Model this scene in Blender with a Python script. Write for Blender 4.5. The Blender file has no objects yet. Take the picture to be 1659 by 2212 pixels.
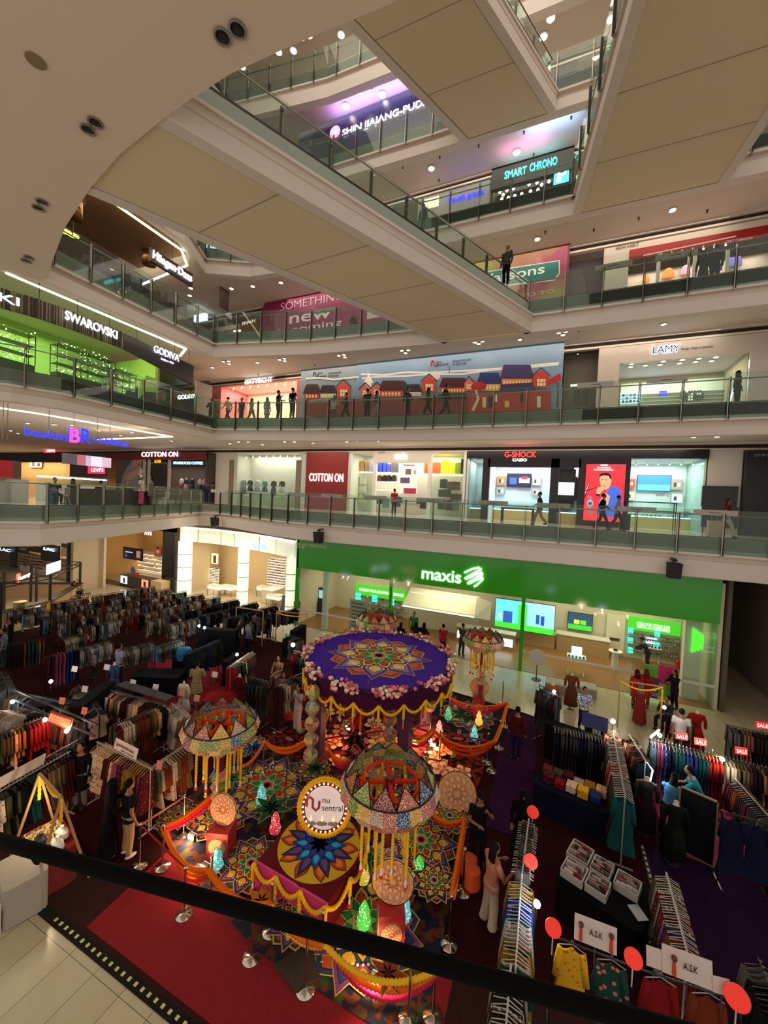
import bpy, bmesh, math, random
from mathutils import Vector, Matrix
R = random.Random(7)
S = bpy.context.scene
# ---------------------------------------------------------------- camera
F = 842.6; CX, CY = 829.5, 1106.0
C0 = Vector((0, 0, 0.96))
RT = Vector((0.91576551, 0.39897077, 0.04685994)); UP = Vector((-0.05458046, 0.00800639, 0.99847728)); FW = Vector((-0.39798806, 0.91692869, -0.02910798))
cd = bpy.data.cameras.new('camera'); cam = bpy.data.objects.new('camera', cd); S.collection.objects.link(cam)
mw = Matrix((RT, UP, -FW)).transposed().to_4x4(); mw.translation = C0; cam.matrix_world = mw
cd.sensor_fit = 'VERTICAL'; cd.sensor_height = 36.0; cd.lens = F * 36.0 / 2212.0; cd.clip_start = 0.05; cd.clip_end = 300
S.camera = cam
# ---------------------------------------------------------------- light, exposure
w = bpy.data.worlds.new('world'); S.world = w; w.use_nodes = True
w.node_tree.nodes['Background'].inputs[0].default_value = (1.0, 0.89, 0.80, 1); w.node_tree.nodes['Background'].inputs[1].default_value = 0.66
S.view_settings.view_transform = 'Standard'; S.view_settings.look = 'None'; S.view_settings.gamma = 1; S.view_settings.exposure = 0.45
S.view_settings.use_curve_mapping = False
WARM = (1.0, 0.84, 0.68)
def area(x, y, z, sx, sy, power, color=WARM, rot=(0, 0, 0), name='downlight_glow'):
    l = bpy.data.lights.new(name, 'AREA'); l.shape = 'RECTANGLE'; l.size = sx; l.size_y = sy; l.energy = power; l.color = color
    o = bpy.data.objects.new(name, l); S.collection.objects.link(o); o.location = (x, y, z); o.rotation_euler = rot
    return o
def spot(x, y, z, power, color=(1, .55, .25), r=.06, kind='POINT', name='lamp_glow'):
    l = bpy.data.lights.new(name, 'POINT'); l.energy = power; l.color = color; l.shadow_soft_size = r
    o = bpy.data.objects.new(name, l); S.collection.objects.link(o); o.location = (x, y, z); return o
# walkway ceilings of every gallery (rows of downlights), added atrium fill light, floor up-bounce
LV = [dict(f=-7.64, c=-1.9), dict(f=0.0, c=5.0), dict(f=5.75, c=10.2), dict(f=11.15, c=15.6), dict(f=16.55, c=20.8), dict(f=21.7, c=25.9), dict(f=27.05, c=31.3)]
for i, (zc, pw) in enumerate([(4.9, 420), (10.1, 330), (15.5, 330), (20.7, 330), (25.8, 330), (31.2, 330)]):
    area(-6, 23.2 if i else 25.2, zc, 26, 2.2, pw)
area(-27, 15, 4.9, 10, 12, 520); area(-24, 14, 15.5, 4, 9, 150); area(-24, 14, 10.1, 4, 9, 120)
area(-4, 13.5, 30.5, 22, 12, 1500, (1, .86, .72), name='atrium_fill_light')  # fill lamp added high in the atrium for brightness, no known fixture there
area(-26, 21, -2.2, 14, 3, 420)
area(8, 17, -2.3, 3, 3, 25)

# ---------------------------------------------------------------- pixel to point
def ray(x, y): return RT * ((x - CX) / F) - UP * ((y - CY) / F) + FW
def PZ(x, y, z): d = ray(x, y); return C0 + d * ((z - C0.z) / d.z)
def PY(x, y, Y): d = ray(x, y); return C0 + d * (Y / d.y)
def PX(x, y, X): d = ray(x, y); return C0 + d * (X / d.x)
G = -7.64
# ---------------------------------------------------------------- materials
def lin(h):
    c = [int(h[i:i + 2], 16) / 255 for i in (0, 2, 4)]
    return tuple((v / 12.92 if v <= .04045 else ((v + .055) / 1.055) ** 2.4) for v in c) + (1,)
MC = {}
def M(h, rough=.6, metal=0, emit=0, key=None):
    k = key or (h, rough, metal, emit)
    if k in MC: return MC[k]
    m = bpy.data.materials.new('surface_' + h); m.use_nodes = True; b = m.node_tree.nodes['Principled BSDF']
    b.inputs['Base Color'].default_value = lin(h); b.inputs['Roughness'].default_value = rough; b.inputs['Metallic'].default_value = metal
    if emit: b.inputs['Emission Color'].default_value = lin(h); b.inputs['Emission Strength'].default_value = emit
    if rough >= .8: b.inputs['Specular IOR Level'].default_value = .12
    MC[k] = m; return m
def pattern(a, b, scale=20, kind='noise', rough=.8, emit=0, c=None, thr=.5, soft=.05):
    k = (a, b, scale, kind, rough, emit, c, thr)
    if k in MC: return MC[k]
    m = bpy.data.materials.new('patterned_' + a); m.use_nodes = True; nt = m.node_tree; B = nt.nodes['Principled BSDF']
    tc = nt.nodes.new('ShaderNodeTexCoord')
    if kind == 'noise': t = nt.nodes.new('ShaderNodeTexNoise'); out = t.outputs['Fac']; t.inputs['Scale'].default_value = scale
    elif kind == 'voronoi': t = nt.nodes.new('ShaderNodeTexVoronoi'); out = t.outputs['Distance']; t.inputs['Scale'].default_value = scale
    elif kind == 'edge': t = nt.nodes.new('ShaderNodeTexVoronoi'); t.feature = 'DISTANCE_TO_EDGE'; out = t.outputs['Distance']; t.inputs['Scale'].default_value = scale
    else: t = nt.nodes.new('ShaderNodeTexWave'); out = t.outputs['Fac']; t.inputs['Scale'].default_value = scale; t.bands_direction = {'wavex': 'X', 'wavey': 'Y', 'wavez': 'Z'}[kind]
    nt.links.new(tc.outputs['Object'], t.inputs['Vector'])
    r = nt.nodes.new('ShaderNodeValToRGB'); nt.links.new(out, r.inputs[0]); nt.links.new(r.outputs[0], B.inputs['Base Color'])
    r.color_ramp.elements[0].position = max(0, thr - soft); r.color_ramp.elements[0].color = lin(a)
    r.color_ramp.elements[1].position = thr + soft; r.color_ramp.elements[1].color = lin(b)
    if c: e = r.color_ramp.elements.new(min(.98, thr + .2)); e.color = lin(c)
    if emit: nt.links.new(r.outputs[0], B.inputs['Emission Color']); B.inputs['Emission Strength'].default_value = emit
    B.inputs['Roughness'].default_value = rough
    if rough >= .8: B.inputs['Specular IOR Level'].default_value = .1
    MC[k] = m; return m
def glass(h, tint, refl=.08, opac=.0, key='g'):
    k = (h, tint, refl, opac)
    if k in MC: return MC[k]
    m = bpy.data.materials.new('clear_glass'); m.use_nodes = True; nt = m.node_tree; nt.nodes.remove(nt.nodes['Principled BSDF']); out = nt.nodes['Material Output']
    t = nt.nodes.new('ShaderNodeBsdfTransparent'); t.inputs[0].default_value = lin(tint)
    g = nt.nodes.new('ShaderNodeBsdfGlossy'); g.inputs['Roughness'].default_value = .02; g.inputs[0].default_value = (1, 1, 1, 1)
    d = nt.nodes.new('ShaderNodeBsdfDiffuse'); d.inputs[0].default_value = lin(h)
    x = nt.nodes.new('ShaderNodeMixShader'); lw = nt.nodes.new('ShaderNodeLayerWeight'); lw.inputs[0].default_value = .12; fr = nt.nodes.new('ShaderNodeMath'); fr.operation = 'MULTIPLY_ADD'; fr.inputs[1].default_value = refl * 2.5; fr.inputs[2].default_value = .01; nt.links.new(lw.outputs['Facing'], fr.inputs[0])
    nt.links.new(fr.outputs[0], x.inputs[0]); nt.links.new(t.outputs[0], x.inputs[1]); nt.links.new(g.outputs[0], x.inputs[2])
    y = nt.nodes.new('ShaderNodeMixShader'); y.inputs[0].default_value = opac
    nt.links.new(x.outputs[0], y.inputs[1]); nt.links.new(d.outputs[0], y.inputs[2]); nt.links.new(y.outputs[0], out.inputs[0])
    MC[k] = m; return m
def tiles():
    m = bpy.data.materials.new('polished_cream_tile'); m.use_nodes = True; nt = m.node_tree; B = nt.nodes['Principled BSDF']
    tc = nt.nodes.new('ShaderNodeTexCoord'); mp = nt.nodes.new('ShaderNodeMapping'); mp.inputs['Rotation'].default_value = (0, 0, math.pi / 2); br = nt.nodes.new('ShaderNodeTexBrick')
    nt.links.new(tc.outputs['Object'], mp.inputs[0]); nt.links.new(mp.outputs[0], br.inputs['Vector'])
    br.offset = .0; br.inputs['Scale'].default_value = 1; br.inputs['Brick Width'].default_value = 1.4; br.inputs['Row Height'].default_value = .7; br.inputs['Mortar Size'].default_value = .006
    br.inputs['Color1'].default_value = lin('b8ae90'); br.inputs['Color2'].default_value = lin('b0a688'); br.inputs['Mortar'].default_value = lin('5d5340')
    nt.links.new(br.outputs['Color'], B.inputs['Base Color']); B.inputs['Roughness'].default_value = .2; return m
def brick(h1='d8d4cc', h2='b9b4aa', w=.5, hh=.17):
    m = bpy.data.materials.new('white_brick'); m.use_nodes = True; nt = m.node_tree; B = nt.nodes['Principled BSDF']
    tc = nt.nodes.new('ShaderNodeTexCoord'); mp = nt.nodes.new('ShaderNodeMapping'); mp.inputs['Rotation'].default_value = (math.pi / 2, 0, 0); br = nt.nodes.new('ShaderNodeTexBrick')
    nt.links.new(tc.outputs['Object'], mp.inputs[0]); nt.links.new(mp.outputs[0], br.inputs['Vector'])
    br.inputs['Scale'].default_value = 1; br.inputs['Brick Width'].default_value = w; br.inputs['Row Height'].default_value = hh; br.inputs['Mortar Size'].default_value = .008
    br.inputs['Color1'].default_value = lin(h1); br.inputs['Color2'].default_value = lin(h1); br.inputs['Mortar'].default_value = lin(h2)
    nt.links.new(br.outputs['Color'], B.inputs['Base Color']); B.inputs['Roughness'].default_value = .6; return m
TILE = tiles(); BRICK = brick()
PLAS = M('d2c4b8', .85); PLASW = M('d6ccc2', .85); SOFF = M('b4a89a', .9); STEEL = M('9a9288', .3, .9); DSTEEL = M('4a4640', .35, .8)
GLASS = glass('b8c8bc', 'eef6f0', opac=.015); GLASSG = glass('a8bcb0', 'f0f8f3', opac=.05); FROST = M('98a598', .6); BLK = M('0b0b0d', .35); BLKM = M('17161a', .7); CHROME = M('c8c8c8', .12, 1)
WHITE = M('e8e4dc', .5); RED = M('8c1a12', .5); LAMP = M('ffe8c8', .5, 0, 14); COOL = M('dfeaff', .5, 0, 8); WOOD = M('a8774a', .5); WOODL = M('c49a6c', .5)

# ---------------------------------------------------------------- objects
COL = S.collection
def tag(o, label=None, cat=None, group=None, kind=None):
    if label: o['label'] = label
    if cat: o['category'] = cat
    if group: o['group'] = group
    if kind: o['kind'] = kind
    return o
def thing(name, label, cat, loc=(0, 0, 0), rz=0, group=None):
    o = bpy.data.objects.new(name, None); COL.objects.link(o); o.location = loc; o.rotation_euler = (0, 0, rz); o.empty_display_size = .1
    return tag(o, label, cat, group)
def wm(o):
    m = o.matrix_basis.copy()
    if o.parent: m = wm(o.parent) @ o.matrix_parent_inverse @ m
    return m
def adopt(o, parent):          # parent a mesh whose vertices are in world coordinates
    o.parent = parent; o.matrix_parent_inverse = wm(parent).inverted(); return o
class MB:
    def __init__(s): s.v = []; s.f = []; s.m = []; s.ms = []
    def mi(s, m):
        if m not in s.ms: s.ms.append(m)
        return s.ms.index(m)
    def add(s, vs, fs, m):
        n = len(s.v); s.v += [tuple(v) for v in vs]; i = s.mi(m)
        for f in fs: s.f.append(tuple(n + k for k in f)); s.m.append(i)
        return s
    def box(s, a, b, m, rz=0, piv=None):
        x0, y0, z0 = [min(a[i], b[i]) for i in range(3)]; x1, y1, z1 = [max(a[i], b[i]) for i in range(3)]
        vs = [(x0, y0, z0), (x1, y0, z0), (x1, y1, z0), (x0, y1, z0), (x0, y0, z1), (x1, y0, z1), (x1, y1, z1), (x0, y1, z1)]
        if rz:
            c = piv or ((x0 + x1) / 2, (y0 + y1) / 2); cs, sn = math.cos(rz), math.sin(rz)
            vs = [(c[0] + (v[0] - c[0]) * cs - (v[1] - c[1]) * sn, c[1] + (v[0] - c[0]) * sn + (v[1] - c[1]) * cs, v[2]) for v in vs]
        return s.add(vs, [(0, 3, 2, 1), (4, 5, 6, 7), (0, 1, 5, 4), (1, 2, 6, 5), (2, 3, 7, 6), (3, 0, 4, 7)], m)
    def cb(s, c, d, m, rz=0): return s.box([c[i] - d[i] / 2 for i in range(3)], [c[i] + d[i] / 2 for i in range(3)], m, rz)
    def beam(s, p, q, wd, ht, m):
        p, q = Vector(p), Vector(q); d = (q - p).normalized(); u = d.cross(Vector((0, 0, 1)));
        if u.length < 1e-3: u = Vector((1, 0, 0))
        u.normalize(); t = u.cross(d).normalized(); u *= wd / 2; t *= ht / 2
        vs = [p - u - t, p + u - t, p + u + t, p - u + t, q - u - t, q + u - t, q + u + t, q - u + t]
        return s.add(vs, [(0, 3, 2, 1), (4, 5, 6, 7), (0, 1, 5, 4), (1, 2, 6, 5), (2, 3, 7, 6), (3, 0, 4, 7)], m)
    def tube(s, pts, r, m, n=8, cap=True):
        pts = [Vector(p) for p in pts]; rs = r if isinstance(r, (list, tuple)) else [r] * len(pts); rings = []; prev = None; k0 = len(s.v); i0 = s.mi(m)
        for i, p in enumerate(pts):
            d = (pts[min(i + 1, len(pts) - 1)] - pts[max(i - 1, 0)])
            d = d.normalized() if d.length > 1e-9 else Vector((0, 0, 1))
            u = (prev - d * prev.dot(d)) if prev else d.cross(Vector((0, 0, 1)) if abs(d.z) < .9 else Vector((1, 0, 0)))
            if u.length < 1e-6: u = d.orthogonal()
            u.normalize(); prev = u; t = d.cross(u)
            for j in range(n):
                a = 2 * math.pi * j / n; s.v.append(tuple(p + (u * math.cos(a) + t * math.sin(a)) * rs[i]))
        for i in range(len(pts) - 1):
            for j in range(n):
                a = k0 + i * n + j; b = k0 + i * n + (j + 1) % n; s.f.append((a, b, b + n, a + n)); s.m.append(i0)
        if cap:
            s.f.append(tuple(k0 + j for j in range(n))[::-1]); s.m.append(i0); e = k0 + (len(pts) - 1) * n; s.f.append(tuple(e + j for j in range(n))); s.m.append(i0)
        return s
    def cyl(s, p, q, r, m, n=12, r2=None): return s.tube([p, q], [r, r if r2 is None else r2], m, n)
    def lathe(s, prof, c, m, n=16):
        k0 = len(s.v); i0 = s.mi(m)
        for r, z in prof:
            for j in range(n): a = 2 * math.pi * j / n; s.v.append((c[0] + r * math.cos(a), c[1] + r * math.sin(a), c[2] + z))
        for i in range(len(prof) - 1):
            for j in range(n):
                a = k0 + i * n + j; b = k0 + i * n + (j + 1) % n; s.f.append((a, b, b + n, a + n)); s.m.append(i0)
        s.f.append(tuple(k0 + j for j in range(n))[::-1]); s.m.append(i0); e = k0 + (len(prof) - 1) * n; s.f.append(tuple(e + j for j in range(n))); s.m.append(i0)
        return s
    def ball(s, c, r, m, n=8, sq=1): return s.lathe([(r * math.sin(math.pi * k / 6) + 1e-4, -r * sq * math.cos(math.pi * k / 6)) for k in range(7)], c, m, n)
    def prism(s, xy, z0, z1, m, side=None):
        n = len(xy); A = sum(xy[i][0] * xy[(i + 1) % n][1] - xy[(i + 1) % n][0] * xy[i][1] for i in range(n))
        if A < 0: xy = xy[::-1]
        vs = [(x, y, z0) for x, y in xy] + [(x, y, z1) for x, y in xy]
        s.add(vs, [tuple(range(n))[::-1], tuple(range(n, 2 * n))], m)
        s.add(vs, [(i, (i + 1) % n, (i + 1) % n + n, i + n) for i in range(n)], side or m); return s
    def plate(s, pts, nrm, th, m):   # flat polygon given thickness
        pts = [Vector(p) for p in pts]; nv = Vector(nrm) * th; n = len(pts)
        A = Vector((0, 0, 0))
        for i in range(n): A += pts[i].cross(pts[(i + 1) % n])
        if A.dot(nv) < 0: pts = pts[::-1]
        return s.add(pts + [p + nv for p in pts], [tuple(range(n))[::-1], tuple(range(n, 2 * n))] + [(i, (i + 1) % n, (i + 1) % n + n, i + n) for i in range(n)], m)
    def merge(s, o, mat):
        n = len(s.v); s.v += [tuple(mat @ Vector(v)) for v in o.v]; ix = [s.mi(m) for m in o.ms]
        for f, k in zip(o.f, o.m): s.f.append(tuple(n + a for a in f)); s.m.append(ix[k])
    def mesh(s, name='mesh', smooth=False):
        me = bpy.data.meshes.new(name); me.from_pydata(s.v, [], s.f)
        for m in s.ms: me.materials.append(m)
        me.polygons.foreach_set('material_index', s.m)
        if smooth: me.polygons.foreach_set('use_smooth', [True] * len(s.f))
        me.update(); return me
    def build(s, name, parent=None, label=None, cat=None, group=None, kind=None, smooth=False, loc=None, rz=0):
        o = bpy.data.objects.new(name, s.mesh(name, smooth)); COL.objects.link(o)
        if parent: adopt(o, parent)
        if loc is not None: o.location = loc; o.rotation_euler = (0, 0, rz)
        return tag(o, label, cat, group, kind)
def LB(mb, name, parent, loc=(0, 0, 0), rz=0, smooth=False, label=None, kind=None):   # child in its parent's own coordinates
    return inst(mb.mesh(name, smooth), name, parent, loc, rz, label, None, None, kind)
def copy_tree(o, parent=None):
    c = o.copy(); COL.objects.link(c); c.parent = parent
    for ch in list(o.children): copy_tree(ch, c)
    return c
def inst(me, name, parent=None, loc=(0, 0, 0), rz=0, label=None, cat=None, group=None, kind=None, rot=None, sc=None):
    o = bpy.data.objects.new(name, me); COL.objects.link(o); o.parent = parent; o.location = loc; o.rotation_euler = rot or (0, 0, rz)
    if sc: o.scale = (sc, sc, sc) if not isinstance(sc, tuple) else sc
    return tag(o, label, cat, group, kind)
# rectangle of pixels on a wall plane -> world x (or y) range and z range
def RY(xl, yt, xr, yb, Y):
    ym = (yt + yb) / 2; xm = (xl + xr) / 2; return PY(xl, ym, Y).x, PY(xr, ym, Y).x, PY(xm, yb, Y).z, PY(xm, yt, Y).z
def RX(xl, yt, xr, yb, X):
    ym = (yt + yb) / 2; xm = (xl + xr) / 2; return PX(xl, ym, X).y, PX(xr, ym, X).y, PX(xm, yb, X).z, PX(xm, yt, X).z
def panelY(mb, q, Y, m, th=.06, off=0): x0, x1, z0, z1 = RY(*q, Y); return mb.box((x0, Y - off - th, z0), (x1, Y - off, z1), m)
def panelX(mb, q, X, m, th=.06, off=0): y0, y1, z0, z1 = RX(*q, X); return mb.box((X + off, y0, z0), (X + off + th, y1, z1), m)
def artY(mb, items, Y):        # layered flat artwork on a wall facing -Y
    for i, (m, pts) in enumerate(items):
        mb.plate([(p.x, p.y, p.z) for p in [PY(x, y, Y - .006 * (i % 12 + 1)) for x, y in pts]], (0, -1, 0), .004, m)
_tc = {}
def text(body, A, B, up, m, parent=None, name='lettering', ext=.04, hscale=1.0, tight=True, label=None):
    """letters standing between points A and B (baseline), 'up' height in metres of the capital letters"""
    k = body
    cu = bpy.data.curves.new('lettering', 'FONT'); cu.body = body; cu.size = 1; cu.extrude = 0; cu.resolution_u = 3
    o = bpy.data.objects.new('lettering_source', cu); COL.objects.link(o); cu.extrude = .02; cu.offset = (hscale - 1.0) * .4
    dg = bpy.context.evaluated_depsgraph_get(); dg.update(); me = bpy.data.meshes.new_from_object(o.evaluated_get(dg)); bpy.data.objects.remove(o); bpy.data.curves.remove(cu)
    xs = [v.co.x for v in me.vertices]; ys = [v.co.y for v in me.vertices]
    if not xs: return None
    x0, x1 = min(xs), max(xs); y0, y1 = min(ys), max(ys); A, B = Vector(A), Vector(B); L = (B - A).length; d = (B - A).normalized(); n = d.cross(Vector((0, 0, 1))).normalized(); u = n.cross(d).normalized()
    if u.z < 0: u = -u
    sx = L / (x1 - x0); sy = up / max(.72, y1 - min(0, y0)) 
    for v in me.vertices:
        c = v.co.copy(); p = A + d * ((c.x - x0) * sx) + u * (c.y * sy) + n * ((c.z + .02) * ext / .04); v.co = p
    me.materials.clear(); me.materials.append(m)
    ob = bpy.data.objects.new(name, me); COL.objects.link(ob)
    if parent: adopt(ob, parent)
    if label: ob['label'] = label
    return ob
def textY(body, x0, y0, x1, y1, hpx, Y, m, parent=None, **k):
    A = PY(x0, y0, Y); B = PY(x1, y1, Y); B.z = A.z = (A.z + B.z) / 2
    h = PY((x0 + x1) / 2, (y0 + y1) / 2 - hpx, Y).z - A.z
    return text(body, A, B, h, m, parent, **k)
def sign(name, label, m_or_none=None, cat='sign'): return thing(name, label, cat)
def struct(mb, name, parent=None, smooth=False): o = mb.build(name, parent, smooth=smooth, kind=None if parent else 'structure'); return o
# ================================================================ STRUCTURE
def offs(pl, d):
    out = []
    for i, p in enumerate(pl):
        a = Vector(pl[max(i - 1, 0)]); b = Vector(pl[min(i + 1, len(pl) - 1)]); t = (b - a).normalized(); out.append((p[0] + t.y * d, p[1] - t.x * d))
    return out
def band(mb, pl, off, z0, z1, m, th=.1):
    a = offs(pl, off); b = offs(pl, off - th)
    for i in range(len(pl) - 1):
        vs = [(a[i][0], a[i][1], z0), (a[i + 1][0], a[i + 1][1], z0), (a[i + 1][0], a[i + 1][1], z1), (a[i][0], a[i][1], z1), (b[i][0], b[i][1], z0), (b[i + 1][0], b[i + 1][1], z0), (b[i + 1][0], b[i + 1][1], z1), (b[i][0], b[i][1], z1)]
        mb.add(vs, [(0, 1, 2, 3), (5, 4, 7, 6), (3, 2, 6, 7), (1, 0, 4, 5), (0, 3, 7, 4), (2, 1, 5, 6)], m)
post_mb = MB(); post_mb.box((-.035, -.05, -.72), (.0, .05, 1.06), STEEL); post_mb.box((.03, -.05, -.72), (.05, .05, 1.06), DSTEEL); post_mb.box((-.035, -.01, -.78), (.05, .09, -.7), STEEL); post_mb.box((-.02, .02, .9), (.03, .1, .93), STEEL)
POST = post_mb.mesh('post')
def balustrade(pl, f, label, sp=1.56, posts=True, group='glass balustrades along the gallery edges'):
    t = thing('glass_balustrade', label, 'balustrade', (pl[0][0], pl[0][1], f), group=group)
    g = MB(); band(g, pl, .10, f - .62, f + 1.22, GLASSG, .016); g.build('glass_panel', t)
    h = MB(); hp = offs(pl, -.02); h.tube([(x, y, f + 1.0) for x, y in hp], .028, STEEL, 8); h.build('handrail', t, smooth=True)
    L = [0]
    for a, b in zip(pl, pl[1:]): L.append(L[-1] + (Vector(b) - Vector(a)).length)
    n = max(2, round(L[-1] / sp)); 
    for k in range(n + 1):
        s = L[-1] * k / n; i = max(j for j in range(len(pl) - 1) if L[j] <= s + 1e-6); u = (s - L[i]) / (L[i + 1] - L[i]); a, b = Vector(pl[i]), Vector(pl[i + 1]); p = a.lerp(b, u); d = b - a
        n_ = Vector((d.y, -d.x)).normalized() * .14; o = inst(POST, 'post', t, (0, 0, 0)); o.location = (p.x + n_.x - pl[0][0], p.y + n_.y - pl[0][1], 0); o.rotation_euler = (0, 0, math.atan2(d.y, d.x))
    return t
def fascia(pl, f, zb, name):
    mb = MB(); band(mb, pl, .0, f - .64, f + .0, FROST, .12); band(mb, pl, -.02, f - .02, f + .06, DSTEEL, .1); band(mb, pl, .12, f - .74, f - .64, PLASW, .5); band(mb, pl, -.06, f - .98, f - .74, PLAS, .3); band(mb, pl, .03, zb, f - .98, PLASW, .45)
    struct(mb, name)
EDGE = {
 0: [(-26, 2), (-23.2, 6.2), (-21.3, 8.4), (-20.4, 9.6), (-21.5, 12.6), (-23.7, 17.2), (-26.2, 22.9), (-24.3, 23.4), (-22.2, 22.9), (-19.6, 21.8), (-17, 20.7), (-14.4, 20.2), (-8, 20.5), (0, 20.8), (16, 20.9)],
 1: [(-25.5, 4.5), (-22.6, 7.4), (-21.2, 8.8), (-20.5, 10.3), (-20.5, 18.9), (-14, 20.1), (-7, 20.7), (1, 20.9), (16, 20.9)],
 2: [(-20.4, 8.3), (-20.5, 18.7), (-14, 20.1), (-7, 20.7), (1, 20.8), (16, 20.8)],
 3: [(-19.9, 8), (-19.9, 15.8), (-21.3, 18.5), (-18.8, 19.8), (-14, 20.3), (-7, 20.8), (16, 20.8)],
 4: [(-21, 8), (-21, 19.6), (-14, 20.6), (-7, 20.8), (16, 20.8)], 5: [(-21, 8), (-21, 19.6), (-14, 20.6), (-7, 20.8), (16, 20.8)], 6: [(-21, 8), (-21, 19.6), (-14, 20.6), (-7, 20.8), (16, 20.8)]}
BOT = {0: -1.7, 1: 4.4, 2: 9.65, 3: 15.0, 4: 20.2, 5: 25.3, 6: 30.7}
fl = MB(); fl.box((-78, -12, G - .3), (20, 40, G), TILE); struct(fl, 'floor')
NAMES = ['event floor', 'ground gallery', 'first gallery', 'second gallery', 'third gallery', 'fourth gallery', 'top gallery']
GOLD = M('8a6a4a', .3, .3); FLG = M('c4bfb4', .1); 
for k in range(7):
    f = LV[k + 1]['f'] if k < 6 else 32.3
    pl = EDGE[k]; back = [(16, 31), (-76, 31), (-76, pl[0][1] - 2), (pl[0][0] - (1 if k == 0 else 5), pl[0][1] - 2)]
    if k == 0: back[-1] = (-27, 0)
    mb = MB(); mb.prism(pl + back, f - .5, f, SOFF, SOFF); mb.ms = [SOFF]; struct(mb, 'floor')
    top = MB(); top.prism(pl + back, f, f + .01, FLG); struct(top, 'floor')
    cz = f - .55 if k else -1.7
    cl = MB(); c_ = offs(pl, -.2); cl.prism(c_ + back, LV[k]['c'] if k else -1.75, (LV[k]['c'] if k else -1.75) + .06, PLAS); struct(cl, 'ceiling')
    fascia(pl, f, BOT[k], 'trim_%d' % (k + 1))
# balustrades
BAL = [(0, EDGE[0][:7], 'glass balustrade in front of the ice cream cafe'), (0, EDGE[0][7:], 'long glass balustrade in front of the red poster and watch shop'),
 (1, EDGE[1][:5], 'glass balustrade below the crystal shop sign'), (1, EDGE[1][4:], 'glass balustrade in front of the painted village hoarding'),
 (2, EDGE[2][:2], 'glass balustrade beside the dark cafe chairs'), (2, [(-20.5, 18.7), (-14, 20.1), (-7, 20.7), (-5.9, 20.75)], 'glass balustrade in front of the magenta hoarding'), (2, [(-1.7, 20.8), (16, 20.8)], 'glass balustrade in front of the shoe shop window'),
 (3, EDGE[3][:3], 'glass balustrade left of the small blue lightbox'), (3, EDGE[3][2:], 'glass balustrade below the cyan neon shop name'),
 (4, EDGE[4][1:], 'glass balustrade below the pink and white neon noodle sign'), (5, EDGE[5][1:], 'teal tinted glass balustrade highest at the left')]
for k, pl, lb in BAL: balustrade(pl, LV[k + 1]['f'], lb)
# near gallery overhead: large curved ceiling
oc = [(6, 6.5), (-3.2, 6.35), (-5, 6.25), (-6.6, 6.2), (-7.9, 6.28), (-9.1, 6.4), (-10.8, 6.62), (-12.8, 7.05), (-15.5, 7.8), (-18.3, 8.8), (-20.0, 9.5), (-20.9, 9.2), (-21.3, 8.5)]
mb = MB(); mb.prism(oc + [(-21.6, 5), (-22, -9), (8, -9)], 9.62, 9.72, M('dccab8', .9)); mb.prism([(p[0], p[1] - .15) for p in oc] + [(-21.6, 5), (-22, -9), (8, -9)], 9.72, 11.15, PLAS); struct(mb, 'ceiling')
# bridges
def bridge(n0, n1, f0, f1, f, zb, label, label2, nj=5, glassleft=True):
    mb = MB(); quad = [n0, n1, f1, f0]; mb.prism(quad, f - .5, f, PLAS)
    und = M('d6c6a8', .8); ins = lambda a, b, t: (a[0] + (b[0] - a[0]) * t, a[1] + (b[1] - a[1]) * t)
    mb.prism([ins(n0, f0, .02), ins(n1, f1, .02), ins(f1, n1, .02), ins(f0, n0, .02)], zb + .05, zb + .2, und)
    for k in range(1, nj):
        a = ins(n0, n1, k / nj); b = ins(f0, f1, k / nj); mb.beam((a[0], a[1], zb + .045), (b[0], b[1], zb + .045), .018, .012, M('8a7c68', .9))
    struct(mb, 'floor')
    for (a, b, lb) in ((n1, n0, label), (f0, f1, label2)):
        e = [a, b]; t = MB(); band(t, e, .0, f - .64, f, FROST, .12); band(t, e, -.02, f - .02, f + .06, DSTEEL, .1); band(t, e, .1, f - .74, f - .64, PLASW, .5); band(t, e, -.04, f - .98, f - .74, PLAS, .3); band(t, e, .03, zb, f - .98, PLASW, .35); struct(t, 'trim_9')
        if lb: balustrade(e, f, lb, sp=1.62)
bridge((-9.2, 6.3), (-1.75, 20.9), (-13.0, 6.9), (-5.7, 20.7), 11.15, 9.65, 'glass balustrade on the near side of the lowest crossing bridge', 'glass balustrade on the far side of the lowest crossing bridge')
bridge((-7.8, 6.3), (-1.25, 20.8), (-12.2, 6.3), (-5.2, 20.8), 21.7, 20.15, 'glass balustrade on the near side of the highest crossing bridge', None)
bridge((5.9, 20.8), (8.6, -4), (.1, 20.8), (3.6, -4), 16.55, 14.95, None, 'glass balustrade on the left side of the bridge at the right', 9)
# back walls, side closures
mb = MB(); mb.box((-76, 31, G), (20, 31.3, 33), PLAS); struct(mb, 'wall_back')
mb = MB(); mb.box((-76.5, -10, G), (-76, 31, 33), PLAS); struct(mb, 'wall_left')
mb = MB(); mb.box((15.5, 10, G), (15.8, 30, 33), PLAS); struct(mb, 'wall_right')
mb = MB(); mb.box((-76, -9, 33), (18, 31, 33.3), SOFF); struct(mb, 'ceiling')
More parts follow.
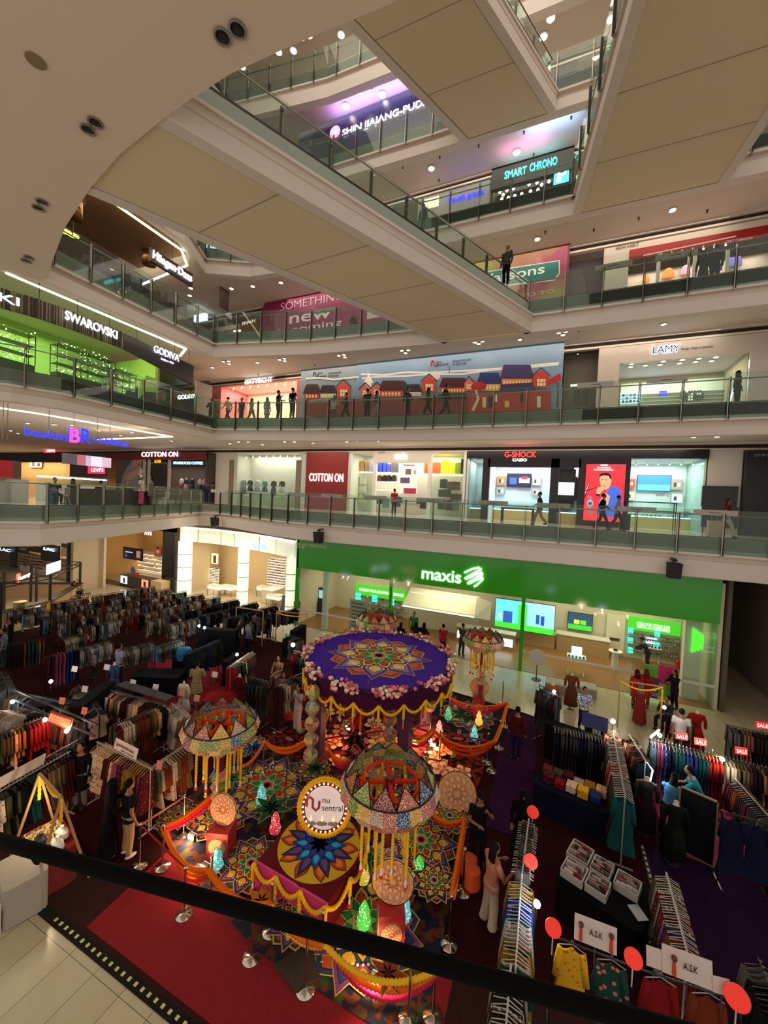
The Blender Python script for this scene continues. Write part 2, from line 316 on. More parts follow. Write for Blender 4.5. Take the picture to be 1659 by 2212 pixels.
# wall slot (dark reveal above shopfronts) and plain upper walls between shops
WY = {0: 27.0, 1: 24.3, 2: 24.3, 3: 24.0, 4: 24.0, 5: 24.0}
for k in range(6):
    c = LV[k + 1]['c'] if k else 5.0; c = {0: 5.0, 1: 10.2, 2: 15.6, 3: 20.8, 4: 25.9, 5: 31.3}[k]
    mb = MB(); x0 = -76 if k < 3 else -22
    mb.box((x0, WY[k] - .18, c - .12), (15.5, WY[k] + .1, c), PLASW); mb.box((x0, WY[k] - .05, c - .32), (15.5, WY[k] + .1, c - .12), M('3b332b', .8)); mb.box((x0, WY[k] - .14, c - .42), (15.5, WY[k] + .1, c - .32), PLASW); struct(mb, 'trim_%d' % (20 + k))
# cove light strips under the left galleries
def strip(pts, z, label):
    mb = MB()
    for a, b in zip(pts, pts[1:]): mb.beam((a[0], a[1], z), (b[0], b[1], z), .12, .05, M('fff0cc', .5, 0, 5))
    mb.build('light_strip', None, label, 'light strip', 'cove light strips in the ceilings')
strip([(-21.2, 8.6), (-21.0, 17.0), (-22.5, 17.8)], 9.6, 'glowing ceiling strip above the crystal and chocolate shop signs')
strip([(-20.6, 9), (-20.6, 16.2), (-21.6, 17.4), (-27, 18)], 14.93, 'glowing ceiling strip above the ice cream cafe name board')
strip([(-27.5, 3), (-24.0, 7.6), (-22.9, 10.5), (-22.2, 17.2), (-30, 17.4)], 4.35, 'glowing ceiling strip above the blue and pink ice cream sign')
strip([PZ(395, 1143, -1.72)[:2], PZ(420, 1140, -1.72)[:2]], -1.8, 'short glowing strip above the optical shop')
# downlights
def downl():
    t = thing('downlight', '', 'downlight'); a = MB(); a.lathe([(.13, 0), (.15, -.02), (.11, -.03), (.10, -.01)], (0, 0, 0), WHITE, 14); LB(a, 'trim_ring', t); b = MB(); b.lathe([(.085, -.012), (.085, -.024)], (0, 0, 0), LAMP, 12); LB(b, 'lens', t); return t
DL = None
def lights(px, z, group, lab, big=1.0):
    global DL
    for x, y in px:
        p = PZ(x, y, z)
        if DL is None: DL = downl(); o = DL
        else: o = copy_tree(DL)
        o.location = (p.x, p.y, z); o.scale = (big,) * 3; tag(o, lab, 'downlight', group)
lights([(115, 917), (119, 917), (39, 936), (60, 914), (156, 918), (213, 930), (261, 940), (285, 934), (371, 952), (23, 930)], 4.98, 'downlights over the ice cream cafe', 'small round downlight in the ceiling over the ice cream cafe')
lights([(515, 954), (536, 954), (497, 958), (567, 960), (615, 954), (636, 954), (676, 957), (749, 954), (771, 953), (817, 953), (859, 952), (1498, 944), (1549, 943)], 4.99, 'downlights over the ground gallery shops', 'small round downlight in the ceiling over the ground gallery shops')
lights([(483, 781), (494, 780), (495, 786), (459, 794), (556, 783), (604, 777), (614, 774), (615, 779), (732, 768), (743, 766), (745, 771), (868, 757), (882, 756), (876, 762), (1026, 739), (1042, 737), (1034, 742), (1207, 718), (1222, 716), (1216, 723), (1422, 688), (1444, 685), (1434, 700), (1123, 733), (1248, 765)], 10.18, 'downlights over the first gallery', 'bright round downlight in the ceiling over the first gallery shopfronts')
lights([(410, 638), (500, 623), (546, 618), (607, 610), (1161, 516), (1453, 453), (412, 622)], 15.58, 'downlights over the second gallery', 'bright round downlight in the ceiling over the second gallery shopfronts', 1.3)
lights([(932, 363), (1116, 328), (803, 374)], 20.78, 'downlights over the third gallery', 'bright round downlight in the ceiling over the third gallery', 1.6)
lights([(773, 195), (826, 204), (748, 229), (1190, 38), (1174, 78), (1320, 40), (1288, 120)], 25.88, 'downlights over the fourth gallery', 'bright round downlight in the ceiling over the fourth gallery', 1.8)
lights([(602, 111), (634, 108), (652, 78), (668, 74), (737, 74), (768, 58), (524, 143)], 31.28, 'downlights over the top gallery', 'bright round downlight in the highest ceiling seen', 2)
lights([(192, 437), (202, 470), (242, 504), (216, 519), (251, 481), (294, 513), (264, 535), (278, 560), (251, 562), (230, 541), (246, 500)], 15.5, 'downlights over the dark cafe seats', 'warm round downlight in the brown ceiling over the dark cafe seats', 1.2)
lights([(85, 730), (105, 735), (313, 783), (40, 722)], 10.15, 'downlights in the green shop ceiling', 'warm round downlight in the ceiling of the green shop')
un = MB(); un.lathe([(.16, .0), (.17, -.03), (.13, -.03), (.12, .0)], (0, 0, 0), STEEL, 16); un.lathe([(.12, -.005), (.05, -.02)], (0, 0, 0), M('2a2622', .3, .6), 12); UN = un.mesh('unlit_downlight')
for i, (x, y) in enumerate([(481, 78), (513, 62), (190, 279), (206, 264), (83, 449), (91, 436), (62, 556), (56, 563)]):
    p = PZ(x, y, 9.61); inst(UN, 'unlit_downlight', None, p, label='unlit steel downlight, one of the pairs in the big curved ceiling', cat='downlight', group='unlit downlights in the curved ceiling')
p = PZ(77, 131, 9.61); mb = MB(); mb.lathe([(.17, .0), (.17, -.015)], (0, 0, 0), M('8a7a62', .8), 16); mb.build('ceiling_speaker', None, 'plain tan disc in the big curved ceiling', 'ceiling speaker', loc=(p.x, p.y, 9.61))
# small sprinklers
sp = MB(); sp.lathe([(.05, 0), (.05, -.02), (.02, -.03), (.02, -.1), (.05, -.11)], (0, 0, 0), M('2c2622', .4, .5), 8); SP = sp.mesh('sprinkler')
for z, pts in ((10.19, [(558, 808), (487, 779), (680, 787), (1250, 712), (1330, 697), (1360, 640)]), (15.59, [(1380, 470), (1283, 495), (1528, 454), (1600, 388), (1484, 415), (1178, 500)]), (20.79, [(1132, 284), (1034, 314), (1234, 252), (1153, 332), (950, 338), (948, 388), (870, 360)]), (25.89, [(685, 222), (867, 165), (745, 205), (804, 187)])):
    for x, y in pts: inst(SP, 'sprinkler', None, PZ(x, y, z), label='small dark ceiling sprinkler', cat='sprinkler', group='ceiling sprinklers')
# loudspeakers hung on the lowest fascia
for x, y, s, lb in ((465, 1127, 1.25, 'black loudspeaker on the low fascia near the corner above the optical shop'), (689, 1161, 1.15, 'black loudspeaker on the low fascia at the left end of the green band'), (1455, 1232, 1.05, 'black loudspeaker on the low fascia at the right above the green band')):
    p = PZ(x, y, -1.35); yy = {465: 22.6, 689: 19.9, 1455: 20.5}[x]; p = PY(x, y, yy); t = thing('loudspeaker', lb, 'loudspeaker', p); a = MB(); a.add([(-.22, -.2, -.33), (.22, -.25, -.33), (.22, .15, -.33), (-.22, .15, -.33), (-.24, -.3, .33), (.24, -.35, .33), (.24, .15, .33), (-.24, .15, .33)], [(0, 3, 2, 1), (4, 5, 6, 7), (0, 1, 5, 4), (1, 2, 6, 5), (2, 3, 7, 6), (3, 0, 4, 7)], BLKM); LB(a, 'cabinet', t)
    a = MB(); a.beam((0, .3, .5), (0, -.1, .42), .2, .05, BLK); a.box((-.03, -.05, .3), (.03, .05, .45), BLK); LB(a, 'bracket', t)
# ================================================================ SHOPS
def room(q, Y, d, m, z0=None, z1=None, power=60, color=(1, .85, .65), floor=None, ceil=None, right=True):
    x0, x1, a, b = RY(*q, Y); z0 = a if z0 is None else z0; z1 = b if z1 is None else z1
    mb = MB(); mb.box((x0 - .1, Y + d, z0), (x1 + .1, Y + d + .1, z1), m); mb.box((x0 - .1, Y + .02, z0), (x0, Y + d, z1), m)
    if right: mb.box((x1, Y + .02, z0), (x1 + .1, Y + d, z1), m)
    struct(mb, 'wall_shop')
    c = MB(); c.box((x0, Y + .1, z1), (x1, Y + d, z1 + .08), ceil or PLASW); struct(c, 'ceiling')
    if floor: c = MB(); c.box((x0, Y + .02, z0 + .012), (x1, Y + d, z0 + .03), floor); struct(c, 'floor')
    area((x0 + x1) / 2, Y + d / 2, z1 - .06, (x1 - x0) * .8, d * .6, power, color, name='shop_ceiling_light')
    return x0, x1, z0, z1
def spots(x0, x1, Y, z, n, group, lab, m=COOL):
    s = MB(); s.cyl((0, 0, 0), (0, 0, -.12), .012, WHITE, 6); s.cyl((0, 0, -.1), (0, -.05, -.22), .045, WHITE, 8); s.cyl((0, -.05, -.22), (0, -.055, -.235), .038, m, 8); me = s.mesh('spotlight')
    for k in range(n): inst(me, 'track_spotlight', None, (x0 + (x1 - x0) * (k + .5) / n, Y, z), label=lab, cat='spotlight', group=group)
EM = lambda h, e=4: M(h, .5, 0, e)
# ---------- telecom shop, lowest floor
Y = 21.6; f = G
gx0, gx1 = -15.5, 6.95
t = thing('storefront', 'long glossy green fascia and green posts of the telecom shop front', 'shop front', (gx0, Y, G))
GREEN = M('2f9a22', .12); a = MB(); a.box((gx0, Y - .05, -3.78), (gx1, Y + .25, -1.76), GREEN); FA = a.build('fascia', t)
for px in (839, 1126): x = PY(px, 1390, Y).x; a = MB(); a.box((x - .09, Y - .02, G), (x + .09, Y + .15, -3.7), GREEN); a.build('post', t)
a = MB(); a.box((gx0 - .08, Y - .05, G), (gx0 + .1, Y + .2, -1.8), GREEN); a.build('post', t)
a = MB(); a.box((gx0, Y, G + .02), (gx1, Y + .03, -3.78), GLASS); a.box((gx1 - .03, Y, G + .02), (gx1, Y + 5, -3.78), GLASS); a.build('glass_panel', t)
a = MB(); a.box((gx0, Y - .01, G + 1.0), (-8.9, Y, G + 1.12), M('c8c4bc', .6)); a.build('frosted_strip', t); a = MB(); a.box((-1.2, Y - .01, G + 1.0), (gx1, Y, G + 1.12), M('c8c4bc', .6)); a.build('frosted_strip', t)
a = MB(); a.box((PY(700, 1300, Y).x - .16, Y + .05, G), (PY(700, 1300, Y).x + .16, Y + .35, -3.8), M('d9dcd8', .4)); a.build('white_post', t)
textY('maxis', 911, 1252, 996, 1257, 27, Y - .06, EM('eafff6', 3), FA, hscale=1.02)
s = MB(); cxy = PY(1022, 1246, Y - .07)
for seg in ([(1003, 1237), (1020, 1229), (1034, 1226), (1040, 1229), (1008, 1247), (1004, 1250)], [(1006, 1251), (1024, 1243), (1041, 1236), (1043, 1240), (1012, 1258), (1010, 1261)], [(1013, 1261), (1028, 1253), (1043, 1247), (1043, 1251), (1030, 1264), (1024, 1267)]):
    s.tube([PY(x, y, Y - .09) for x, y in seg], .055, EM('eafff6', 3), 6)
s.build('swirl_logo', FA)
textY('KEDAI ALAT TELEKOMUNIKASI', 641, 1176, 705, 1186, 6, Y - .06, M('dce8d4'), FA, ext=.01); textY('LG 07-08', 641, 1183, 657, 1185, 5, Y - .06, M('dce8d4'), FA, ext=.01)
# interior
FLW = pattern('9c6a3a', 'c08a52', 6, 'wavey', .35, c='7c5028'); 
c = MB(); c.box((gx0, Y + .02, G + .005), (gx1, 26.9, G + .02), FLW); struct(c, 'floor')
c = MB(); c.box((gx0, 26.9, G), (gx1, 27.1, -2), M('d8cdb8', .8)); c.box((gx0 - .15, Y + .2, G), (gx0, 27, -2), M('d4c8b2', .8)); c.box((6.95, Y + .2, G), (7.15, 27, -2), M('d4c8b2', .8)); c.box((5.95, 22.3, G), (6.6, 22.7, -2), M('dcd6c8', .7)); struct(c, 'wall_shop')
c = MB(); c.box((gx0, Y + .25, -3.6), (gx1, 27, -3.5), M('d8cdb8', .8)); struct(c, 'ceiling')
for x in (-12.5, -6, .5, 4.5): area(x, 24.4, -3.66, 3.5, 3, 95, (1, .84, .6), name='shop_ceiling_light')
def screen(q, Y, label, parts, name='screen', frame='111111', emit=2.0, th=.08, cat='screen', group=None):
    x0, x1, z0, z1 = RY(*q, Y); t = thing(name, label, cat, ((x0 + x1) / 2, Y, z0), group=group)
    a = MB(); a.box((x0 - .03, Y - th, z0 - .03), (x1 + .03, Y, z1 + .03), M(frame)); a.build('frame', t)
    a = MB(); wx, wz = x1 - x0, z1 - z0
    for i, (h, u0, v0, u1, v1) in enumerate(parts): a.box((x0 + u0 * wx, Y - th - .004 * (i + 1), z0 + v0 * wz), (x0 + u1 * wx, Y - th, z0 + v1 * wz), EM(h, emit) if emit else M(h))
    a.build('picture', t); return t
W2 = 26.8
screen((1070, 1300, 1198, 1362), W2 - 1.2, 'wide blue and green promotional screen on the telecom shop back wall', [('5cc8e8', 0, 0, 1, 1), ('3cc030', 0, 0, 1, .2), ('3cc030', .4, .0, .55, .9), ('8ad8f0', .55, .2, 1, 1), ('2a4a9a', .14, .2, .3, .6), ('e0b090', .06, .3, .11, .5), ('204a8a', .7, .3, .76, .62), ('2040a0', .78, .28, .84, .6)], emit=1.3)
screen((1227, 1325, 1279, 1360), W2, 'small dark screen with yellow and green offers on the telecom shop wall', [('24405a', 0, 0, 1, 1), ('3cb030', 0, 0, 1, .3), ('d8e030', .25, .35, .48, .6), ('60c838', .52, .35, .75, .6)], emit=1.0)
t = thing('display_wall', 'green lit accessory wall reading COLOUR YOUR LIFE WITH ACCESSORIES', 'display wall', PY(1410, 1430, W2))
a = MB(); panelY(a, (1356, 1338, 1470, 1366), W2, EM('46b828', .8), .1); a.build('header', t)
textY('COLOUR YOUR LIFE', 1376, 1351, 1447, 1357, 6, W2 - .12, EM('ffffff', 2), t, ext=.01); textY('WITH ACCESSORIES', 1376, 1358, 1447, 1364, 6, W2 - .12, EM('ffffff', 2), t, ext=.01)
def shelves(t, q, Y, n, m, d=.3):
    x0, x1, z0, z1 = RY(*q, Y)
    for k in range(n): a = MB(); z = z0 + (z1 - z0) * (k + .5) / n; a.box((x0, Y - d, z), (x1, Y, z + .025), m); a.build('shelf', t)
shelves(t, (1356, 1368, 1466, 1416), W2, 5, M('6a665e'), .2)
def stuffgrid(q, Y, nx, nz, cols, label, name, cat, sz=.7, d=.12, shape='box', rnd=.25):
    x0, x1, z0, z1 = RY(*q, Y); a = MB(); dx, dz = (x1 - x0) / nx, (z1 - z0) / nz
    for i in range(nx):
        for j in range(nz):
            if R.random() < .06: continue
            m = M(R.choice(cols)); cx_ = x0 + dx * (i + .5); w_ = dx * sz / 2 * R.uniform(1 - rnd, 1); h_ = dz * sz * R.uniform(1 - rnd, 1); zb_ = z0 + dz * (j + .08)
            if shape == 'box': a.box((cx_ - w_, Y - d, zb_), (cx_ + w_, Y - .01, zb_ + h_), m)
            elif shape == 'round': a.tube([(cx_, Y - d, zb_ + h_ / 2), (cx_, Y - .01, zb_ + h_ / 2)], [min(w_, h_ / 2)] * 2, m, 8)
            else: a.lathe([(w_ * .8, 0), (w_, h_ * .3), (w_ * .9, h_ * .7), (w_ * .3, h_)], (cx_, Y - d / 2, zb_), m, 8)
    return a.build(name, None, label, cat, kind='stuff')
stuffgrid((1372, 1370, 1466, 1416), W2 - .02, 16, 5, ['e8e4da', 'cfc8b8', 'b8b0a0', '8a8478', 'd8d0c0'], 'small white accessory packs hanging on the right telecom shop wall', 'accessory_packs', 'accessories', .6)
for x, y in ((1362, 1362), (1361, 1382), (1361, 1404), (1419, 1370), (1418, 1393)):
    a = MB(); panelY(a, (x - 5, y - 6, x + 6, y + 6), W2 - .1, EM('3ad0c0', 1.6), .06); a.build('shelf_screen', None, 'small teal lit price screen on the right accessory wall', 'screen', 'teal price screens of the accessory walls')
t = thing('display_wall', 'green header COLOUR YOUR LIFE WITH ACCESSORIES behind the tall green post at the left', 'display wall', PY(820, 1300, W2))
a = MB(); panelY(a, (769, 1268, 877, 1291), W2, EM('46b828', .8), .1); a.build('header', t); textY('COLOUR YOUR LIFE WITH ACCESSORIES', 776, 1277, 872, 1288, 6, W2 - .12, EM('ffffff', 2), t, ext=.01)
shelves(t, (770, 1288, 872, 1345), W2, 4, M('6a665e'), .2)
stuffgrid((770, 1286, 872, 1345), W2 - .02, 15, 5, ['e8e4da', '6a665e', 'b8b0a0', '8a8478', '3a3834'], 'small accessory packs under the left green header', 'accessory_packs', 'accessories', .6, shape='round')
for x, y in ((774, 1288), (809, 1293), (846, 1300)):
    a = MB(); panelY(a, (x - 5, y - 7, x + 6, y + 7), W2 - .1, EM('3ad0c0', 1.6), .06); a.build('shelf_screen', None, 'small teal lit price screen on the left accessory wall', 'screen', 'teal price screens of the left wall')
# lit canopy over the service counter
t = thing('counter_canopy', 'white house-shaped lit canopy over the long service counter', 'canopy', PY(950, 1360, 25)); x0, x1 = PY(876, 1300, 24.6).x, PY(1030, 1300, 24.6).x
zt, zb = PY(955, 1287, 25).z, PY(955, 1322, 24).z; a = MB(); a.add([(x0, 24.0, zb), (x1, 24.0, zb), (x1, 25.6, zt + .05), (x0, 25.6, zt + .05), (x0, 24.0, zb + .1), (x1, 24.0, zb + .1), (x1, 25.6, zt + .15), (x0, 25.6, zt + .15)], [(0, 3, 2, 1), (4, 5, 6, 7), (0, 1, 5, 4), (1, 2, 6, 5), (2, 3, 7, 6), (3, 0, 4, 7)], M('efe6d2')); a.build('roof', t)
a = MB(); a.beam((x0 + .1, 25.2, zt - .1), (x1 - .1, 25.2, zt - .1), .1, .05, EM('fff4dc', 5)); a.beam((x0, 24.0, zb), (x1, 24.0, zb), .06, .06, EM('fff4dc', 2.5)); a.build('light_tube', t)
a = MB(); a.box((x0, 25.6, G), (x1, 25.75, zt), M('e2d6bc')); a.build('back_panel', t)
a = MB(); a.add([(x1, 23.9, zb), (x1 + .9, 24.2, zb - .1), (x1 + .9, 24.6, zb + .9), (x1, 24.6, zb + 1.1), (x1, 23.95, zb), (x1 + .9, 24.25, zb - .1), (x1 + .9, 24.65, zb + .9), (x1, 24.65, zb + 1.1)], [(0, 1, 2, 3), (7, 6, 5, 4), (0, 4, 5, 1), (2, 6, 7, 3), (1, 5, 6, 2), (0, 3, 7, 4)], M('f0e8d8')); a.build('gable', t)
# counters and tables inside
def counter(x0, x1, y0, y1, h, label, top='ece6da', body='b8946a', name='counter', glow=False, zf=G):
    t = thing(name, label, 'counter', ((x0 + x1) / 2, (y0 + y1) / 2, zf)); a = MB(); a.box((x0, y0, zf + .02), (x1, y1, zf + h - .06), M(body)); a.build('body', t); a = MB(); a.box((x0 - .04, y0 - .04, zf + h - .06), (x1 + .04, y1 + .04, zf + h), M(top, .3)); a.build('worktop', t)
    if glow: a = MB(); a.box((x0 + .1, y0 - .02, zf + h * .25), (x1 - .1, y0, zf + h * .7), EM('eef6ff', 2.5)); a.build('lit_case', t)
    return t
counter(-5.2, -1.7, 24.2, 24.8, 1.0, 'long white counter with lit glass cases under the white canopy', glow=True)
counter(.6, 3.4, 25.9, 26.6, 1.05, 'light wooden counter with small machines below the dark screen')
counter(-1.4, .5, 26.0, 26.6, .9, 'low wooden cabinet under the wide blue screen', body='c8a070')
for i, (px, py, lab) in enumerate([(1243, 1455, 'white phone display table in the middle of the telecom shop'), (1405, 1430, 'white phone display table by the right accessory wall')]):
    p = PZ(px, py, G); t = thing('display_table', lab, 'table', p); a = MB(); a.box((-.45, -.35, .86), (.45, .35, .92), M('efeae0', .3)); LB(a, 'tabletop', t)
    for sx in (-.36, .36): a = MB(); a.box((sx - .02, -.25, .02), (sx + .02, .25, .06), WHITE); a.box((sx - .02, -.03, .02), (sx + .02, .03, .88), WHITE); LB(a, 'leg', t)
    a = MB(); a.box((-.25, .05, .92), (.25, .1, 1.4), EM('bfe0ff', 1.6)); LB(a, 'lit_panel', t)
    for k in range(5): a = MB(); a.box((-.4 + k * .17, -.28, .92), (-.32 + k * .17, -.14, 1.0), M('22262c', .3)); LB(a, 'phone', t)
for px, py, lab in ((1202, 1500, 'grey box seat nearest the green post'), (1262, 1507, 'grey box seat with a dark bag on it')):
    p = PZ(px, py, G); a = MB(); a.box((p.x - .5, p.y, G), (p.x + .5, p.y + .65, G + .42), M('8a857c', .8)); a.box((p.x - .5, p.y, G + .42), (p.x + .5, p.y + .65, G + .47), M('b8b2a6', .8)); a.build('box_seat', None, lab, 'seat')
p = PZ(1327, 1447, G); t = thing('round_table', 'tall white round table with a black bag on top', 'table', p); a = MB(); a.cyl((0, 0, .02), (0, 0, 1.0), .16, WHITE, 16); LB(a, 'pedestal', t); a = MB(); a.cyl((0, 0, 1.0), (0, 0, 1.05), .33, M('efeae0', .3), 24); LB(a, 'tabletop', t); 
a = MB(); a.ball((p.x, p.y, G + 1.1), .12, BLKM, 10, .45); a.build('handbag', None, 'black bag lying on the tall white round table', 'bag')
p = PZ(1158, 1468, G); t = thing('sign_stand', 'round white notice on a thin black floor stand', 'sign', p); a = MB(); a.cyl((0, 0, 0), (0, 0, .03), .22, BLK, 20); a.cyl((0, 0, .03), (0, 0, 1.55), .02, BLK, 8); LB(a, 'stand', t); a = MB(); a.tube([(0, -.03, 1.15), (0, -.06, 1.15)], .4, M('b8b4a8', .6), 28); LB(a, 'disc', t)
t = thing('door', 'cream double door with a push bar in the telecom shop', 'door', PY(1328, 1415, W2)); a = MB(); panelY(a, (1309, 1327, 1349, 1408), W2, M('e6dcc8'), .06); a.build('leaf', t); a = MB(); panelY(a, (1317, 1378, 1338, 1383), W2 - .06, M('5a5044', .4, .6), .05); a.build('push_bar', t)
p = PZ(1463, 1446, G); t = thing('fire_extinguisher', 'red fire extinguisher standing at the right telecom shop wall', 'fire extinguisher', p); a = MB(); a.lathe([(.11, .0), (.12, .06), (.12, .46), (.05, .58), (.03, .6)], (0, 0, 0), M('c01818', .3), 14); LB(a, 'cylinder', t); a = MB(); a.box((-.02, -.1, .6), (.02, .06, .66), BLK); LB(a, 'valve', t)
p = PZ(1307, 1413, G); a = MB(); a.lathe([(.13, 0), (.15, .5), (.14, .5)], (p.x, p.y, G), M('5a5650', .3, .6), 14); a.build('waste_bin', None, 'grey round waste bin left of the cream door', 'bin')
# payment kiosk + notice at left
p = PZ(693, 1328, G); t = thing('kiosk', 'black payment kiosk with a lit screen behind the white post', 'kiosk', p); a = MB(); a.box((-.35, -.2, 0), (.35, .25, .95), BLK); a.box((-.25, -.1, .95), (.25, .15, 2.0), BLK); LB(a, 'body', t); a = MB(); a.box((-.18, -.12, 1.25), (.18, -.1, 1.85), EM('a8c4c8', .8)); LB(a, 'screen', t)
t = thing('notice_board', 'pale grey notice board with small lines of text', 'sign', PY(775, 1400, Y + .8)); a = MB(); panelY(a, (755, 1296, 797, 1375), Y + .8, M('b0aca4'), .05); a.build('panel', t)
for k in range(7): a = MB(); panelY(a, (760, 1303 + k * 8, 760 + [26, 30, 22, 28, 20, 26, 18][k], 1305.5 + k * 8), Y + .74, M('5a5650'), .01); a.build('text_line', t)
p = PZ(1390, 1500, G); t = thing('poster_stand', 'green and magenta floor poster reading GET YOUR phone TODAY', 'poster', PY(1422, 1520, Y - .3)); YY = Y - .35
a = MB(); panelY(a, (1390, 1436, 1419, 1490), YY, M('5aa02a'), .04); panelY(a, (1421, 1438, 1454, 1490), YY, M('b0206a'), .04); panelY(a, (1390, 1463, 1422, 1507), YY - .04, M('5a2a60'), .02); panelY(a, (1422, 1478, 1452, 1507), YY - .04, M('6aa83a'), .02); a.build('panel', t)
for k, (tx, w_) in enumerate((('GET', 15), ('YOUR', 22), ('phone', 24), ('TODAY', 27))): textY(tx, 1394, 1472 + k * 10, 1394 + w_, 1473 + k * 10, 7, YY - .07, WHITE, t, ext=.01)
a = MB(); 
# green lit swirl on the right pillar
s = MB(); c0 = PY(1508, 1386, 22.26)
for i in range(4): s.tube([(c0.x - .2 + .12 * i, c0.y, c0.z + .6 - .08 * i), (c0.x - .16 + .11 * i, c0.y, c0.z), (c0.x - .2 + .12 * i, c0.y, c0.z - .55 + .07 * i)], [.025, .05, .025], EM('38e020', 2.5), 6)
s.build('swirl_sign', None, 'bright green lit swirl emblem on the white pillar', 'sign')
# service corridor, shutter wall and kiosk at the right
DK = M('4a443a', .85); c = MB(); c.box((7.4, 28.5, G), (13, 28.7, -1.7), DK); c.box((7.2, 21.6, G), (7.35, 29, -1.7), M('5a5346', .85)); struct(c, 'wall_corridor')
c = MB(); c.box((9.9, 14.5, G), (10.1, 29, -1.7), brick('8a8272', '5a5448', 1.2, .5)); struct(c, 'wall_right'); 
t = thing('snack_kiosk', 'dark shop counter with lit menu pictures at the right edge', 'kiosk', (9.75, 17, G)); a = MB(); a.box((9.3, 14.5, G), (9.85, 19.5, G + 1.0), M('7a7264', .6)); a.build('counter', t); a = MB(); a.box((9.7, 14.5, G + 1.5), (9.88, 19.2, G + 2.6), BLK); a.build('menu_board', t)
for k, h in enumerate(('a04030', 'c8c090', '8a9a40', 'b05060')): a = MB(); a.box((9.68, 15 + k * 1.05, G + 1.6), (9.7, 15.8 + k * 1.05, G + 2.5), EM(h, .6)); a.build('menu_picture', t)
# ---------- optical corner shop with glowing columns
WP = [(-29.0, 23.5), (-25.2, 23.9), (-22.0, 23.5), (-18.8, 22.7), (-15.9, 21.75)]
t = thing('storefront', 'curved glowing white fascia with lit columns reading whoosh', 'shop front', (-22, 23.4, G)); GL = pattern('dfe6cc', 'e8ecd8', 1, 'noise', emit=.34)
a = MB(); band(a, WP, 0, -3.25, -2.1, GL, .3); a.build('fascia', t); a = MB(); band(a, WP, .05, -2.12, -2.04, EM('fbfff0', 4), .1); a.build('light_strip', t)
for i, (x, y) in enumerate([(-28.3, 23.5), (-21.75, 23.3), (-16.15, 21.85)]):
    a = MB(); w_ = (.55, .42, .35)[i]; a.lathe([(w_, 0), (w_, 4.4)], (x, y, G), EM('eef2d8', .6), 20); a.build('column', t)
    for k in range(1, 4): b = MB(); b.lathe([(w_ + .015, 0), (w_ + .015, .05)], (x, y, G + 1.1 * k), M('8a8c78'), 20); b.build('column_ring', t)
for x in (-27.1, -24.7, -23.1, -20.0, -18.0): y = 23.6 if x < -22 else 23.0; a = MB(); yy = [p for p in WP]; y = 23.5 + (x + 29) * .1 if x < -25.2 else (23.9 - (x + 25.2) * .125 if x < -22 else 23.5 - (x + 22) * .26); a.box((x - .015, y - .03, -3.25), (x + .015, y + .1, -2.12), M('8a8c78')); a.build('seam', t)
textY('whoosh', 543, 1182, 574, 1189, 17, 22.5, EM('7ab0d8', .7), t)
c = MB(); c.box((-29, 27.6, G), (-16, 27.8, -2), pattern('c8ad80', 'd4bc90', 3, 'wavex', .7)); c.box((-29.1, 23.8, G), (-28.9, 27.6, -2), M('d8c4a0')); c.box((-16.0, 22, G), (-15.8, 27.6, -2), M('d8c4a0')); struct(c, 'wall_shop')
c = MB(); c.box((-29, 24, -3.2), (-16, 27.6, -3.1), M('d8ccb4')); struct(c, 'ceiling'); area(-25, 25.6, -3.3, 5, 2.5, 75, (1, .86, .64), name='shop_ceiling_light'); area(-19, 24.8, -3.3, 5, 2.5, 75, (1, .86, .64), name='shop_ceiling_light')
def rack_wall(q, Y, label, rows, cols, itemc, pic=True):
    x0, x1, z0, z1 = RY(*q, Y); t = thing('display_shelf', label, 'display shelf', ((x0 + x1) / 2, Y, G)); a = MB(); a.box((x0, Y - .05, G), (x1, Y, z1), M('d8ccb4')); a.build('back', t)
    for k in range(rows): a = MB(); z = z0 + (z1 - z0) * k / rows; a.box((x0, Y - .25, z), (x1, Y - .05, z + .03), EM('fff0d0', .9)); a.build('shelf', t)
    s = MB()
    for k in range(rows):
        for j in range(cols): z = z0 + (z1 - z0) * k / rows + .03; x = x0 + (x1 - x0) * (j + .5) / cols; s.box((x - .06, Y - .2, z), (x + .06, Y - .08, z + .07), M(R.choice(itemc)))
    o = s.build('eyewear', t, kind='stuff'); return t
rack_wall((418, 1225, 437, 1255), 26.5, 'left lit shelf of glasses frames in the optical shop', 9, 5, ['3a322c', '8a7a6a', '5a4a3a']); rack_wall((456, 1225, 474, 1255), 26.9, 'middle lit shelf of glasses frames in the optical shop', 9, 5, ['3a322c', '8a7a6a', '5a4a3a'])
rack_wall((582, 1205, 618, 1262), 26, 'right lit shelf of glasses frames in the optical shop', 10, 9, ['3a322c', '8a7a6a', 'b04030', '3a4a8a'])
screen((420, 1195, 437, 1218), 26.4, 'small poster of a person above the left glasses shelf', [('e8c8a0', 0, 0, 1, 1), ('6a4030', .3, .2, .7, .8)], 'poster', 'b09070', .5, cat='poster'); screen((458, 1195, 473, 1218), 26.8, 'small poster of a person above the middle glasses shelf', [('f0e0c0', 0, 0, 1, 1), ('3a3030', .3, .1, .7, .8)], 'poster', 'b09070', .5, cat='poster')
